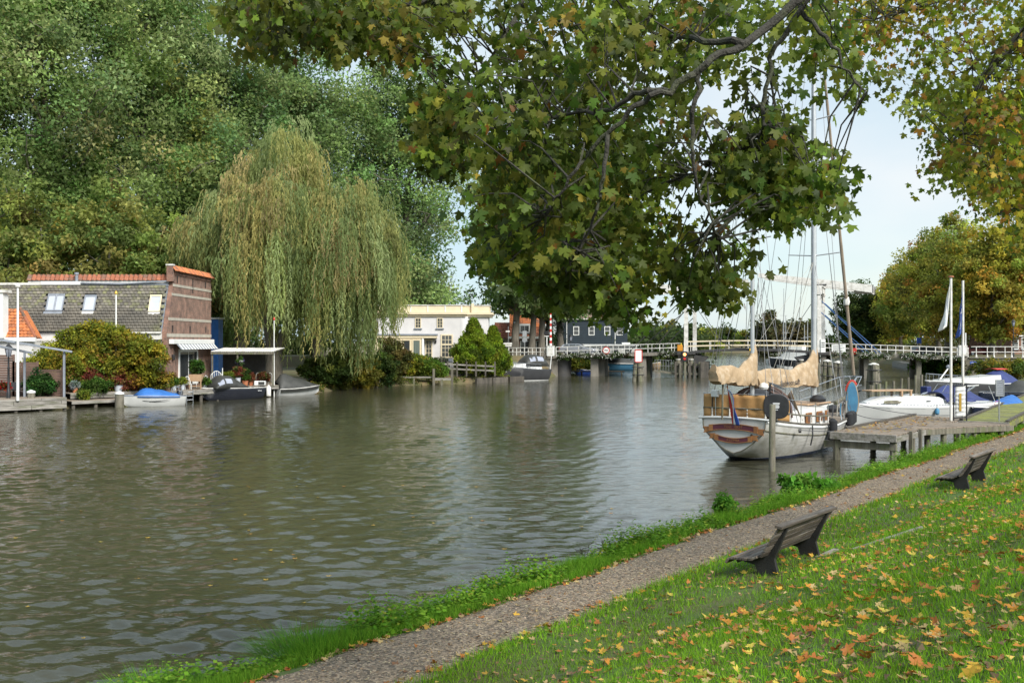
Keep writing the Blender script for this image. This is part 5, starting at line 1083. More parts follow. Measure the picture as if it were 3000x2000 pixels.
for y, dx in ((.2, 0), (5.5, SK)):
    t1, t2 = bl(2556, 846), bl(2222, 806); beam(t1.x + dx, t1.z, t2.x + dx, t2.z, y, 1.0, .55); MB().bx(t1.x + dx, t1.x + dx + .12, y - .24, y + .24, t1.z - .52, t1.z + .52).build('beam_end_cap', M['bridge_dark'], br)
    t1, t2 = bl(1868, 850), bl(2192, 824); beam(t1.x + dx, t1.z, t2.x + dx, t2.z, y, 1.0, .55); MB().bx(t1.x + dx - .12, t1.x + dx, y - .24, y + .24, t1.z - .52, t1.z + .52).build('beam_end_cap', M['bridge_dark'], br)
for tx, tz, sg in ((bl(2556, 846).x, bl(2556, 846).z, -1), (bl(1868, 850).x, bl(1868, 850).z, 1)):
    MB().prism([(tx + sg * .2, .45, tz - .4), (tx + sg * 2.2, .45, tz - .4), (tx + sg * 2.2 + SK, 5.3, tz - .4), (tx + sg * .2 + SK, 5.3, tz - .4)], (0, 0, .7)).build('counterweight', M['white_old'], br)
hz = bl(2200, 815).z
for y, dx in ((.2, 0), (5.5, SK)):
    for px in (2191, 2223):
        x = bl(px, 815).x + dx
        for q in (-.5, .5): MB().tube([(x, y, hz), (XM + (q if px > 2205 else q - .3), y, lz(XM))], .035, 5).build('hanger_rod', M['bridge_dark'], br)
for y, dx, L in ((0, 0, ((870, 1842), (911, 1910))), (5.6, SK, ((893, 1862), (931, 1932)))):
    for py, px in L: e = bl(px, 1032, y); MB().tube([(XL + dx - .2, y, bl(2006, py, y).z), (e.x, y, dz(e.x) + .1)], .055, 6).build('stay_rod', M['bridge_dark'], br)
for y, dx, L in ((0, 0, ((880, 2568), (914, 2532))), (5.6, SK, ((888, 2580), (922, 2545)))):
    for py, px in L: e = bl(px, 1036, y); MB().tube([(XR + dx + .2, y, bl(2405, py, y).z), (e.x, y, dz(e.x) + .1)], .06, 6).build('stay_rod', M['bridge_blue'], br)
for y, p in ((.0, ((2012, 858), (2060, 930), (2100, 992), (2150, 1018), (2200, 1022))), (5.6, ((2038, 872), (2080, 950), (2110, 992), (2160, 1014), (2204, 1016))), (0., ((2395, 862), (2350, 930), (2320, 985), (2270, 1014), (2210, 1022)))):
    MB().tube([bl(a, b, y) for a, b in p], .04, 5).build('power_cable', M['bridge_dark'], br)
# piers and fender works
for px0, px1 in ((1730, 1766), (1879, 1901), (2532, 2546), (2686, 2699)):
    a, b = bl(px0, 1060).x, bl(px1, 1060).x; x = (a + b) / 2; w = max((b - a) / 2, .3)
    if px0 < 2000:
        MB().bx(x - w, x + w * .2, .2, 1.6, -2, dz(x) - .42).build('pier', M['concrete'], br); MB().bx(x - w + .1, x + w, 1.8, 5.8, -2, dz(x) - .43).build('pier', M['concrete'], br)
    else:
        for y in (.5, 5.2): MB().bx(x - w, x + w, y - .4, y + .4, -2, dz(x) - .42).build('pier', M['concrete'], br)
for X, sg in ((XL, 1), (XR, -1)):
    for dx in (-.75, .55):
        for y, q in ((.3, 0), (5.4, SK)): MB().bx(X + dx - .3 + q, X + dx + .3 + q, y - .45, y + .45, -2, 3.05).build('portal_pier', M['concrete'], br)
    MB().bx(X - 1.3, X + 1.2, -.5, 6.6, 3.0, 3.3).build('pier_cap', M['bridge_dark'], br)
    MB().prism([(X + sg * .9, .3, 3.0), (X + sg * 2.9, .3, 2.6), (X + sg * 1.2, .3, 1.0)], (0, 5.2, 0)).build('leaf_bracket', M['bridge_dark'], br)
    x0, x1 = sorted((X - sg * 1.6, X + sg * 2.9))
    for z in (.35, 1.55): MB().bx(x0, x1, -1.45, -1.2, z, z + .24).build('fender_beam', M['wood_pile'], br)
    for x in np.arange(x0 + .2, x1, .62): MB().bx(x, x + .24, -1.65, -1.46, -1.5, 1.95 + .2 * random.random()).build('fender_post', M['wood_dark' if random.random() < .5 else 'wood_pile'], br)
    for x in (x0 + .6, x0 + 2.3): MB().tube([(x, -1.0, -1.5), (x, -1.0, 2.3)], .26, 8).build('pile', M['wood_pile'], br, smooth=True); MB().tube([(x, -1.0, 2.3), (x, -1.0, 2.42)], .33, 8).build('pile_cap', M['white_old'], br)
    MB().bx(x1 - .95 if sg > 0 else x0, x1 if sg > 0 else x0 + .95, -1.9, 6.8, -.4, 2.0).build('fender_block', M['wood_dark'], br)
x = XL - 2.9; MB().prism([(x - 1.2, -1.2, .75), (x + 1.6, -1.2, .35), (x + 1.6, -1.2, .6), (x - 1.2, -1.2, .95)], (0, 1.6, 0)).build('catwalk', M['wood_pile'], br)
for k in range(7): MB().tube([(x - 1.1 + k * .36, -1.15, .85), (x - 1.1 + k * .36, -1.15, 2.3)], .028, 5).build('catwalk_post', M['steel'], br)
for z in (1.5, 2.25): MB().tube([(x - 1.1, -1.15, z), (x + 1.1, -1.15, z)], .022, 5).build('catwalk_rail', M['steel'], br)
def bridge_rail(x0, x1, y, step, posts2=True, base=None):
    xs = np.arange(x0, x1 + .01, step); base = base or dz
    for h in (.55, 1.12): MB().tube([(x, y, base(x) + h) for x in np.linspace(x0, x1, 12)], .05, 6).build('handrail', M['white_old'], br)
    for i, x in enumerate(xs): MB().bx(x - .045, x + .045, y - .045, y + .045, base(x), base(x) + 1.12).build('railing_post', M['white_old'], br)
for y in (-.1, 6.3): bridge_rail(.6, XL - .9, y, 1.55); bridge_rail(XR + .7, XE, y, 1.9)
# abutment left, signals and signs on the bridge
ab = thing('abutment', 'dark concrete bridge abutment with rounded nose on the left bank', 'wall', BO, BRZ)
MB().bx(-1.2, .8, .1, 6.5, -2, 2.37).build('wall', M['concrete'], ab); MB().tube([(1.2, 1.4, -2), (1.2, 1.4, 2.37)], 1.25, 18).build('round_nose', M['bridge_dark'], ab, smooth=True); MB().bx(-2.6, -.2, -.9, .1, -2, .7).build('ledge', M['concrete'], ab); MB().bx(-7.5, -1.2, .3, .9, -.5, 2.68).build('wing_wall', M['concrete'], ab)
lr_ = thing('railing', 'white railing on the left bank running up to the barrier post', 'railing', BO, BRZ)
for h in (.55, 1.12): MB().tube([(x, .3 + .04 * x * x * .5, 2.7 + h - (.5 * (h > 2))) for x in np.linspace(-6.3, -.4, 10)], .05, 6).build('handrail', M['white_old'], lr_)
for x in np.linspace(-6.2, -.5, 6):
    for q in (0, .55): MB().bx(x + q - .045, x + q + .045, .25 + .02 * x * x, .34 + .02 * x * x, 2.5, 3.82).build('railing_post', M['white_old'], lr_)
def on_bridge(name, label, cat, px, py, y, group=None): p = bl(px, py, y); return thing(name, label, cat, bmat @ p, BRZ, group), p
t, p = on_bridge('control_cabinet', 'white control cabinet at the left end of the bridge railing', 'cabinet', 1614, 1043, -.15)
MB().bx(-.47, .47, -.3, .3, 0, 1.35).build('cabinet_box', M['white'], t, bev=.03); MB().bx(-.5, .5, -.33, .33, 1.35, 1.42).build('cabinet_lid', M['white_old'], t); MB().bx(-.3, .3, -.312, -.30, .2, 1.1).build('cabinet_door', M['white_old'], t); text('>  <', .22, 'text_dark', t, basis((1, 0, 0), (0, 0, 1), (0, -.315, 1.22)))
t, p = on_bridge('barrier_pole', 'red and white striped barrier pole raised upright behind the cabinet', 'barrier', 1613, 1040, .5)
H = wz(905, 139) - p.z
for k in range(13): z0 = 1.2 + k * (H - 1.2) / 13; MB().tube([(0, 0, z0), (0, 0, z0 + (H - 1.2) / 13)], .17 - .006 * k, 8).build('red_stripe' if k % 2 else 'white_stripe', M['red' if k % 2 else 'white'], t, smooth=True)
MB().bx(-.2, .2, -.2, .2, -.1, 1.2).build('barrier_base', M['white_old'], t)
t, p = on_bridge('signal_post', 'white signal post with black lamp head left of the barrier', 'signal', 1602, 1042, -.3); MB().tube([(0, 0, 0), (0, 0, 2.65)], .07, 8).build('post', M['white'], t); MB().bx(-.3, .3, -.1, .1, 2.62, 2.72).build('arm', M['white'], t); MB().bx(-.45, .2, .2, .5, 2.85, 3.35).build('lamp_head', M['black'], t, bev=.05)
t, p = on_bridge('no_entry_sign', 'round white sign with red rim hanging on the bridge railing', 'sign', 1776, 1026, -.22)
MB().tube([(0, .02, 0), (0, -.02, 0)], .48, 20).build('rim', M['red'], t); MB().tube([(0, -.02, 0), (0, -.035, 0)], .37, 20).build('face', M['white'], t); MB().bx(-.24, .24, -.045, -.036, -.06, .06).build('bar', M['text_dark'], t)
t, p = on_bridge('orange_box', 'orange signal box on the railing beside the left portal', 'signal box', 1992, 1028, -.4); MB().bx(-.34, .34, -.25, .25, 0, .8).build('box', M['orange'], t, bev=.05); MB().bx(-.35, .35, -.26, .26, -.5, -.02).build('bracket', M['bridge_dark'], t); MB().tube([(.15, 0, .8), (.15, 0, 1.05)], .07, 6).build('beacon', M['yellow'], t)
M['lamp_orange'] = pm('lit_signal_lamp', (1, .36, .10), (1, .42, .15), 3, .4, em=2.2)
M['lamp_amber'] = pm('lit_amber_lamp', (.9, .55, .03), (.8, .5, .03), 3, .4, em=.5)
t, p = on_bridge('signal_light', 'dark signal head with a lit orange lamp on the left portal pier', 'signal', 2006, 1048, -.75); MB().bx(-.36, .36, -.1, .15, -.5, .85).build('head', M['black'], t, bev=.04); MB().tube([(0, -.1, .45), (0, -.16, .45)], .2, 14).build('lamp', M['lamp_orange'], t); MB().tube([(0, -.1, -.1), (0, -.14, -.1)], .18, 14).build('lamp', M['red'], t)
t, p = on_bridge('leaf_lamp', 'round amber lamp on the middle of the bridge leaves', 'signal', 2201, 1024, -.1); MB().tube([(0, .05, 0), (0, -.1, 0)], .30, 14).build('housing', M['black'], t); MB().tube([(0, -.1, 0), (0, -.15, 0)], .22, 14).build('lamp', M['lamp_amber'], t)
t, p = on_bridge('notice_sign', 'white notice with lines of dark text on the right bridge railing', 'sign', 2457, 1020, -.2); MB().bx(-.85, .85, -.02, .02, -.48, .48).build('panel', M['white'], t)
for k, w in enumerate((1.2, .8, 1.4, 1.1, .9, 1.2)): MB().bx(-.7, -.7 + w, -.028, -.021, .32 - k * .13, .36 - k * .13).build('printed_line', M['text_dark'], t)
t, p = on_bridge('white_gatepost', 'white boxy post with slots right of the right portal', 'post', 2411, 1037, -.1); MB().bx(-.3, .3, -.2, .2, 0, 1.9).build('box', M['white'], t, bev=.03)
for k in range(3): MB().bx(-.2, .2, -.21, -.201, .9 + k * .25, 1.0 + k * .25).build('slot', M['black'], t)
t, p = on_bridge('red_box', 'red box hanging on the right bridge railing', 'box', 2497, 1030, -.2); MB().bx(-.3, .5, -.2, .2, -.35, .45).build('box', M['red'], t, bev=.04)
t, p = on_bridge('white_cabinet', 'white cabinet at the right end of the bridge railing', 'cabinet', 2820, 1043, -.15); MB().bx(-.5, .5, -.3, .3, 0, 1.35).build('cabinet_box', M['white_old'], t, bev=.03); MB().bx(-.3, .3, -.312, -.301, .2, 1.1).build('cabinet_door', M['white'], t); MB().tube([(.35, 0, 1.35), (.35, 0, 2.9)], .08, 6).build('post', M['white'], t)
# flower boxes hanging along the railing
def flowerbox(px0, px1, label, seed, pal=None):
    global rng
    rng = np.random.default_rng(seed); p0, p1 = bl(px0, 1045, -.45), bl(px1, 1045, -.45); c = (p0 + p1) / 2; c.z = dz(c.x) - .12
    t = thing('flower_box', label, 'flower box', bmat @ c, BRZ, 'flower boxes along the bridge railing'); L = (p1 - p0).length
    MB().bx(-L/2, L/2, -.15, .15, -.2, .1).build('trough', M['wood_dark'], t)
    cs = [(x, rng.normal(0, .1) - .1, .12 + rng.normal(-.15, .2)) for x in np.linspace(-L/2, L/2, int(L * 7))]
    foliage_at('foliage', cs, .34, 34, .17, pal or [(.06, .11, .02, 3), (.09, .15, .03, 2), (.04, .07, .02, 2), (.10, .07, .04, .7)], t, droop=.6)
    cc = [(x, -.3 + rng.normal(0, .1), rng.normal(-.02, .2)) for x in np.linspace(-L/2, L/2, int(L * 8)) + rng.normal(0, .2, int(L * 8))]
    foliage_at('blossom', cc, .26, 7, .11, [(.75, .74, .66, 1)], t, 'flower_white', droop=0)
for k, (a, b) in enumerate([(1636, 1675), (1682, 1728), (1745, 1790), (1796, 1846), (1934, 1972), (2440, 2482), (2508, 2556), (2564, 2610), (2640, 2684), (2690, 2740), (2764, 2812)]):
    w = ['leftmost, beside the control cabinet', 'second from the left, beneath the passing car', 'in front of the first pier', 'right of the round red rimmed sign', 'just left of the left portal', 'under the white text notice', 'behind the furled tan jib of the ketch', 'above the right river pier', 'left of the white flag pole, fourth last', 'left of the white flagpole, third last', 'the last, behind the two flagpoles'][k]
    flowerbox(a, b, 'white flowered box on the bridge railing, ' + w, 40 + k)
# dolphins (pile clusters)
def dolphin(px, py, D, label, n=4, r=.24, cap=True, sign=False):
    x0 = wx(px, D); top = wz(py, D); t = thing('dolphin', label, 'mooring piles', (x0, D, 0), 0, 'timber pile clusters by the bridge')
    for k in range(n):
        a = 2 * PI * k / n + .4; MB().tube([(.62 * math.cos(a), .62 * math.sin(a), -1.6), (.30 * math.cos(a), .30 * math.sin(a), top - .12 * (k % 2))], r, 8).build('pile', M['wood_pile'], t, smooth=True)
    for z in (.8, top - .5): MB().tube([(.62 * math.cos(a) * 1.15, .62 * math.sin(a) * 1.15, z) for a in np.linspace(0, 2 * PI, 13)], .05, 5).build('band', M['bridge_dark'], t)
    if cap: MB().lathe([(.5, 0), (.5, .1), (.1, .25)], 10, (0, 0, top - .05)).build('cap', M['white_old'], t)
    if sign:
        MB().bx(-.42, .42, -.55, -.5, top + .1, top + 1.5).build('sign_panel', M['white'], t)
        for b in ((-.46, .46, top + .04, top + .14), (-.46, .46, top + 1.46, top + 1.56), (-.46, -.36, top + .04, top + 1.56), (.36, .46, top + .04, top + 1.56)): MB().bx(b[0], b[1], -.57, -.545, b[2], b[3]).build('red_border', M['red'], t)
dolphin(1869, 1062, 121, 'grey timber pile cluster carrying a red bordered white sign', 4, .26, False, True)
dolphin(2424, 1058, 116, 'timber pile cluster left of the right portal behind the ketch mast'); dolphin(2455, 1062, 112, 'timber pile cluster with slanted struts right of the main mast'); dolphin(2560, 1068, 100, 'tall pile cluster just right of the furled jib', 3, .3)
# quay wall and its railing on the right
qw = thing('quay_wall', 'stained concrete quay wall at the right end of the bridge', 'wall', BO, BRZ)
MB().bx(XE, XE + 26, -.2, .6, -1, 2.62).build('wall', M['concrete_wall'], qw); MB().bx(XE - .05, XE + 26, -.35, .65, 2.62, 2.76).build('coping', M['concrete'], qw); MB().bx(XE - .5, XE + .05, -.3, 6, -1, 2.3).build('bearing_wall', M['concrete_wall'], qw)
sg_ = bl(2860, 1062, -.25); MB().bx(sg_.x - .72, sg_.x + .72, -.24, -.205, sg_.z - .16, sg_.z + .16).build('street_name_plate', M['blue'], qw); text('Lange Vechtbrug', .185, 'text_white', qw, basis((1, 0, 0), (0, 0, 1), (sg_.x, -.246, sg_.z)))
qr = thing('railing', 'white railing on the quay wall at the right end of the bridge', 'railing', BO, BRZ)
for h in (.62, 1.28): MB().tube([(XE + .3, .1, 2.76 + h), (XE + 25, .1, 2.76 + h)], .055, 6).build('handrail', M['white_old'], qr)
for k in range(18): MB().lathe([(.13, 0), (.1, .18), (.055, .3), (.05, 1.28)], 8, (XE + .9 + k * 1.02 + .25 * (k % 2), .1, 2.76)).build('railing_post', M['white_old'], qr, smooth=True)

# ------------------------------------------------------------------ cars
def car(label, loc, rz, paint, group=None, est=True):
    t = thing('estate_car' if est else 'parked_car', label, 'car', loc, rz, group)   # x forward
    prof = [(-2.42, .35), (-2.45, .62), (-2.38, .95), (-2.15, 1.0), (.75, 1.0), (1.0, .98), (2.15, .80), (2.42, .62), (2.44, .36), (2.2, .24), (-2.2, .24)]
    MB().loft([[(x, y * (1 - .03 * (z < .4)), z) for x, z in prof] for y in (-.9, .9)]).build('body', M[paint], t, smooth=True, bev=.07, ang=25)
    cab = [(-2.3, .98), (-1.95, 1.36), (-1.2, 1.46), (.0, 1.46), (.45, 1.38), (1.15, .98)]
    MB().loft([[(x, y * (1 if z < 1.1 else .80), z) for x, z in cab] for y in (-.86, .86)]).build('cabin', M[paint], t, smooth=True, bev=.04, ang=25)
    for y in (-1, 1):
        for pts in ([(-1.95, 1.04), (-1.7, 1.33), (-1.15, 1.38), (-1.1, 1.04)], [(-1.03, 1.04), (-1.08, 1.38), (-.2, 1.39), (-.15, 1.04)], [(-.08, 1.04), (-.12, 1.39), (.28, 1.33), (.85, 1.04)]):
            MB().prism([(x, y * (.872 - .17 * (z - .98) / .48 + .0), z) for x, z in pts], (0, y * .012, 0)).build('side_window', M['glass'], t)
        for x in (-1.45, 1.45):
            w = MB().tube([(x, y * .70, .33), (x, y * .915, .33)], .33, 18).build('wheel', M['tyre'], t, smooth=True); MB().tube([(x, y * .915, .33), (x, y * .925, .33)], .20, 12).build('rim', M['steel'], w)
        MB().bx(2.2, 2.42, y * .68 - .18, y * .68 + .18, .62, .74).build('headlight', M['perspex'], t); MB().bx(-2.46, -2.40, y * .72 - .12, y * .72 + .12, .72, .95).build('tail_light', M['red'], t)
        MB().bx(.62, .78, y * 1.0 - .08, y * 1.0 + .08, .98, 1.1).build('wing_mirror', M[paint], t)
    MB().prism([(.52, -.66, 1.36), (.52, .66, 1.36), (1.12, .8, 1.0), (1.12, -.8, 1.0)], (.02, 0, .015)).build('windscreen', M['glass'], t); return t
pc = bmat @ V(3.3, 1.7, dz(3.3) + .03); car('silver estate car driving onto the left end of the bridge', pc, BRZ + .02, 'car_paint')
M['car_dark'] = pm('dark_car_paint', (.02, .022, .028), (.026, .028, .034), 1, .3, coat=.5); M['car_red'] = pm('maroon_car_paint', (.16, .02, .025), (.14, .018, .022), 1, .3, coat=.5)
car('dark parked car behind the right bridge railing', (66, 163, 2.55), .3, 'car_dark', 'cars parked beyond the bridge', False); car('maroon parked car behind the right bridge railing', (68.6, 150.5, 2.6), .1, 'car_red', 'cars parked beyond the bridge', False)

# ------------------------------------------------------------------ houses near the bridge
def window(t, x0, x1, z0, z1, y, frame='white', nx=2, nz=3, fw=.09, glass='glass', sill=True, depth=.06):
    """a window on a wall facing -y: outer frame, glass set back, glazing bars"""
    mb = MB()
    for b in ((x0, x1, z0, z0 + fw), (x0, x1, z1 - fw, z1), (x0, x0 + fw, z0 + fw, z1 - fw), (x1 - fw, x1, z0 + fw, z1 - fw)): mb.bx(b[0], b[1], y - depth, y + .02, b[2], b[3])
    w = mb.build('window', M[frame], t)
    MB().bx(x0 + fw, x1 - fw, y - .02, y - .008, z0 + fw, z1 - fw).build('pane', M[glass], w); g = MB()
    for k in range(1, nx): x = x0 + fw + (x1 - x0 - 2 * fw) * k / nx; g.bx(x - .025, x + .025, y - depth + .015, y - .015, z0 + fw, z1 - fw)
    for k in range(1, nz): z = z0 + fw + (z1 - z0 - 2 * fw) * k / nz; g.bx(x0 + fw, x1 - fw, y - depth + .018, y - .012, z - .022, z + .022)
    if g.v: g.build('glazing_bar', M[frame], w)
    if sill: MB().bx(x0 - .12, x1 + .12, y - depth - .10, y + .01, z0 - .12, z0 - .001).build('sill', M['slate'], w)
    return w
def tile_roof(t, p0, eu, ev, nu, nv, mat, n_obj=0, size=(.3, .3), name='roof_tile', th=.03, curve=.05):
    """pantiles laid on the plane p0 + u*eu + v*ev; n_obj of them as separate pieces, the rest as one part"""
    p0, eu, ev = Vector(p0), Vector(eu).normalized(), Vector(ev).normalized(); nn = eu.cross(ev).normalized(); w, h = size
    prof = [(-.5, .0), (-.25, 1), (.1, .5), (.32, -.3), (.5, .0)]; mb = MB()
    mb.loft([[(a * w, v, b * curve * .6 + lift) for a, b in prof] + [(a * w, v, b * curve * .6 + lift - th) for a, b in prof[::-1]] for v, lift in ((-.06 * h, .045), (h * 1.0, .012))])
    o = mb.build(name, M[mat]); me = o.data; bpy.data.objects.remove(o)
    tv = [tuple(v.co) for v in me.vertices]; tf = [tuple(p.vertices) for p in me.polygons]; P, R, C = [], [], []; k = 0
    for j in range(nv):
        for i in range(nu):
            q = p0 + eu * (i + .5) * w + ev * j * h + nn * random.gauss(0, .006); m = basis(eu + nn * random.gauss(0, .012), ev + nn * random.gauss(0, .012), q)
            if k < n_obj: inst(name, me, t, m); k += 1
            else: P.append(tuple(q)); R.append(np.array(m.to_3x3()))
    if P:
        me2 = scatter_mesh(name + '_field', tv, tf, np.array(P), np.array(R), np.ones(len(P)), np.ones((len(P), 3)), M[mat]); o = bpy.data.objects.new(name + '_field', me2); COL.objects.link(o); o.parent = t; o['kind'] = 'stuff'
M['tile_orange'] = pm('orange_roof_tile', (.52, .17, .05), (.38, .12, .045), 1.5, .75, .2, 20, rnd=.2, c3=(.16, .08, .05), s3=.8)
M['tile_red'] = pm('red_roof_tile', (.36, .12, .055), (.25, .085, .045), 1.5, .75, .2, 20, rnd=.2, c3=(.13, .085, .06), s3=.6)
M['tile_brown'] = pm('brown_roof_tile', (.24, .17, .13), (.15, .11, .09), 1.5, .8, .2, 20, rnd=.2)
M['tile_grey'] = pm('grey_green_roof_tile', (.175, .155, .125), (.11, .10, .085), .9, .8, .2, 20, rnd=.28, c3=(.165, .165, .075), s3=.3)
# navy boarded house
nh = thing('boarded_house', 'dark navy boarded house with white framed windows behind the car', 'house', (wx(1652, 160), 160, 2.5)); Wd = wx(1838, 160) - wx(1652, 160); eh = wz(936, 160) - 2.5
MB().bx(0, Wd, 0, 8, 0, eh).build('wall', M['navy_house'], nh)
for k in range(int(eh / .25)): MB().bx(-.01, Wd + .01, -.03, -.001, k * .25 + .02, k * .25 + .235).build('board', M['navy_house'], nh)
for px in (1688, 1733, 1779, 1815): x = wx(px, 160) - wx(1652, 160); window(nh, x - .46, x + .46, wz(982, 160) - 2.5, wz(956, 160) - 2.5, -.03, 'white', 1, 2, .1, sill=False)
for x in (.45, 8.0): MB().bx(x - .05, x + .05, -.09, -.035, .4, eh).build('drainpipe', M['white'], nh)
MB().bx(-.25, Wd + .3, -.35, .1, eh, eh + .18).build('gutter', M['white_old'], nh); rf = MB().prism([(-.2, -.3, eh + .2), (Wd + .25, -.3, eh + .2), (Wd + .25, 4, eh + 2.6), (-.2, 4, eh + 2.6)], (0, .05, -.12)).build('roof', M['tile_brown'], nh)
tile_roof(nh, (-.2, -.32, eh + .25), (1, 0, 0), (0, 4.3, 2.4), 30, 12, 'tile_brown', 0, (.335, .4)); MB().prism([(0, .02, eh + .1), (0, 4, eh + 2.5), (0, 8, eh + .1)], (Wd, 0, 0)).build('gable', M['navy_house'], nh)
t = thing('houseboat', 'long pale grey houseboat roof below the navy boarded house', 'houseboat', (wx(1700, 150), 149, 0), -.05); 
MB().bx(0, 8.2, 0, 4, 2.6, 4.05).build('cabin', M['white_old'], t); MB().bx(-.2, 8.4, -.3, 4.2, 4.05, 4.3).build('roof', M['hull_white'], t)
for k in range(4): window(t, .6 + k * 1.9, 1.7 + k * 1.9, 2.95, 3.8, 0, 'white', 1, 1, .07, sill=False)
MB().bx(6.0, 7.2, .5, 1.2, 4.3, 4.55).build('skylight', M['white'], t)
# brick house with orange roofs
oh = thing('brick_house', 'brick house with steep orange tile roof and white dormer behind the trunks', 'house', (wx(1494, 168), 168, 2.4)); k_ = 168 / 3000; Wd = (1608 - 1494) * k_; z_ = lambda py: wz(py, 168) - 2.4
MB().bx(0, Wd, 0, 7, 0, z_(985)).build('wall', M['brick_far'], oh); tile_roof(oh, (-.1, -.35, z_(985)), (1, 0, 0), (0, 1.6, z_(955) - z_(985)), 18, 6, 'tile_red', 0, (.36, .38)); tile_roof(oh, (-.1, 1.0, z_(957)), (1, 0, 0), (0, 2.2, z_(903) - z_(955)), 18, 11, 'tile_orange', 0, (.36, .38))
MB().prism([(0, 0, z_(985)), (0, 1.2, z_(955)), (0, 3.4, z_(905)), (0, 7, z_(985))], (Wd, 0, 0)).build('roof_core', M['brick_far'], oh); MB().bx(-.2, Wd + .2, -.5, -.3, z_(992), z_(985)).build('gutter', M['white'], oh)
for px0, px1 in ((1521, 1553), (1587, 1608)):
    x0, x1 = (px0 - 1494) * k_, (px1 - 1494) * k_; MB().bx(x0, x1, -.1, 2, z_(978), z_(948)).build('dormer', M['white'], oh); window(oh, x0 + .1, x1 - .1, z_(974), z_(952), -.11, 'white', 2, 1, .12)
for px0, px1 in ((1524, 1552), (1570, 1600)): window(oh, (px0 - 1494) * k_, (px1 - 1494) * k_, .4, z_(998), -.01, 'white', 2, 2, .12)
ow = thing('low_house', 'lower house wing with red tiled roof behind the conifers', 'house', (wx(1452, 170), 170, 2.4)); z_ = lambda py: wz(py, 170) - 2.4; MB().bx(0, 3.1, .5, 6, 0, z_(990)).build('wall', M['render'], ow); tile_roof(ow, (-.2, .2, z_(992)), (1, 0, 0), (0, 2.6, z_(944) - z_(992)), 9, 9, 'tile_red', 0, (.38, .42)); MB().prism([(0, .55, z_(992)), (0, 3.1, z_(946)), (0, 6, z_(992))], (3, 0, 0)).build('roof_core', M['brick_far'], ow); window(ow, .6, 1.6, 1.2, 2.6, .5, 'white', 2, 2)
# street lamps and sign posts by the bridge
def lamp_post(label, x, y, z, H, mat='black', group='street lamps'):
    t = thing('street_lamp', label, 'street lamp', (x, y, z), 0, group)
    MB().lathe([(.13, -.1), (.13, .5), (.08, .6), (.07, H * .55), (.09, H * .57), (.06, H * .6), (.05, H - .75)], 10).build('post', M[mat], t, smooth=True)
    MB().bar((-.3, 0, H * .72), (.3, 0, H * .72), .04).build('cross_bar', M[mat], t)
    MB().tube([(0, 0, H - .75), (0, 0, H - .2)], [.13, .24], 6).build('lantern_glass', M['perspex'], t)
    for k in range(6): a = 2 * PI * k / 6; MB().tube([(.135 * math.cos(a), .135 * math.sin(a), H - .75), (.25 * math.cos(a), .25 * math.sin(a), H - .2)], .016, 4).build('lantern_rib', M[mat], t)
    MB().lathe([(.29, H - .2), (.25, H - .1), (.1, H + .05), (.05, H + .1), (.03, H + .22)], 8).build('lantern_cap', M[mat], t, smooth=True); return t
lamp_post('old black street lamp before the brick house with orange roofs', wx(1508, 147), 147, 2.5, wz(938, 147) - 2.5); lamp_post('street lamp in front of the navy boarded house', wx(1672, 150), 150, 2.6, wz(982, 150) - 2.6)
lamp_post('street lamp among the trees at the right end of the bridge', wx(2969, 136), 136, 2.6, wz(938, 136) - 2.6)
t = thing('traffic_sign', 'back of traffic signs on a grey post before the orange roof', 'sign', (wx(1537, 145), 145, 2.5)); MB().tube([(0, 0, 0), (0, 0, 3.8)], .05, 6).build('post', M['steel'], t); MB().bx(-.3, .3, -.05, 0, 2.9, 3.7).build('panel', M['steel'], t); MB().tube([(0, -.05, 2.4), (0, 0, 2.4)], .35, 14).build('round_panel', M['steel'], t)
t = thing('direction_sign', 'thin post with small white boards right of the conifers', 'sign', (wx(1489, 143), 143, 2.4)); MB().tube([(0, 0, 0), (0, 0, 4.4)], .04, 6).build('post', M['steel'], t)
for z, w in ((1.9, .9), (1.6, .8), (3.6, .35)): MB().bx(-w, w * .6, -.04, -.01, z, z + .22).build('board', M['white_old'], t)
t = thing('parking_sign', 'small blue sign on a post behind the right bridge railing', 'sign', (wx(2688, 165), 165, 2.5)); MB().tube([(0, 0, 0), (0, 0, 2.9)], .05, 6).build('post', M['steel'], t); MB().bx(-.15, .6, -.05, -.02, 1.9, 2.8).build('panel', M['blue'], t)
# brick row houses, right
for k, (px0, px1, D, c) in enumerate([(2908, 2962, 178, 'brick_far'), (2962, 3040, 172, 'brick')]):
    x0, x1 = wx(px0, D), wx(px1, D); t = thing('town_house', ['narrow red brick town house with white windows glimpsed between the trunks', 'brown brick town house with white bay at the right edge'][k], 'house', (x0, D, 2.5)); W_ = x1 - x0
    MB().bx(0, W_, 0, 9, 0, 9.2).build('wall', M[c], t); rf = MB().prism([(0, -.2, 9.2), (0, 4.5, 13), (0, 9.2, 9.2)], (W_, 0, 0)).build('roof', M['tile_brown'], t)
    for fl in range(3):
        for q in range(2 if W_ < 4 else 3): xx = W_ * (q + .5) / (2 if W_ < 4 else 3); window(t, xx - .5, xx + .5, .9 + fl * 2.8, 2.9 + fl * 2.8, -.01, 'white', 1, 3, .12)
    MB().bx(-.05, W_ + .02, -.25, -.01, 3.05, 3.3).build('cornice', M['white'], t); MB().bx(-.05, W_ + .02, -.3, .02, 9.2, 9.45).build('gutter', M['white'], t)
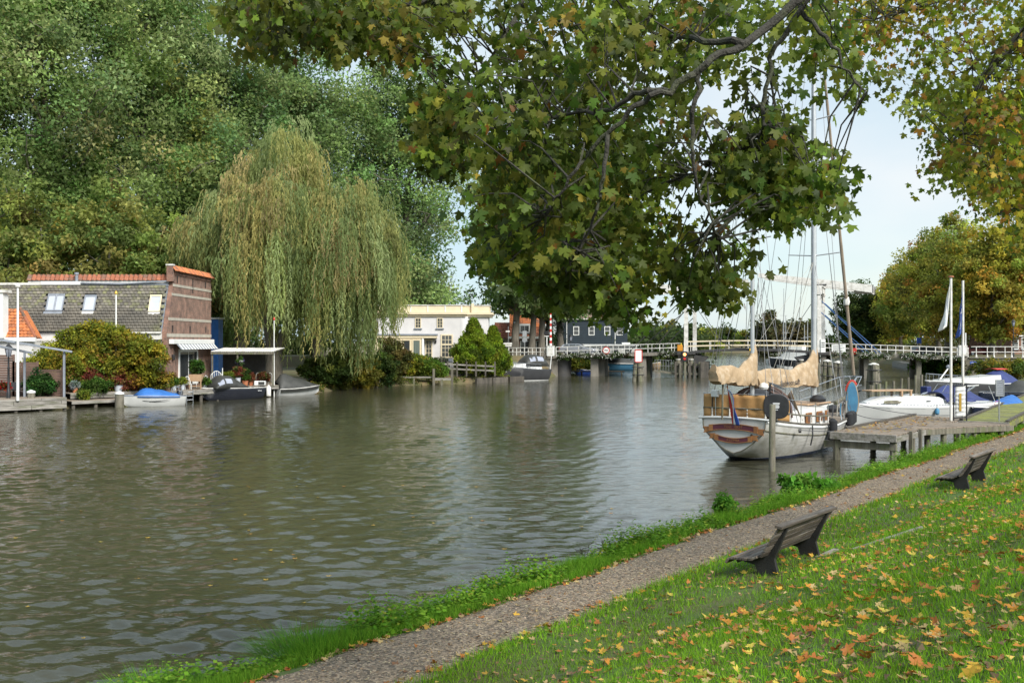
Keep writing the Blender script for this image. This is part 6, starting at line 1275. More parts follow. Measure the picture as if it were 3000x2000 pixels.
# boats and jetties around the bridge
t, H, L = motorboat('small blue and white rowing boat tied under the left end of the bridge', 1732, 150, 1682, 149, .8, .55, .75, 'blue', None, 'white', name='rowing_boat', cat='rowing boat')
t, H, L = motorboat('long flat barge under a dark cover seen between the bridge piers', 1868, 168, 1764, 166, 1.7, 1.1, 1.2, 'blue_light', None, 'white', name='covered_barge', cat='barge'); cover(t, H, .2, L * .95, 'tarp_dark', lambda u: 1.95, over=.08)
t, H, L = motorboat('pale open boat left of the left portal pier', 1904, 172, 1935, 170, .9, .95, 1.3, 'canvas', None, 'white', name='open_boat', cat='rowing boat')
t = thing('landing_stage', 'low timber landing stage under the left end of the bridge', 'jetty', (wx(1655, 146), 146, 0)); MB().bx(0, 8.5, 0, 1.4, .35, .5).build('deck', M['wood_dark'], t)
for k in range(5): MB().tube([(.5 + k * 1.9, .1, -1), (.5 + k * 1.9, .1, .4 + .8 * (k == 3))], .12, 6).build('pile', M['wood_pile'], t)
t, H, L = motorboat('white cabin yacht with dark hull beyond the bridge leaves', 2392, 172, 2252, 176, 1.7, 1.5, 2.0, 'hull_dark', None, 'white', name='cabin_yacht'); MB().loft([[(x, -w, z0), (x, -w * .85, z1), (x, w * .85, z1), (x, w, z0)] for x, w, z0, z1 in ((.6, 1.3, 1.5, 2.6), (4, 1.35, 1.6, 3.4), (L - 2.4, .9, 1.8, 2.5))]).build('cabin', M['hull_white'], t, smooth=True); MB().bx(2.0, 4.4, -1.3, 1.3, 3.2, 4.1).build('wheelhouse', M['white'], t, bev=.1); MB().bx(2.2, 4.2, -1.33, -1.3, 3.5, 3.95).build('wheelhouse_window', M['glass'], t)
for x in (1.2, 3.0): MB().tube([(x, -1.36, 2.2), (x, -1.42, 2.2)], .3, 14).build('lifebuoy', M['orange' if x < 2 else 'glass'], t)
t, H, L = motorboat('low white dinghy with dark strakes beside the cabin yacht', 2322, 160, 2276, 160, .9, .8, 1.1, 'hull_white', None, 'hull_dark', name='dinghy', cat='dinghy')
for k, (px, py, D, lab) in enumerate([(2296, 845, 215, 'tall thin mast of a distant sailing boat seen through the bridge'), (2302, 925, 208, 'shorter white mast close beside the tall distant one'), (2366, 942, 190, 'white mast with crosstrees nearest the right portal'), (2357, 950, 200, 'thin white mast just left of the one with crosstrees')]):
    t = thing('sailing_boat', lab, 'sailboat', (wx(px, D), D, 0), .4); H = Hull([(-4, .9, -.1, 1.0, .4, 0), (0, 1.3, -.4, .95, .4, 0), (3, .6, -.2, 1.1, .7, 0), (4.2, .03, .5, 1.25, 1, 0)]); H.make(t, 'hull_white', None, deck='hull_white'); MB().tube([(0, 0, .9), (0, 0, wz(py, D))], [.10, .06], 8).build('mast', M['alu'], t)
    zt = wz(py, D); MB().tube([(-.9, 0, .9 + (zt - .9) * .62), (.9, 0, .9 + (zt - .9) * .62)], .04, 5).build('crosstree', M['alu'], t); MB().bx(-1.5, 1.4, -.7, .7, .95, 1.5).build('cabin', M['hull_white'], t, bev=.1)
t = thing('timber_quay', 'low timber landing with plank fence beyond the right bridge piers', 'jetty', (74.5, 199, 0), math.radians(-105)); MB().bx(0, 26, -.5, 1.5, .7, .9).build('deck', M['wood_grey'], t); MB().bx(0, 26, -.62, -.5, -.4, .66).build('front_board', M['wood_grey'], t)
for k in range(14): MB().bx(k * 1.9, k * 1.9 + .14, 1.3, 1.44, .9, 2.2).build('post', M['wood_pile'], t)
for z in (1.4, 2.0): MB().bx(0, 26, 1.28, 1.3, z, z + .18).build('rail', M['wood_pile'], t)

# ------------------------------------------------------------------ trees and bushes around the bridge and far shore
AUT = [(.38, .37, .06, 3), (.48, .42, .07, 3), (.28, .31, .06, 2.6), (.55, .38, .06, 1.4), (.46, .26, .05, .7)]
AUG = [(.22, .26, .05, 3), (.30, .33, .05, 3), (.16, .20, .04, 2), (.40, .33, .05, 1)]
GRN = [(.06, .10, .025, 3), (.085, .13, .03, 3), (.045, .075, .02, 2), (.12, .14, .03, .8)]
for k, (x, y, H, R_, pal, lab) in enumerate([(70, 149, 18, 6, AUT, 'yellow green lime tree right behind the two flags'), (76.5, 151, 21.5, 7.5, AUT, 'tall yellowing lime tree at the right edge beyond the bridge'), (73.5, 166, 21, 7.2, AUT, 'golden green tree behind the white flag'), (79, 186, 25, 8, AUG, 'olive green rounded tree, second in the quay row from the flags'), (86, 207, 25, 8.5, AUT, 'golden topped tree, third in the quay row from the flags'), (92, 232, 24, 8.5, AUG, 'dark green tree in the middle of the quay row'), (98, 258, 22, 8, AUT, 'orange tipped tree near the far end of the quay row'), (104, 285, 20, 8, AUT, 'low golden tree ending the quay row'), (91, 268, 19, 7.5, GRN, 'dark green broad tree behind the tail of the right balance beam')]):
    tree('lime_tree' if k < 8 else 'broadleaf_tree', lab, (x, y, 2.4 if k < 7 else 1.0), H, [(.16, R_ * .55), (.3, R_ * .95), (.5, R_), (.75, R_ * .8), (.92, R_ * .45), (1.0, R_ * .12)], .5, pal, 260, 105 if y < 210 else 60, .36 if y < 210 else .46, 'trees along the right quay', 60 + k, .15, 14, 1.55, flat=.7, droop=.4)
far = [(1905, 955, 330, 9), (1935, 962, 345, 8), (1965, 968, 350, 9), (1998, 960, 360, 9), (2042, 948, 350, 3.2), (2078, 962, 380, 9), (2110, 975, 400, 8), (2150, 974, 420, 9), (2185, 966, 400, 10), (2230, 972, 410, 9), (2262, 968, 360, 8), (2288, 915, 320, 7), (2330, 955, 330, 8), (2372, 938, 300, 7), (2415, 950, 320, 9)]
for k, (px, py, D, R_) in enumerate(far):
    w = ['leftmost, feathery', 'second from left', 'dark, above the white villa', 'willow like, left of the left portal', 'narrow spire shaped, right of the left portal', 'rounded, below the power cable', 'low, seventh from left', 'low and broad, eighth from left', 'broad pale green mound left of the mizzen mast', 'low, just right of the mizzen mast', 'low, left of the tall distant mast', 'tall brownish one behind the distant masts', 'low brownish one right of the tall brown tree', 'brownish, behind the main mast', 'dark, left of the broad tree at the beam tail'][k]
    bz_ = .6; H = wz(py, D) - bz_; tree('far_tree', 'distant tree on the far shore, ' + w, (wx(px, D), D + 14 if D < 400 else D + 45, bz_), H, [(.03, R_ * .7), (.2, R_ * .95), (.5, R_ * .85), (.8, R_ * .5), (1, R_ * .1)], .3, [GRN, GRN, AUG, [(.13, .12, .05, 1), (.17, .13, .05, 1), (.09, .10, .04, 1)]][0 if k in (2, 4, 8) else 3 if k in (11, 12, 13) else 1 + k % 2], 70, 50, .8, 'trees on the far shore', 100 + k, .04, 6, 1.8, flat=.8)
t = thing('villa', 'white villa on the far shore left of the left portal', 'house', (wx(1925, 372), 372, .6)); MB().bx(0, 8.7, 0, 6, 0, 2.9).build('wall', M['white'], t); MB().prism([(-.3, -.3, 2.9), (-.3, 3, 4.6), (-.3, 6.3, 2.9)], (4.5, 0, 0)).build('roof', M['slate'], t)
for k in range(6): window(t, .5 + k * 1.4, 1.2 + k * 1.4, .8, 2.2, 0, 'white', 1, 1, .08, sill=False)
PBK = [(.05, .085, .02, 3), (.07, .11, .025, 3), (.10, .12, .03, 1)]
PYL = [(.20, .22, .03, 3), (.28, .25, .035, 2), (.12, .17, .03, 3), (.08, .12, .025, 1.5)]
PBR = [(.10, .22, .03, 3), (.14, .27, .035, 2), (.07, .15, .025, 2)]
for k, (px, py, D, r, pal, lab) in enumerate([(1665, 1080, 149, (2.4, 1.6, 1.3), PYL, 'yellow green bush under the left bridge deck beside the abutment'), (1705, 1080, 150, (2.2, 1.6, 1.0), PYL, 'yellow flowering bush behind the blue rowing boat'), (2722, 1085, 134, (2.6, 2, 1.1), PBR, 'fresh green bush under the right bridge deck, left one'), (2772, 1090, 131, (2.6, 2, 1.2), PBR, 'fresh green bush under the right bridge deck, below the white flag'), (2815, 1092, 129, (2.0, 2, 1.1), PYL, 'yellowish bush at the foot of the quay wall behind the flagpoles'), (2915, 1100, 117, (2.6, 1.8, 1.2), PYL, 'rounded green bush at the foot of the quay wall'), (2965, 1102, 115, (2.8, 1.8, 1.2), PYL, 'golden bush at the foot of the quay wall, at the right edge')]):
    bush('waterside_bush', lab, (wx(px, D), D, .25), r, pal, 60, 50, .28, 'bushes by the bridge', 130 + k, .5)
# ------------------------------------------------------------------ left bank: long house with tiled mansard roof and brick gable
HX, HY_, HZ = -26.3, 78.0, .95
RH = thing('mansard_house', 'long brick house with grey tiled mansard roof and striped brick gable', 'house', (HX, HY_, HZ))
sl = math.hypot(1.5, 3.57)
gp = [(0, 0), (0, 4.5), (.06, 4.6), (1.5, 8.1), (1.5, 9.3), (11.5, 9.3), (11.5, 0)]
MB().prism([(0, y, z) for y, z in gp], (-.35, 0, 0)).build('gable_wall', M['brick'], RH)
MB().bx(-24, -.36, .15, .5, 0, 4.45).build('front_wall', M['render'], RH); MB().prism([(-24, .1, 4.4), (-24, 1.58, 8.0), (-24, 9, 8.6), (-24, 11.2, 4.4)], (23.6, 0, 0)).build('roof_core', M['slate'], RH)
def tile_rows(t, p0, eu, ev, cols, rows, size, mat, n_obj, skip=None, name='roof_tile'):
    """flat tiles with a raised lower lip, highest rows first"""
    p0, eu, ev = Vector(p0), Vector(eu).normalized(), Vector(ev).normalized(); nn = eu.cross(ev).normalized(); w, h = size
    mb = MB(); prof = [(-.5, .0), (-.46, .022), (-.2, .03), (.2, .012), (.44, .02), (.47, .0)]
    mb.loft([[(a * w, v, b + l) for a, b in prof] + [(a * w, v, b + l - .03) for a, b in prof[::-1]] for v, l in ((-.04, .085), (h, .03))])
    o = mb.build(name, M[mat]); me = o.data; bpy.data.objects.remove(o); tv = [tuple(v.co) for v in me.vertices]; tf = [tuple(p.vertices) for p in me.polygons]; P, R, C, k = [], [], [], 0
    for j in range(rows - 1, -1, -1):
        for i in range(cols - 1, -1, -1):
            q = p0 + eu * ((i + .5 + .5 * (j % 2)) * w) + ev * (j * h) + nn * random.gauss(0, .006)
            if skip and skip(q): continue
            m = basis(eu + nn * random.gauss(0, .012), ev + nn * random.gauss(0, .014), q)
            if k < n_obj: inst(name, me, t, m); k += 1
            else: P.append(tuple(q)); R.append(np.array(m.to_3x3()))
    if P:
        o = bpy.data.objects.new(name + '_field', scatter_mesh(name + '_field', tv, tf, np.array(P), np.array(R), np.ones(len(P)), np.ones((len(P), 3)), M[mat])); COL.objects.link(o); o.parent = t; o['kind'] = 'stuff'
SKY = [(-9.5, -8.2, 1.66, 3.09), (-6.66, -5.74, 1.66, 3.0), (-1.62, -.72, 1.6, 3.02)]
tile_rows(RH, (-13.9, -.02, 4.53), (1, 0, 0), (0, 1.5, 3.57), 45, 16, (.30, .243), 'tile_grey', 300, lambda q: any(a - .06 < q.x < b + .06 and c - .3 < (q.z - 4.53) / 3.57 * sl < d - .02 for a, b, c, d in SKY) or q.x > -.42)
tile_rows(RH, (-23.6, -.02, 4.53), (1, 0, 0), (0, 1.5, 3.57), 32, 16, (.30, .243), 'tile_grey', 0)
for k, (a, b, c, d) in enumerate(SKY):
    m = basis((1, 0, 0), (0, 1.5, 3.57), (0, 0, 4.53)); f = ['slate', 'slate', 'cream'][k]; mb = MB()
    for r in ((a, b, c, c + .09), (a, b, d - .12, d), (a, a + .08, c, d), (b - .08, b, c, d)) + (((a + b) / 2 - .06, (a + b) / 2 + .06, c, d),) * (k == 0): mb.bx(r[0], r[1], r[2], r[3], .0, .13 + .01 * (r[3] - r[2] > .5), m)
    w = mb.build('roof_window', M[f], RH); MB().bx(a + .08, b - .08, c + .09, d - .12, .03, .075, m).build('pane', M['glass_painted_sky'], w); MB().bx(a - .15, b + .15, c - .22, c - .02, .03, .07, m).build('flashing', M['white_old' if k else 'slate'], w)
MB().bx(-13.9, -.4, 1.42, 1.52, 8.12, 8.3).build('gutter', M['slate'], RH); MB().bx(-10.2, -7.1, 1.32, 1.41, 8.14, 8.4).build('fascia_board', M['white'], RH); MB().bx(-14, -10.2, 1.34, 1.44, 8.12, 8.3).build('fascia_board', M['white_old'], RH)
MB().tube([(-7.1, 1.3, 8.28), (-4, 1.3, 8.2), (-.4, 1.3, 8.42)], .06, 6).build('drain_pipe', M['slate'], RH); MB().bx(-11.4, -.36, 1.75, 2.0, 8.2, 8.6).build('parapet', M['white_old'], RH)
MB().tube([(-7.5, 1.5, 8.2), (-7.5, 1.5, 8.95)], .12, 8).build('vent_pipe', M['slate'], RH); MB().tube([(-7.5, 1.5, 8.95), (-7.5, 1.5, 9.1)], .17, 8).build('vent_cap', M['slate'], RH)
tile_roof(RH, (-11.5, 1.72, 8.5), (1, 0, 0), (0, .35, .52), 31, 1, 'tile_red', 31, (.36, .55), 'ridge_tile', .03, .12)
MB().bx(-11.5, -.4, 1.95, 2.5, 8.4, 8.95).build('ridge_core', M['brick'], RH)
tile_roof(RH, (.22, 1.35, 9.22), (0, 1, 0), (-.34, 0, .45), 29, 1, 'tile_orange', 29, (.355, .55), 'coping_tile', .03, .12); MB().prism([(.08, 1.4, 9.3), (-.3, 1.4, 9.62), (-.5, 1.4, 9.3)], (0, 10.1, 0)).build('coping_core', M['brick'], RH)
MB().bx(-.42, .05, 1.2, 1.6, 8.4, 9.62).build('parapet_pier', M['brick'], RH); MB().bx(-.47, .09, 1.15, 1.68, 9.62, 9.74).build('parapet_cap', M['white_old'], RH)
for z, h in ((8.02, .2), (7.3, .2), (5.38, .22), (4.1, .26)): y0 = float(np.interp(z, [4.6, 8.1], [.08, 1.5])) if z > 4.6 else .01; MB().bx(-.02, .03, y0, 11.5, z, z + h).build('white_band', M['band_stone'], RH)
for y in np.arange(1.7, 11.4, .36): MB().bx(-.02, .10, y, y + .17, 8.95, 9.2).build('dentil', M['brick'], RH)
for z, ys in ((8.35, (2.4, 6.3, 9.8)), (7.75, (6.3,)), (4.5, (1.3, 5.6, 9.9))):
    for y in ys: MB().bx(.0, .05, y - .05, y + .05, z - .02, z + .5).build('wall_anchor', M['black'], RH)
RX = Matrix.Rotation(PI / 2, 4, 'Z')
w = window(RH, 2.7, 7.6, .25, 3.15, -.01, 'white', 2, 1, .24, sill=False); w.matrix_local = RX
MB().bx(.02, .38, .4, 11.2, 3.55, 3.92).build('awning_case', M['white'], RH, bev=.04)
for k in range(26): y = 1.2 + k * .38; MB().prism([(.36, y, 3.55), (.72, y, 3.12), (.74, y, 3.12), (.38, y, 3.55)], (0, .37, 0)).build('valance_strip', M['white' if k % 2 else 'slate'], RH)
MB().bx(.03, .22, 1.05, 1.3, 2.3, 2.75).build('wall_lantern', M['black'], RH, bev=.04); MB().bx(-1.3, -.36, -.15, .14, 3.9, 4.4).build('eaves_box', M['white_old'], RH); MB().bx(-4.2, -.36, -.3, -.05, 4.36, 4.5).build('eaves_gutter', M['white_old'], RH)

# ------------------------------------------------------------------ small house with orange roof at the far left, pergola, fence
sh_ = thing('small_house', 'small white house with bright orange tiled roof at the left edge', 'house', (wx(-80, 74), 74.5, .95)); k_ = 74.5 / 3000; zq = lambda py: wz(py, 74.5) - .95; xq = lambda px: (px + 80) * k_
MB().bx(0, xq(85), 0, 3.5, 0, zq(998)).build('wall', M['render'], sh_); MB().bx(-.1, xq(96), -.25, -.01, zq(1000), zq(988)).build('fascia_board', M['white'], sh_)
MB().prism([(xq(-60), 0, zq(988)), (xq(92), 0, zq(988)), (xq(8), 2.0, zq(903)), (xq(-60), 2.0, zq(903))], (0, 1.2, -.1)).build('roof_core', M['tile_orange'], sh_)
sl2 = math.hypot(2.0, zq(903) - zq(988)); tile_rows(sh_, (xq(-60), -.05, zq(988)), (1, 0, 0), (0, 2.0, zq(903) - zq(988)), 15, 9, (.27, sl2 / 9), 'tile_orange', 135, lambda q: q.x > np.interp(q.z, [zq(988), zq(903)], [xq(92), xq(10)]), 'roof_tile')
MB().tube([(xq(94), -.05, zq(988)), (xq(10), 1.95, zq(900))], .12, 8).build('hip_ridge', M['tile_red'], sh_)
MB().bx(xq(-10), xq(8), -.5, .3, zq(990), zq(858)).build('white_bay', M['white'], sh_); MB().bx(xq(-12), xq(16), -.6, .4, zq(858), zq(850)).build('bay_cornice', M['white_old'], sh_)
for a, b in ((20, 45), (52, 78)): window(sh_, xq(a), xq(b), .8, 2.2, -.01, 'white', 2, 2, .08)
fe = thing('board_fence', 'brown horizontal board fence behind the left deck', 'fence', (wx(-60, 71.8), 71.8, .85)); xf = lambda px: (px + 60) * 71.8 / 3000; zf_ = lambda py: wz(py, 71.8) - .85
for px0, px1, top in ((-60, 40, 1040), (40, 110, 1060), (110, 182, 1076)):
    n = int(zf_(top) / .17)
    for k in range(n): MB().bx(xf(px0) + .01, xf(px1) - .01, -.02 + .01 * (k % 2), .015 + .01 * (k % 2), .03 + k * .17, .03 + k * .17 + .155).build('fence_board', M['wood_brown'], fe)
    for px in (px0, px1): MB().bx(xf(px) - .06, xf(px) + .06, -.05, .06, 0, zf_(top) + .05).build('fence_post', M['wood_brown'], fe)
pg = thing('pergola', 'slim grey metal pergola frame over the left deck', 'pergola', (wx(72, 70.5), 70.5, .85)); P0 = lambda px, py, D: wp(px, py, D) - V(wx(72, 70.5), 70.5, .85)
for a, b in (((-40, 988, 66.5), (210, 1030, 71.5)), ((-40, 1006, 65.5), (92, 1034, 70.5))): MB().bar(P0(*a), P0(*b), .12, .14).build('pergola_beam', M['slate'], pg)
for px, D, top in ((188, 71.3, 1028), (72, 70.5, 1033)): b = P0(px, top, D); MB().bx(b.x - .06, b.x + .06, b.y - .06, b.y + .06, -.05, b.z).build('pergola_post', M['slate'], pg)
# ------------------------------------------------------------------ timber decks along the left shore
def left_deck(name, label, a, b, depth, ztop, boards, plank=.2, cat='jetty', piles=True):
    a, b = V(*a, 0), V(*b, 0); d = b - a; t = thing(name, label, cat, a, math.atan2(d.y, d.x)); L = d.length
    n = int(depth / (plank + .012))
    for k in range(n): MB().bx(0, L, k * (plank + .012), k * (plank + .012) + plank, ztop - .05, ztop + random.uniform(-.006, .006)).build('plank', M['wood_deck'], t)
    z = ztop - .02
    for h in boards:
        x = 0
        while x < L: w = min(random.uniform(1.6, 3.2), L - x); MB().bx(x + .01, x + w - .01, -.07 - random.uniform(0, .02), -.005, z - h + .015, z).build('front_board', M['wood_grey'], t, bev=.012); x += w
        z -= h
    if piles:
        for k in range(int(L / 1.6) + 1): MB().tube([(.2 + k * 1.6, .15, -1.2), (.2 + k * 1.6, .15, ztop - .1)], .13, 7).build('pile', M['wood_dark'], t)
    return t
left_deck('timber_deck', 'weathered grey timber deck with white flagpole at the left edge', (-37.5, 63.2), (-30.55, 70.2), 5.0, .88, (.17, .26, .30))
left_deck('timber_deck', 'lower timber landing between the left deck and the blue covered boat', (-30.9, 71.8), (-27.9, 74.9), 2.2, .52, (.22,))
left_deck('timber_deck', 'upper plank deck in front of the red leaved maples', (-31.6, 73.2), (-27.2, 78.0), 3.4, 1.0, (.2, .2), piles=False)
left_deck('timber_deck', 'terrace deck before the brick gable crowded with pots and chairs', (-26.2, 77.4), (-22.6, 82.6), 4.2, .95, (.18, .18))
left_deck('timber_deck', 'terrace deck behind the black hooded boat', (-22.6, 84.8), (-18.8, 90.2), 4.5, .95, (.16, .16))
for px, py0, D, r, lab in ((350, 1150, 73.2, .30, 'stout round mooring post with white cap left of the blue covered boat'), (91, 1146, 69.6, .26, 'white capped post at the corner of the left deck')):
    x = wx(px, D); t = thing('mooring_post', lab, 'mooring post', (x, D, 0), 0, 'white capped mooring posts'); MB().tube([(0, 0, -1.2), (0, 0, .5), (0, 0, wz(py0, D) - .1)], [r, r * 1.05, r * .95], 12).build('post', M['wood_pile'], t, smooth=True); MB().lathe([(r * 1.1, 0), (r * 1.1, .1), (.05, .2)], 12, (0, 0, wz(py0, D) - .1)).build('cap', M['white'], t)
for px, D, top, cap, r, base, lab in ((52, 67.8, 842, 'white_old', .085, .88, 'tall thick white flagpole on the left deck'), (340, 76.5, 862, 'gold', .06, 1.0, 'white flagpole with gilt ball before the golden hedge'), (803, 88.2, 938, 'red', .045, -.3, 'thin white pole with red cap at the end of the terrace canopy')):
    t = thing('flagpole', lab, 'flagpole', (wx(px, D), D, base)); H = wz(top, D) - base; MB().tube([(0, 0, -.1), (0, 0, H)], [r * 1.1, r * .8], 10).build('pole', M['white'], t, smooth=True); MB().lathe([(.02, 0), (r * 1.9, .05), (r * 2.0, .16), (.02, .3)], 10, (0, 0, H - .02)).build('cap', M[cap], t, smooth=True)
lamp_post('black old fashioned street lamp on the deck at the left edge', wx(25, 69), 69, .88, wz(1012, 69) - .88)
# ------------------------------------------------------------------ boats on the left shore
t, H, L = motorboat('white speedboat with bright blue tarpaulin beside the capped post', 536, 75.8, 356, 73.4, .95, .72, .82, 'hull_white', None, 'slate', name='speedboat')
cover(t, H, .45, L * .78, 'tarp_blue', lambda u: float(np.interp(u, [0, .25, .6, .85, 1], [.9, 1.05, 1.34, 1.28, .88])), seed=2)
for y in (-.35, .35): MB().tube([(.25, y, .7), (.2, y, 1.25), (.5, y, 1.42), (.75, y, 1.2), (.72, y, .8)], .03, 6).build('boarding_ladder', M['chrome'], t, smooth=True)
MB().bx(.05, .4, -.3, .3, .6, 1.1).build('outboard_motor', M['hull_charcoal'], t, bev=.06); MB().tube([(x, H.half(x, .45) + .015, .45 + .06 * math.sin(x * 2)) for x in np.linspace(1, L * .7, 8)], .02, 4).build('hull_stripe', M['black'], t); MB().tube([(x, H.half(x, .38) + .015, .38 + .05 * math.sin(x * 2 + .6)) for x in np.linspace(1.2, L * .6, 8)], .012, 4).build('hull_stripe', M['black'], t)
t, H, L = motorboat('black clinker launch with black hood and clear side windows', 757, 85.3, 592, 80.6, 1.05, .92, 1.02, 'hull_dark', None, 'white_old', deck='hull_white', name='launch')
for z in (.25, .42, .58, .74):
    for sg in (-1, 1): MB().tube([(x, sg * (H.half(x, z) + .01), z + .02 * x / L) for x in np.linspace(.05, L * .97, 14)], .018, 4).build('strake', M['hull_navy'], t)
hd = lambda x, a, h: V(x, -.92 * math.cos(a), .95 + h * max(math.sin(a), 0)**.7)
MB().loft([[hd(x, PI * k / 12, h) for k in range(13)] for x, h in ((L * .30, .12), (L * .42, .55), (L * .56, .98), (L * .72, 1.02), (L * .80, .72), (L * .88, .08))], closed=False).build('hood', M['tarp_dark'], t, smooth=True, thick=.02, rec=False)
for x0, x1, h0, h1 in ((L * .60, L * .71, .95, .98), (L * .735, L * .83, .92, .52)):
    for k0 in (1, 9): MB().loft([[hd(x, PI * (k0 + q * .5) / 12, h) + V(0, (-.03 if k0 < 6 else .03), .03) for q in range(5)] for x, h in ((x0, h0), (x1, h1))], closed=False).build('hood_window', M['perspex'], t, rec=False)
text('Salona', .16, 'text_white', t, basis((-1, 0, 0), (0, 0, 1), (.75, 1.03, .68)))
t, H, L = motorboat('small white boat under a dark green tarpaulin by the willow', 806, 88.6, 934, 91.6, .9, .6, .8, 'hull_white', None, 'white_old', name='covered_dinghy', cat='dinghy')
cover(t, H, .05, L - .1, 'tarp_dark', lambda u: float(np.interp(u, [0, .14, .25, 1], [1.2, 1.95, 1.85, .85])), over=.06, drop=.28, seed=4)
MB().tube([(0, 0, 0), (0, 0, .05), (0, 0, .8), (0, 0, .98)], [.08, .2, .2, .05], 12).build('pole_fender', M['white_old'], smooth=True); o = bpy.context.scene.objects[-1] if False else COL.objects[-1]; o.location = (wx(787, 86.5), 86.5, .05); tag(o, 'white cylindrical fender hanging from the terrace edge', 'fender')
t, H, L = motorboat('grey cabin cruiser with black hood moored before the bridge', 1597, 125, 1459, 121, 1.45, 1.35, 1.85, 'hull_charcoal', 'hull_white', 'black', name='cabin_cruiser', bow_up=1)
MB().loft([[(x, -w, z0), (x, -w * .85, z1), (x, w * .85, z1), (x, w, z0)] for x, w, z0, z1 in ((1.3, 1.15, 1.3, 2.0), (L * .55, 1.1, 1.4, 2.05), (L * .8, .7, 1.6, 1.85))]).build('cabin', M['hull_white'], t, smooth=True)
hh = lambda x, a, h: V(x, -1.12 * math.cos(a), 1.7 + h * max(math.sin(a), 0)**.6)
MB().loft([[hh(x, PI * k / 12, h) for k in range(13)] for x, h in ((.2, .3), (.7, 1.2), (1.6, 1.42), (2.7, 1.4), (3.3, .95), (3.6, .3))], closed=False).build('hood', M['tarp_dark'], t, smooth=True, thick=.02, rec=False)
for x0, x1, h0, h1 in ((2.2, 3.0, 1.42, 1.2), (1.0, 1.9, 1.33, 1.43)):
    for k0 in (1, 9): MB().loft([[hh(x, PI * (k0 + q * .5) / 12, h) + V(0, (-.03 if k0 < 6 else .03), .03) for q in range(5)] for x, h in ((x0, h0), (x1, h1))], closed=False).build('hood_window', M['perspex'], t, rec=False)
MB().loft([[(3.35, y, 2.0) for y in (-.8, -.3, .3, .8)], [(2.9, y * .9, 2.7) for y in (-.8, -.3, .3, .8)]], closed=False).build('windscreen', M['perspex'], t, rec=False)
for sg in (-1, 1): rails(t, 'bow_railing', 'chrome', [(x, sg * (H.half(x, H.sheer(x)) - .06), H.sheer(x)) for x in np.linspace(1.6, L - .08, 7)], .6, .022, True, (1, .5))
MB().tube([(.1, 1.1, 1.2), (-.1, 1.15, 3.0)], .05, 6).build('stern_pole', M['white'], t); text('Ad.', .5, 'text_white', t, basis((-1, 0, 0), (0, 0, 1), (L * .88, H.half(L * .88, 1.2) + .04, 1.15)))

# ------------------------------------------------------------------ terrace with canopy, pots and chairs
tcn_ = thing('terrace_canopy', 'flat corrugated canopy roof on posts right of the brick gable', 'canopy', (wx(618, 87), 87, .95)); L = wx(803, 87) - wx(618, 87); zc = wz(1030, 87) - .95
MB().loft([[(x, 0, zc + .03 * math.sin(x * 40)), (x, 4, zc + .25 + .03 * math.sin(x * 40)), (x, 4, zc + .31 + .03 * math.sin(x * 40)), (x, 0, zc + .06 + .03 * math.sin(x * 40))] for x in np.linspace(0, L, 90)]).build('corrugated_roof', M['white_old'], tcn_)
MB().bx(0, L, -.08, -.02, zc - .22, zc - .04).build('edge_beam', M['wood_pile'], tcn_)
for x in (.1, L * .42, L - .1): MB().bx(x - .06, x + .06, .0, .12, -.1, zc).build('post', M['wood_pile'], tcn_)
MB().bx(0, L - 1.6, 3.6, 3.7, -.2, zc).build('dark_interior_sheet', M['tarp_dark'], tcn_)  # dark sheet stands in for the shaded interior under the canopy
def pot_plant(name, label, px, D, base, pot, ph, pr, r, pal, seed, ls=.14, square=False, n=40):
    t = bush(name, label, (wx(px, D), D, base + ph), r, pal, n, 36, ls, 'potted plants on the terrace', seed, .2, 'potted plant', stems=3)
    if square: MB().bx(-pr, pr, -pr * .7, pr * .7, -ph, 0).build('pot', M[pot], t, bev=.01)
    else: MB().lathe([(pr * .75, -ph), (pr, -.04), (pr * 1.08, -.03), (pr * 1.08, 0)], 12).build('pot', M[pot], t, smooth=True)
    return t
PGR = [(.08, .16, .03, 3), (.13, .22, .04, 2), (.05, .10, .02, 2)]; PRE = [(.28, .08, .05, 2), (.20, .10, .04, 2), (.12, .15, .04, 1)]; PYE = [(.30, .30, .04, 2), (.18, .25, .04, 2)]
pot_plant('potted_bamboo', 'tall green grass plant in a raised light wood planter', 575, 81.2, 1.55, 'wood_light', .55, .5, (.5, .45, .55), PGR, 201, .22, True)
pl = MB()
for x, y in ((-.45, -.3), (.45, -.3), (-.45, .3), (.45, .3)): pl.bx(x - .04, x + .04, y - .04, y + .04, 0, .62)
pl.bx(-.45, .45, -.3, .3, .2, .25); o = pl.build('planter_stand', M['wood_light']); o.location = (wx(575, 81.2), 81.2, .95); tag(o, 'light wooden legs and shelf under the grass planter', 'stand')
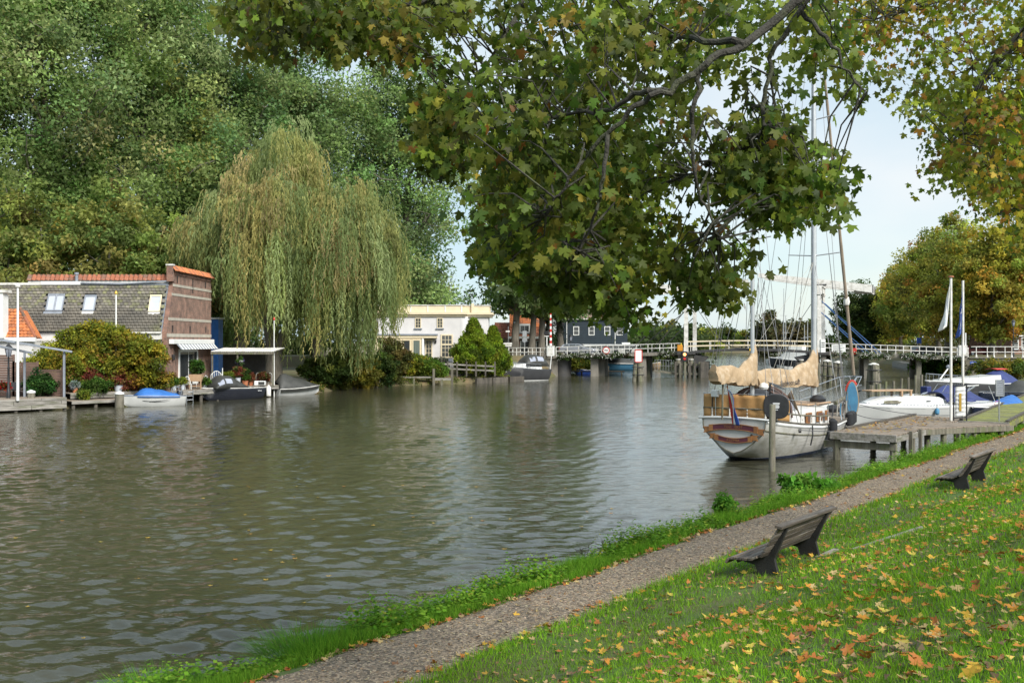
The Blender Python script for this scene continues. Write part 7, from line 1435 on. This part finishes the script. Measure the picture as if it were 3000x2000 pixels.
for k, (px, D, pot, ph, pr, r, pal, lab) in enumerate([(535, 79.6, 'zinc_pot', .5, .18, (.25, .25, .18), PYE, 'small pot of yellow flowers on the post by the ladder'), (668, 85.4, 'zinc_pot', .45, .28, (.5, .4, .35), PYE, 'yellow green pot plant behind the black hood'), (697, 86.3, 'zinc_pot', .7, .24, (.45, .4, .45), PRE, 'reddish plant in a tall zinc pot on the terrace'), (718, 86.6, 'terracotta', .45, .28, (.5, .4, .5), PGR, 'leafy green plant in a clay pot on the terrace'), (735, 87, 'terracotta', .4, .22, (.3, .3, .3), PRE, 'clay pot with pinkish plant on the terrace'), (772, 88, 'zinc_pot', .3, .25, (.55, .4, .4), PRE, 'rusty red shrub in a low pot near the thin white pole'), (600, 81.5, 'zinc_pot', .3, .2, (.35, .3, .25), PGR, 'low green plant in a grey pot right of the planter'), (510, 78.9, 'zinc_pot', .4, .2, (.3, .3, .25), PGR, 'green plant in a pot beside the golden hedge'), (220, 74.0, 'terracotta', .4, .2, (.22, .2, .2), [(.35, .38, .36, 1)], 'grey leaved plant in a clay pot near the pergola post'), (347, 76.0, 'zinc_pot', .5, .32, (.35, .3, .2), PRE, 'square zinc pot with red plant at the foot of the gilt ball pole')]):
    pot_plant('potted_plant', lab, px, D, .95, pot, ph, pr, r, pal, 210 + k)
def arch_chair(label, px, D, rz, sc=1.0):
    t = thing('metal_chair', label, 'chair', (wx(px, D), D, .95), rz, 'white metal chairs on the terrace'); w = .24 * sc
    for x in (-w, w):
        MB().tube([(x, -w, 0), (x, -w, .44)], .022, 6).build('leg', M['white'], t); MB().tube([(x, w, 0), (x, w, .5)], .022, 6).build('leg', M['white'], t)
    MB().bx(-w, w, -w, w, .43, .46).build('seat', M['white'], t); MB().tube([(w * math.cos(a), w + .05, .5 + .5 * sc * math.sin(a)) for a in np.linspace(0, PI, 10)], .022, 6).build('back_frame', M['white'], t)
    for k in range(3): x = (k - 1) * w * .5; MB().tube([(x, w + .04, .46), (x, w + .05, .5 + .46 * sc * math.sqrt(max(0, 1 - (x / w)**2)))], .014, 5).build('back_bar', M['white'], t)
for px, D, rz, lab in ((550, 80.3, .5, 'white metal chair left of the planter'), (497, 79.2, -.6, 'white metal chair at the end of the golden hedge'), (563, 83.5, 2.6, 'white metal chair behind the planter by the door'), (612, 82.8, 1.2, 'white metal chair beside the arched gate')): arch_chair(lab, px, D, rz)
t = thing('garden_table', 'white garden table in front of the glazed door', 'table', (wx(530, 82), 82, .95)); MB().lathe([(.55, .70), (.55, .74)], 16).build('table_top', M['white'], t); MB().tube([(0, 0, 0), (0, 0, .7)], .04, 6).build('leg', M['white'], t)
t = thing('garden_gate', 'white arched metal gate on the terrace edge', 'gate', (wx(634, 82.6), 82.6, .95), .6)
MB().tube([(-.45 + .9 * k / 10, 0, 1.05 + .32 * math.sin(PI * k / 10)) for k in range(11)], .025, 6).build('arch', M['white'], t)
for k in range(7): x = -.45 + .15 * k; MB().tube([(x, 0, .1), (x, 0, 1.05 + .32 * math.sin(PI * k / 6))], .018, 5).build('bar', M['white'], t)
MB().bar((-.45, 0, .12), (.45, 0, .12), .03).build('rail', M['white'], t); MB().tube([(.5, 0, 0), (.5, 0, 1.6)], .035, 6).build('gate_post', M['white'], t)
t = thing('hoop_fence', 'row of pale metal hoops at the right end of the terrace', 'fence', (wx(755, 88.5), 88.5, .95))
for k in range(4): MB().tube([(k * .36 + .15 * math.cos(a), 0, .75 + .3 * math.sin(a)) for a in np.linspace(0, PI, 9)], .018, 5).build('hoop', M['white_old'], t); MB().tube([(k * .36 - .15, 0, 0), (k * .36 - .15, 0, .75)], .018, 5).build('hoop_leg', M['white_old'], t); MB().tube([(k * .36 + .15, 0, 0), (k * .36 + .15, 0, .75)], .018, 5).build('hoop_leg', M['white_old'], t)
t = thing('cool_box', 'white and dark box on the terrace under the hoops', 'box', (wx(762, 86.6), 86.6, .95)); MB().bx(-.45, .45, -.2, .2, .05, .42).build('box', M['white'], t, bev=.03); MB().bx(-.1, .42, -.215, -.2, .1, .36).build('front_panel', M['tarp_dark'], t)
t = thing('swim_ladder', 'steel ladder hanging from the terrace into the water', 'ladder', (wx(556, 79.1), 79.1, 0), .6)
for x in (-.25, .25): MB().tube([(x, 0, -.6), (x, 0, 1.0)], .03, 6).build('side_rail', M['chrome'], t)
for z in (-.1, .2, .5, .8): MB().tube([(-.25, 0, z), (.25, 0, z)], .022, 6).build('rung', M['chrome'], t)
bush('hanging_basket', 'flower basket hanging under the terrace canopy', (wx(704, 86.8), 86.8, wz(1064, 86.8)), (.38, .35, .22), [(.7, .68, .62, 2), (.09, .16, .03, 3), (.16, .12, .35, .6)], 26, 26, .13, None, 231, .16, 'flower basket', stems=1)
t = thing('blue_shed', 'blue sheeted shed glimpsed between the gable and the willow', 'shed', (wx(612, 97), 97, 1.0)); MB().bx(0, .9, 0, 1.5, 0, wz(935, 97) - 1).build('wall', M['tarp_blue'], t); MB().bx(-.1, 1.0, -.1, 1.6, wz(935, 97) - 1, wz(930, 97) - 1).build('roof', M['white_old'], t)
t = thing('garden_bench', 'dark garden seat behind the lamp on the left deck', 'bench', (wx(24, 70.6), 70.6, .88)); MB().bx(-.8, .8, -.2, .2, .42, .47).build('seat', M['black'], t); MB().bx(-.8, .8, .2, .25, .5, 1.0).build('backrest', M['hull_charcoal'], t)
for x in (-.7, .7): MB().bx(x - .04, x + .04, -.18, .2, 0, .42).build('leg', M['black'], t)
bush('red_flowers', 'red geraniums on the seat at the left edge', (wx(9, 69.8), 69.8, 1.35), (.5, .3, .3), [(.5, .03, .03, 3), (.08, .15, .03, 1)], 24, 30, .12, None, 233, .2, 'flowers')

M['curtain'] = pm('window_with_curtain', (.16, .19, .17), (.10, .125, .11), 6, .2, 0, stretch=(1, 1, .05), fine=.05)
# ------------------------------------------------------------------ white house
WD = 122.0; wh = thing('white_house', 'white rendered house with cream parapet and glazed porch by the canal', 'house', (wx(1150, WD), WD, 2.2)); wq = lambda px: (px - 1150) * WD / 3000; wy = lambda py: wz(py, WD) - 2.2
MB().bx(-2.4, wq(1353), 0, 8, -.6, wy(927)).build('wall', M['render'], wh); MB().bx(wq(1353), wq(1430), 1.2, 8, -.6, wy(927)).build('side_wall', M['render'], wh); MB().tube([(wq(1353) - .05, .75, -.5), (wq(1353) - .05, .75, wy(927))], .78, 16).build('rounded_corner', M['render'], wh, smooth=True)
for x0, x1, y in ((-2.6, wq(1360), -.02), (wq(1340), wq(1436), 1.1)):
    for k, (z0, z1, o_) in enumerate(((927, 921, .16), (921, 915, .36))): MB().bx(x0, x1 + o_, y - o_, 8, wy(z0), wy(z1)).build('cornice', M['cream'], wh)
    MB().bx(x0 + .2, x1 - .1, y + .05, 7.8, wy(915), wy(895)).build('parapet', M['cream'], wh); MB().bx(x0 + .1, x1, y - .03, 7.9, wy(895), wy(892.5)).build('parapet_cap', M['white_old'], wh)
for px in (1203, 1253, 1304, 1352): MB().bx(wq(px) - .06, wq(px) + .06, -.03, .03, wy(914), wy(896)).build('parapet_pilaster', M['white'], wh)
MB().bx(wq(1380), wq(1387), .9, 1.4, wy(915), wy(888)).build('parapet_pier', M['cream'], wh); MB().bx(wq(1350), wq(1362), .2, 1.1, wy(935), wy(927)).build('capital', M['white'], wh)
for px in (1225, 1289): window(wh, wq(px) - .36, wq(px) + .36, wy(961), wy(931), -.01, 'cream', 2, 3, .09)
window(wh, wq(1291), wq(1327), wy(1048), wy(979), -.01, 'cream', 3, 5, .16, sill=False); MB().bx(wq(1291), wq(1326), -.06, -.01, wy(1060), wy(1049)).build('plinth', M['slate'], wh); MB().bx(wq(1295), wq(1323), -.10, -.03, wy(1011), wy(1008)).build('transom_bar', M['cream'], wh)
pc_ = MB().bx(-2.4, wq(1283), -1.1, -.01, wy(982), wy(978)).build('porch_roof', M['slate'], wh); MB().bx(-2.3, wq(1281), -1.0, -.01, wy(990), wy(982.4)).build('porch_fascia', M['cream'], wh)
MB().bx(-2.2, wq(1236), -.9, -.6, wy(1050), wy(990.2)).build('porch_wall', M['cream'], wh)
for a, b, g_ in ((1158, 1178, 'glass'), (1182, 1206, 'glass'), (1210, 1235, 'curtain')): window(wh, wq(a), wq(b), wy(1047), wy(994), -.92, 'cream', 1, 1, .14, g_, sill=False)
window(wh, wq(1246), wq(1267), wy(1048), wy(994), -.01, 'cream', 2, 4, .12, sill=False); MB().tube([(wq(1240), -.8, -.3), (wq(1240), -.8, wy(990.2))], .16, 12).build('porch_column', M['white'], wh, smooth=True); MB().bx(wq(1275), wq(1279), -.2, -.01, wy(1004), wy(996)).build('wall_lamp', M['black'], wh)
t = thing('thatched_roof_house', 'dark thatched roof top rising behind the cream parapet', 'house', (wx(1180, 140), 140, 2)); k_ = 140 / 3000; zt_ = wz(866, 140) - 2; zb_ = wz(905, 140) - 2; Wt = 105 * k_
MB().bx(0, Wt, 0, 5, 0, zb_).build('wall', M['brick_far'], t); M['thatch'] = pm('thatch', (.12, .105, .085), (.07, .06, .05), 2.5, .95, .8, 18, stretch=(4, 4, .5)); MB().loft([[(-.3, -.3, zb_), (Wt + .3, -.3, zb_), (Wt + .3, 5.3, zb_), (-.3, 5.3, zb_)], [(.9, 1.5, zt_ - .5), (Wt - .8, 1.5, zt_ - .4), (Wt - .8, 3.5, zt_ - .4), (.9, 3.5, zt_ - .5)], [(1.5, 2.2, zt_), (Wt - 1.2, 2.2, zt_), (Wt - 1.2, 2.9, zt_), (1.5, 2.9, zt_)]]).build('thatch', M['thatch'], t, smooth=True)
t = thing('rail_fence', 'low post and rail fence of pale boards below the white house', 'fence', (wx(1284, 115), 115, 1.35)); L = wx(1450, 115) - wx(1284, 115)
for k in range(7): MB().bx(k * L / 6 - .08, k * L / 6 + .08, -.06, .08, -.6, 1.1).build('post', M['wood_dark'], t)
for k in range(6):
    for z in (.35, .85): MB().bar((k * L / 6 + .08, -.02 + .05 * (k % 2), z - .05 * k), ((k + 1) * L / 6 - .08, -.02 + .05 * (k % 2), z - .05 * (k + 1)), .05, .17).build('rail', M['wood_grey'], t)
t = thing('low_landing', 'low timber landing stage with two posts on the bank before the white house', 'jetty', (wx(1160, 110.5), 110.5, 0), .12); L = wx(1328, 111) - wx(1160, 110.5)
MB().bx(0, L * .68, 0, .8, .75, .88).build('deck', M['wood_grey'], t); MB().bx(L * .66, L, -.3, .2, .5, .75).build('end_board', M['wood_grey'], t)
for x, h in ((.4, .7), (1.9, .7), (L * .66, 1.75), (L * .98, 1.75), (L * .8, .6)): MB().bx(x - .13, x + .13, -.32, -.1, -1.2, h).build('post', M['wood_pile'], t)
for k, (x, y) in enumerate([(-3.2, 115.7), (-1.4, 117.6), (.5, 120.5)]):
    o = MB().box((0, 0, 0), (2.6, .3, .9)).build('bank_revetment', M['wood_dark']); o.location = (x, y - .2, .15); o.rotation_euler = (0, 0, math.atan2(2.4, 2.0)); tag(o, ['dark timber revetment on the bank, left length below the rail fence', 'dark timber revetment on the bank, middle length below the conifers', 'dark timber revetment on the bank, length beside the grey cruiser'][k], 'revetment', 'bank revetments')
line('dark mooring line from the grey cruiser bow to the left bank', wp(1459, 1085, 121), V(-7.5, 113.5, 1.0), .25)

# ------------------------------------------------------------------ left bank vegetation
HG = [(.28, .28, .035, 4), (.40, .36, .04, 3), (.17, .20, .03, 3), (.48, .36, .05, 1.2), (.28, .16, .04, .9)]
bush('golden_hedge', 'big golden green climbing shrub covering the house front', (wx(300, 76.4), 76.6, .8), (4.85, 1.3, 2.5), HG, 520, 90, .19, None, 301, .5, 'bush', 2, stems=9, inner=.72, droop=.5)
bush('golden_shrub', 'loose yellow green shrub over the brown fence at the left', (wx(140, 74.6), 74.6, 1.6), (2.4, .9, 1.15), HG, 110, 70, .17, None, 302, .42, 'bush', droop=.5)
JM = [(.34, .09, .06, 3), (.26, .06, .05, 3), (.42, .17, .10, 2), (.20, .07, .05, 1.5)]
for k, (px, D, r, pal, lab) in enumerate([(225, 75.2, (1.1, .7, .85), [(.16, .24, .04, 3), (.24, .27, .05, 2), (.38, .16, .10, 1)], 'yellow green shrub with pink tips left of the red maples'), (272, 75.4, (.8, .7, .95), JM, 'dark red Japanese maple left of the gilt ball pole'), (345, 76.4, (1.75, .8, .92), JM, 'broad pinkish red Japanese maple behind the gilt ball pole'), (285, 74.8, (1.0, .6, .5), PGR, 'fresh green low plants beneath the red maples'), (455, 77.2, (1.5, .7, .8), HG, 'golden green shrub trailing down to the blue covered boat')]):
    bush('garden_shrub', lab, (wx(px, D), D, .95), r, pal, 80, 60, .13, None, 310 + k, .28, 'bush', droop=.5, aspect=.6 if pal is JM else 1)
bush('laurel_bush', 'glossy dark green shrub before the brown fence', (wx(116, 71.2), 71.2, .85), (1.05, .7, .85), [(.05, .13, .03, 3), (.08, .18, .04, 2), (.04, .09, .02, 2)], 80, 60, .15, None, 320, .28, 'bush')
bush('overhanging_plant', 'yellow green plant spilling over the landing edge', (wx(248, 73.2), 73.2, .6), (.5, .35, .32), [(.25, .28, .04, 2), (.15, .22, .04, 2)], 30, 40, .13, None, 321, .2, 'plant')
PWB = [(.07, .11, .025, 3), (.11, .15, .03, 3), (.16, .18, .03, 2), (.05, .08, .02, 2)]
for k, (px, D, r, pal, lab) in enumerate([(955, 98, (2.6, 1.6, 1.5), PWB, 'rounded green shrub at the water foot of the willow'), (1010, 100.5, (2.6, 1.6, 1.9), [(.22, .21, .03, 3), (.30, .24, .035, 2), (.14, .16, .03, 2)], 'yellowing shrub at the water below the willow'), (1060, 103, (2.0, 1.4, 1.2), [(.26, .22, .03, 3), (.16, .17, .03, 3)], 'low golden shrub drooping to the water below the willow'), (1105, 105.5, (2.2, 1.6, 1.7), PWB, 'dark green shrub right of the golden one on the bank'), (1145, 108, (2.0, 1.6, 2.4), [(.12, .12, .03, 3), (.17, .13, .04, 2), (.08, .09, .025, 2)], 'tall brownish green shrub at the right end of the willow'), (1180, 114, (2.0, 1.4, 1.35), [(.26, .27, .03, 3), (.35, .30, .035, 2), (.15, .20, .03, 3)], 'bright yellow green bush left before the glazed porch'), (1225, 114, (2.0, 1.4, 1.2), [(.22, .27, .03, 3), (.33, .30, .035, 2), (.12, .19, .03, 3)], 'bright yellow green bush before the porch column'), (1265, 113.5, (1.7, 1.2, 1.0), [(.12, .2, .03, 3), (.2, .25, .03, 2)], 'fresh green bush left of the rail fence'), (1248, 118.5, (1.3, .9, .85), PGR, 'green shrub against the porch of the white house'), (1282, 119, (1.0, .7, .8), [(.32, .30, .26, 1), (.10, .15, .04, 2)], 'pale flowering shrub beside the tall window')]):
    zb0 = float(ground_z(np.array([wx(px, D)]), np.array([D]))[0]); bush('bank_shrub', lab, (wx(px, D), D, max(zb0, .2) - .15), r, pal, 120, 70, .22, None, 330 + k, .45, 'bush', droop=.4)
SH = [(-22.5, 86), (-18.7, 92), (-15.5, 104), (-12, 109), (-7.5, 112.4), (-3, 116), (-.5, 119.5), (2.3, 124.2), (5.0, 134)]
cs = []; rs_ = np.random.default_rng(44)
for a, b in zip(SH[:-1], SH[1:]):
    L = math.hypot(b[0] - a[0], b[1] - a[1]); n_ = int(L * 7)
    for q in range(n_):
        f = rs_.random(); nx, ny = -(b[1] - a[1]) / L, (b[0] - a[0]) / L; o = rs_.uniform(-.1, 2.2); x_, y_ = a[0] + (b[0] - a[0]) * f + nx * o, a[1] + (b[1] - a[1]) * f + ny * o
        if rs_.random() < (.35 if a[0] > -8 else .9): cs.append((x_, y_, float(np.interp(o, [0, .3, 4], [.15, .45, .8])) + .12))
o = foliage_at('bank_plants', cs, .42, 34, .17, [(.14, .18, .03, 3), (.22, .24, .04, 2), (.30, .22, .05, 1.5), (.10, .13, .03, 2)], None); tag(o, 'low ground plants and fallen leaves along the left bank edge', kind='stuff')
n_ = 1500; x_ = rng.uniform(-13, 4, n_); y_ = rng.uniform(110, 128, n_); d_ = polydist(x_, y_, RIVER); k_ = ~inpoly(x_, y_, RIVER) & (d_ > .3) & (d_ < 7); x_, y_ = x_[k_], y_[k_]; n_ = len(x_); td = rand_dirs(n_); td[:, 2] *= .15
tag(scatter('bank_leaves', LEAF4[0], LEAF4[1], np.stack([x_, y_, ground_z(x_, y_) + .06], 1), frames(td, np.tile([0, 0, 1.], (n_, 1))), rng.uniform(.15, .28, n_), pick([(.45, .28, .06, 2), (.32, .18, .06, 2), (.25, .2, .08, 2)], n_), M['dryleaf']), 'yellow leaves lying on the slope below the white house', kind='stuff')
CON = [(.24, .32, .03, 4), (.32, .40, .035, 3), (.15, .21, .025, 3), (.08, .12, .02, 1)]
for k, (px, D, ry, H, lab) in enumerate([(1392, 117.5, 2.55, 6.3, 'larger golden green conifer with pointed top beside the white house'), (1445, 118.6, 1.75, 5.6, 'smaller golden green conifer just right of the pointed one')]):
    zb0 = float(ground_z(np.array([wx(px, D)]), np.array([D]))[0])
    random.seed(400 + k); rng = np.random.default_rng(400 + k); t = thing('conifer', lab, 'tree', (wx(px, D), D, zb0), 0, 'golden conifers'); MB().tube([(0, 0, -.2), (0, 0, H * .8)], [.28, .05], 8).build('trunk', M['bark'], t)
    cs = []
    for i in range(430):
        f = random.random()**.85; R_ = float(np.interp(f, [0, .15, .4, .62, .8, 1], [.75, 1, .92, .55, .26, .03])) * ry * math.sqrt(random.uniform(.35, 1)); a = random.uniform(0, 2 * PI); q = 1 + .13 * math.sin(3 * a + f * 8); cs.append((R_ * q * math.cos(a) - (.0 if k else .75) * f * .3, R_ * q * math.sin(a), .55 + f * (H - .6)))
    foliage_at('crown', cs, .42, 80, .20, CON, t, droop=-.5, flat=1.1, tmpl=TRI3)
# weeping willow
rng = np.random.default_rng(77); random.seed(77)
WB = V(wx(800, 96.5), 96.5, .8); wt = thing('willow_tree', 'large weeping willow with olive and straw coloured hanging strands', 'tree', WB)
MB().tube([(0, 0, -.3), (.1, 0, 3), (-.6, .2, 7), (-.2, 0, 12), (.6, .3, 18), (.9, .3, 21.5)], [.95, .72, .6, .5, .3, .08], 12).build('trunk', M['bark'], wt, smooth=True)
MB().tube([(.1, 0, 2.6), (2.2, .2, 7), (4.4, .5, 12), (5.2, .3, 17)], [.55, .45, .32, .08], 10).build('trunk', M['bark'], wt, smooth=True)
MOUND = [(1.0, 0, 16.5, 3.6, 7.6, 1.0), (-2.6, .3, 13.5, 4.2, 6.2, 1.0), (-5.4, 0, 12.5, 2.9, 4.6, .7), (5.2, -.2, 12.0, 4.2, 6.4, 1.1), (7.6, 0, 12.0, 3.6, 6.8, 1.0), (1.5, -2.8, 12.0, 4.2, 6.8, 1.0), (6.4, -2.6, 11.0, 3.6, 6.2, .9), (9.4, .3, 10.0, 2.3, 5.6, .7), (-1.8, -2.6, 11.0, 3.8, 7.0, .9)]
lm = MB(); strands = []
for (cx, cy, cz, r, h, wgt) in MOUND:
    for k in range(9):
        a = k * 2.399; e = V(cx + r * .6 * math.cos(a), cy + r * .6 * math.sin(a) * .8, cz + h * .55 * random.random()); s0 = V(.3 if cx < 3 else 3.2, 0, 8 + 4 * random.random()); lm.tube([s0, s0.lerp(e, .5) + V(0, 0, 1.5), e], [.2, .12, .03], 5, cap=False)
    for k in range(int(52 * wgt)):          # bundles of strands that fall together
        a = random.uniform(0, 2 * PI); el = math.asin(random.random()**.75); q = random.uniform(.8, 1.12); br_ = random.uniform(.25, .75); hue = random.choices(range(6), (3, 2.4 if cx < 3 else 1, 3, 1.6 if cx < 3 else .5, 2, 2))[0]; tone = 1 + random.gauss(0, .16); Lb = random.choice((2.6, 3.6, 5.0, 7.5, 10.5)) * random.uniform(.8, 1.25)
        c0 = V(cx + r * q * math.cos(a) * math.cos(el), cy + r * .85 * q * math.sin(a) * math.cos(el), cz + h * q * math.sin(el)); drop = random.gauss(0, 1.2); ob = random.uniform(.3, 1.6)
        for i in range(15):
            aa = a + random.gauss(0, .35); strands.append(((c0.x + random.gauss(0, br_), c0.y + random.gauss(0, br_), c0.z + random.gauss(0, .3)), (math.cos(aa), math.sin(aa)), hue, tone, Lb * random.uniform(.7, 1.1), drop, ob))
lm.build('limb', M['bark'], wt, rec=False)
P, T, C, SZ = [], [], [], []
PW = np.array([(.37, .37, .13), (.46, .40, .15), (.29, .34, .12), (.48, .39, .18), (.23, .29, .11), (.37, .43, .19)])
for (x, y, z), (dx, dy), hue, tone, Lb, drop, ob in strands:
    px = 1500 + (WB.x + x + dx * ob) / (WB.y + y) * 3000
    zend = float(np.interp(px, [560, 620, 650, 690, 780, 830], [10.2, 11.2, 7.5, 3.4, 2.2, .7])) + abs(random.gauss(0, .8)) + drop + (2.0 if random.random() < .25 else 0); zend = max(zend, .5)
    if px > 1150: zend += 2.5
    L = min(Lb, max(z - zend, 1.0)); n = int(L / .25) + 2; out = ob * random.uniform(.8, 1.2); c = PW[hue] * tone * (1 + random.gauss(0, .08)); sw = random.uniform(0, 6.3); ph = random.gauss(0, .05)
    for i in range(n):
        f = i / n; s_ = f * L; o_ = out * (1 - math.exp(-s_ / 1.1)); zz = z + .55 * math.exp(-((s_ - .5) / .6)**2) * .6 - max(0, s_ - .35)
        P.append((x + dx * o_ + .14 * math.sin(s_ * .8 + sw) + random.gauss(0, .05), y + dy * o_ + .14 * math.cos(s_ * .7 + sw) + random.gauss(0, .05), zz)); T.append((dx * .5 * math.exp(-s_) + random.gauss(0, .28) + ph, dy * .5 * math.exp(-s_) + random.gauss(0, .28), -1)); C.append(c * (1 + random.gauss(0, .13))); SZ.append(random.uniform(.8, 1.3))
P, T, C, SZ = map(np.array, (P, T, C, SZ)); n = len(P)
scatter('strands', TRI3[0], TRI3[1], P, frames(T, np.stack([rng.normal(0, .7, n), -np.ones(n), rng.normal(0, .3, n)], 1)), np.stack([.12 * SZ, .42 * SZ, SZ], 1), np.clip(C, .01, 1), M['leaf'], wt, 'stuff')
# poplars and the trees behind the houses
POP = [(.26, .36, .12, 3), (.34, .44, .16, 3), (.19, .27, .10, 2.5), (.43, .53, .20, 1.6), (.42, .42, .10, .25)]
PO2 = [(.23, .33, .12, 3), (.30, .40, .15, 3), (.17, .25, .10, 3), (.39, .48, .18, 1)]
def pop(px, D, H, R_, lab, seed, nc=420, per=135, pal=POP, clear=.10, ls=.31, cr=2.3, **k):
    return tree('poplar_tree', lab, (wx(px, D), D, 1.0), H, [(.13, R_ * .6), (.25, R_ * .9), (.5, R_), (.75, R_ * .85), (.92, R_ * .5), (1, R_ * .15)], .75, pal, nc, per, ls, 'poplars behind the left bank', seed, clear, 26, cr, upright=.9, flat=.85, droop=.3, shell=.35, trunk_top=.76, **k)
pop(400, 112, 52, 11, 'giant poplar with visible dark trunk above the tiled roof', 501, 620); pop(130, 106, 53, 11.5, 'giant poplar second from the left edge', 502, 520); pop(-130, 100, 52, 11, 'giant poplar cut by the left edge of the view', 503, 480)
pop(690, 119, 45, 9.5, 'giant poplar behind the top of the willow', 504, 520, pal=PO2); pop(930, 126, 44, 9.2, 'tall poplar behind the right half of the willow', 505, 480, pal=PO2); pop(1190, 131, 45, 9.4, 'tall poplar with drooping right side above the white house', 506, 470, pal=PO2)
pop(540, 136, 44, 9, 'poplar in the second row left of the willow top', 508, 260, 90, PO2)
for k, (px, D, lab) in enumerate([(1515, 147, 'leftmost of the poplar trunks by the bridge'), (1559, 149, 'second poplar trunk from the left by the bridge'), (1581, 150, 'third poplar trunk from the left by the bridge'), (1604, 152, 'fourth poplar trunk by the bridge, behind the barrier'), (1640, 154, 'rightmost poplar trunk by the bridge, beside the navy house')]):
    tree('poplar_tree', lab, (wx(px, D), D, 2.5), 30, [(.22, 3.0), (.35, 6.5), (.55, 7.5), (.8, 6), (1, 1)], .52 if k else .6, PO2, 170, 75, .5, 'poplars by the bridge', 520 + k, .2, 12, 1.7, flat=.9, droop=.5, shell=.3, ivy=(k > 2))
UND = [(.28, .32, .09, 3), (.36, .35, .10, 2), (.20, .28, .08, 4), (.42, .33, .09, .5)]
for k, (px, D, H, R_, lab) in enumerate([(130, 97, 18.5, 5.0, 'yellowing tree behind the roof at the left'), (330, 98, 19.5, 5.4, 'yellowing tree above the middle of the tiled roof'), (460, 99, 17, 4, 'yellowing tree above the brick gable'), (20, 95, 17, 5, 'yellowing tree at the left edge behind the orange roof'), (590, 103, 14, 3.2, 'small yellow green tree between the gable and the willow')]):
    tree('broadleaf_tree', lab, (wx(px, D), D, 1), H, [(.12, R_ * .6), (.35, R_), (.65, R_ * .9), (.9, R_ * .5), (1, R_ * .1)], .28, UND, 150, 80, .32, 'yellowing trees behind the tiled roof', 540 + k, .12, 10, 1.1, droop=.4)
for k, (px, py, D, R_, lab) in enumerate([(1215, 818, 148, 3.6, 'airy young tree rising behind the thatched roof'), (1375, 868, 150, 3.0, 'airy tree top behind the right end of the cream parapet')]):
    tree('young_tree', lab, (wx(px, D), D, 1.5), wz(py, D) - 1.5, [(.3, R_ * .8), (.6, R_), (.85, R_ * .6), (1, .2)], .15, PO2, 70, 34, .3, None, 560 + k, .25, 9, .9, droop=.1)
# backdrop of woods
def woods(name, label, x0, x1, D, h, n, seed, pal):
    global rng
    rng = np.random.default_rng(seed); x = rng.uniform(x0, x1, n); cs = np.stack([x, D + rng.normal(0, 5, n), rng.random(n) * (h * (.75 + .25 * np.sin(x * .21 + seed) * np.cos(x * .083)))], 1)
    mb = MB()
    for q in np.arange(x0, x1, 9): mb.tube([(q, D, 0), (q, D, h * .6)], [.3, .1], 5)
    o = mb.build(name, M['bark']); tag(o, label, kind='stuff'); foliage_at('foliage', cs, 2.2, 40, .9, pal, o)
woods('woodland', 'far dark woodland mass behind the poplars', -130, -22, 165, 9, 420, 600, [(.05, .08, .02, 3), (.07, .10, .025, 2)])
woods('woodland', 'low woods behind the bridge houses', -22, 40, 215, 8.5, 300, 601, [(.06, .09, .03, 3), (.09, .12, .035, 2)])
woods('woodland', 'woods far behind the quay trees', 95, 190, 300, 15, 420, 602, [(.08, .10, .03, 3), (.12, .12, .03, 2), (.16, .13, .03, 1)])
woods('woodland', 'low wooded horizon beyond the far shore', -60, 230, 470, 9, 900, 603, [(.06, .09, .035, 3), (.08, .11, .04, 2)])
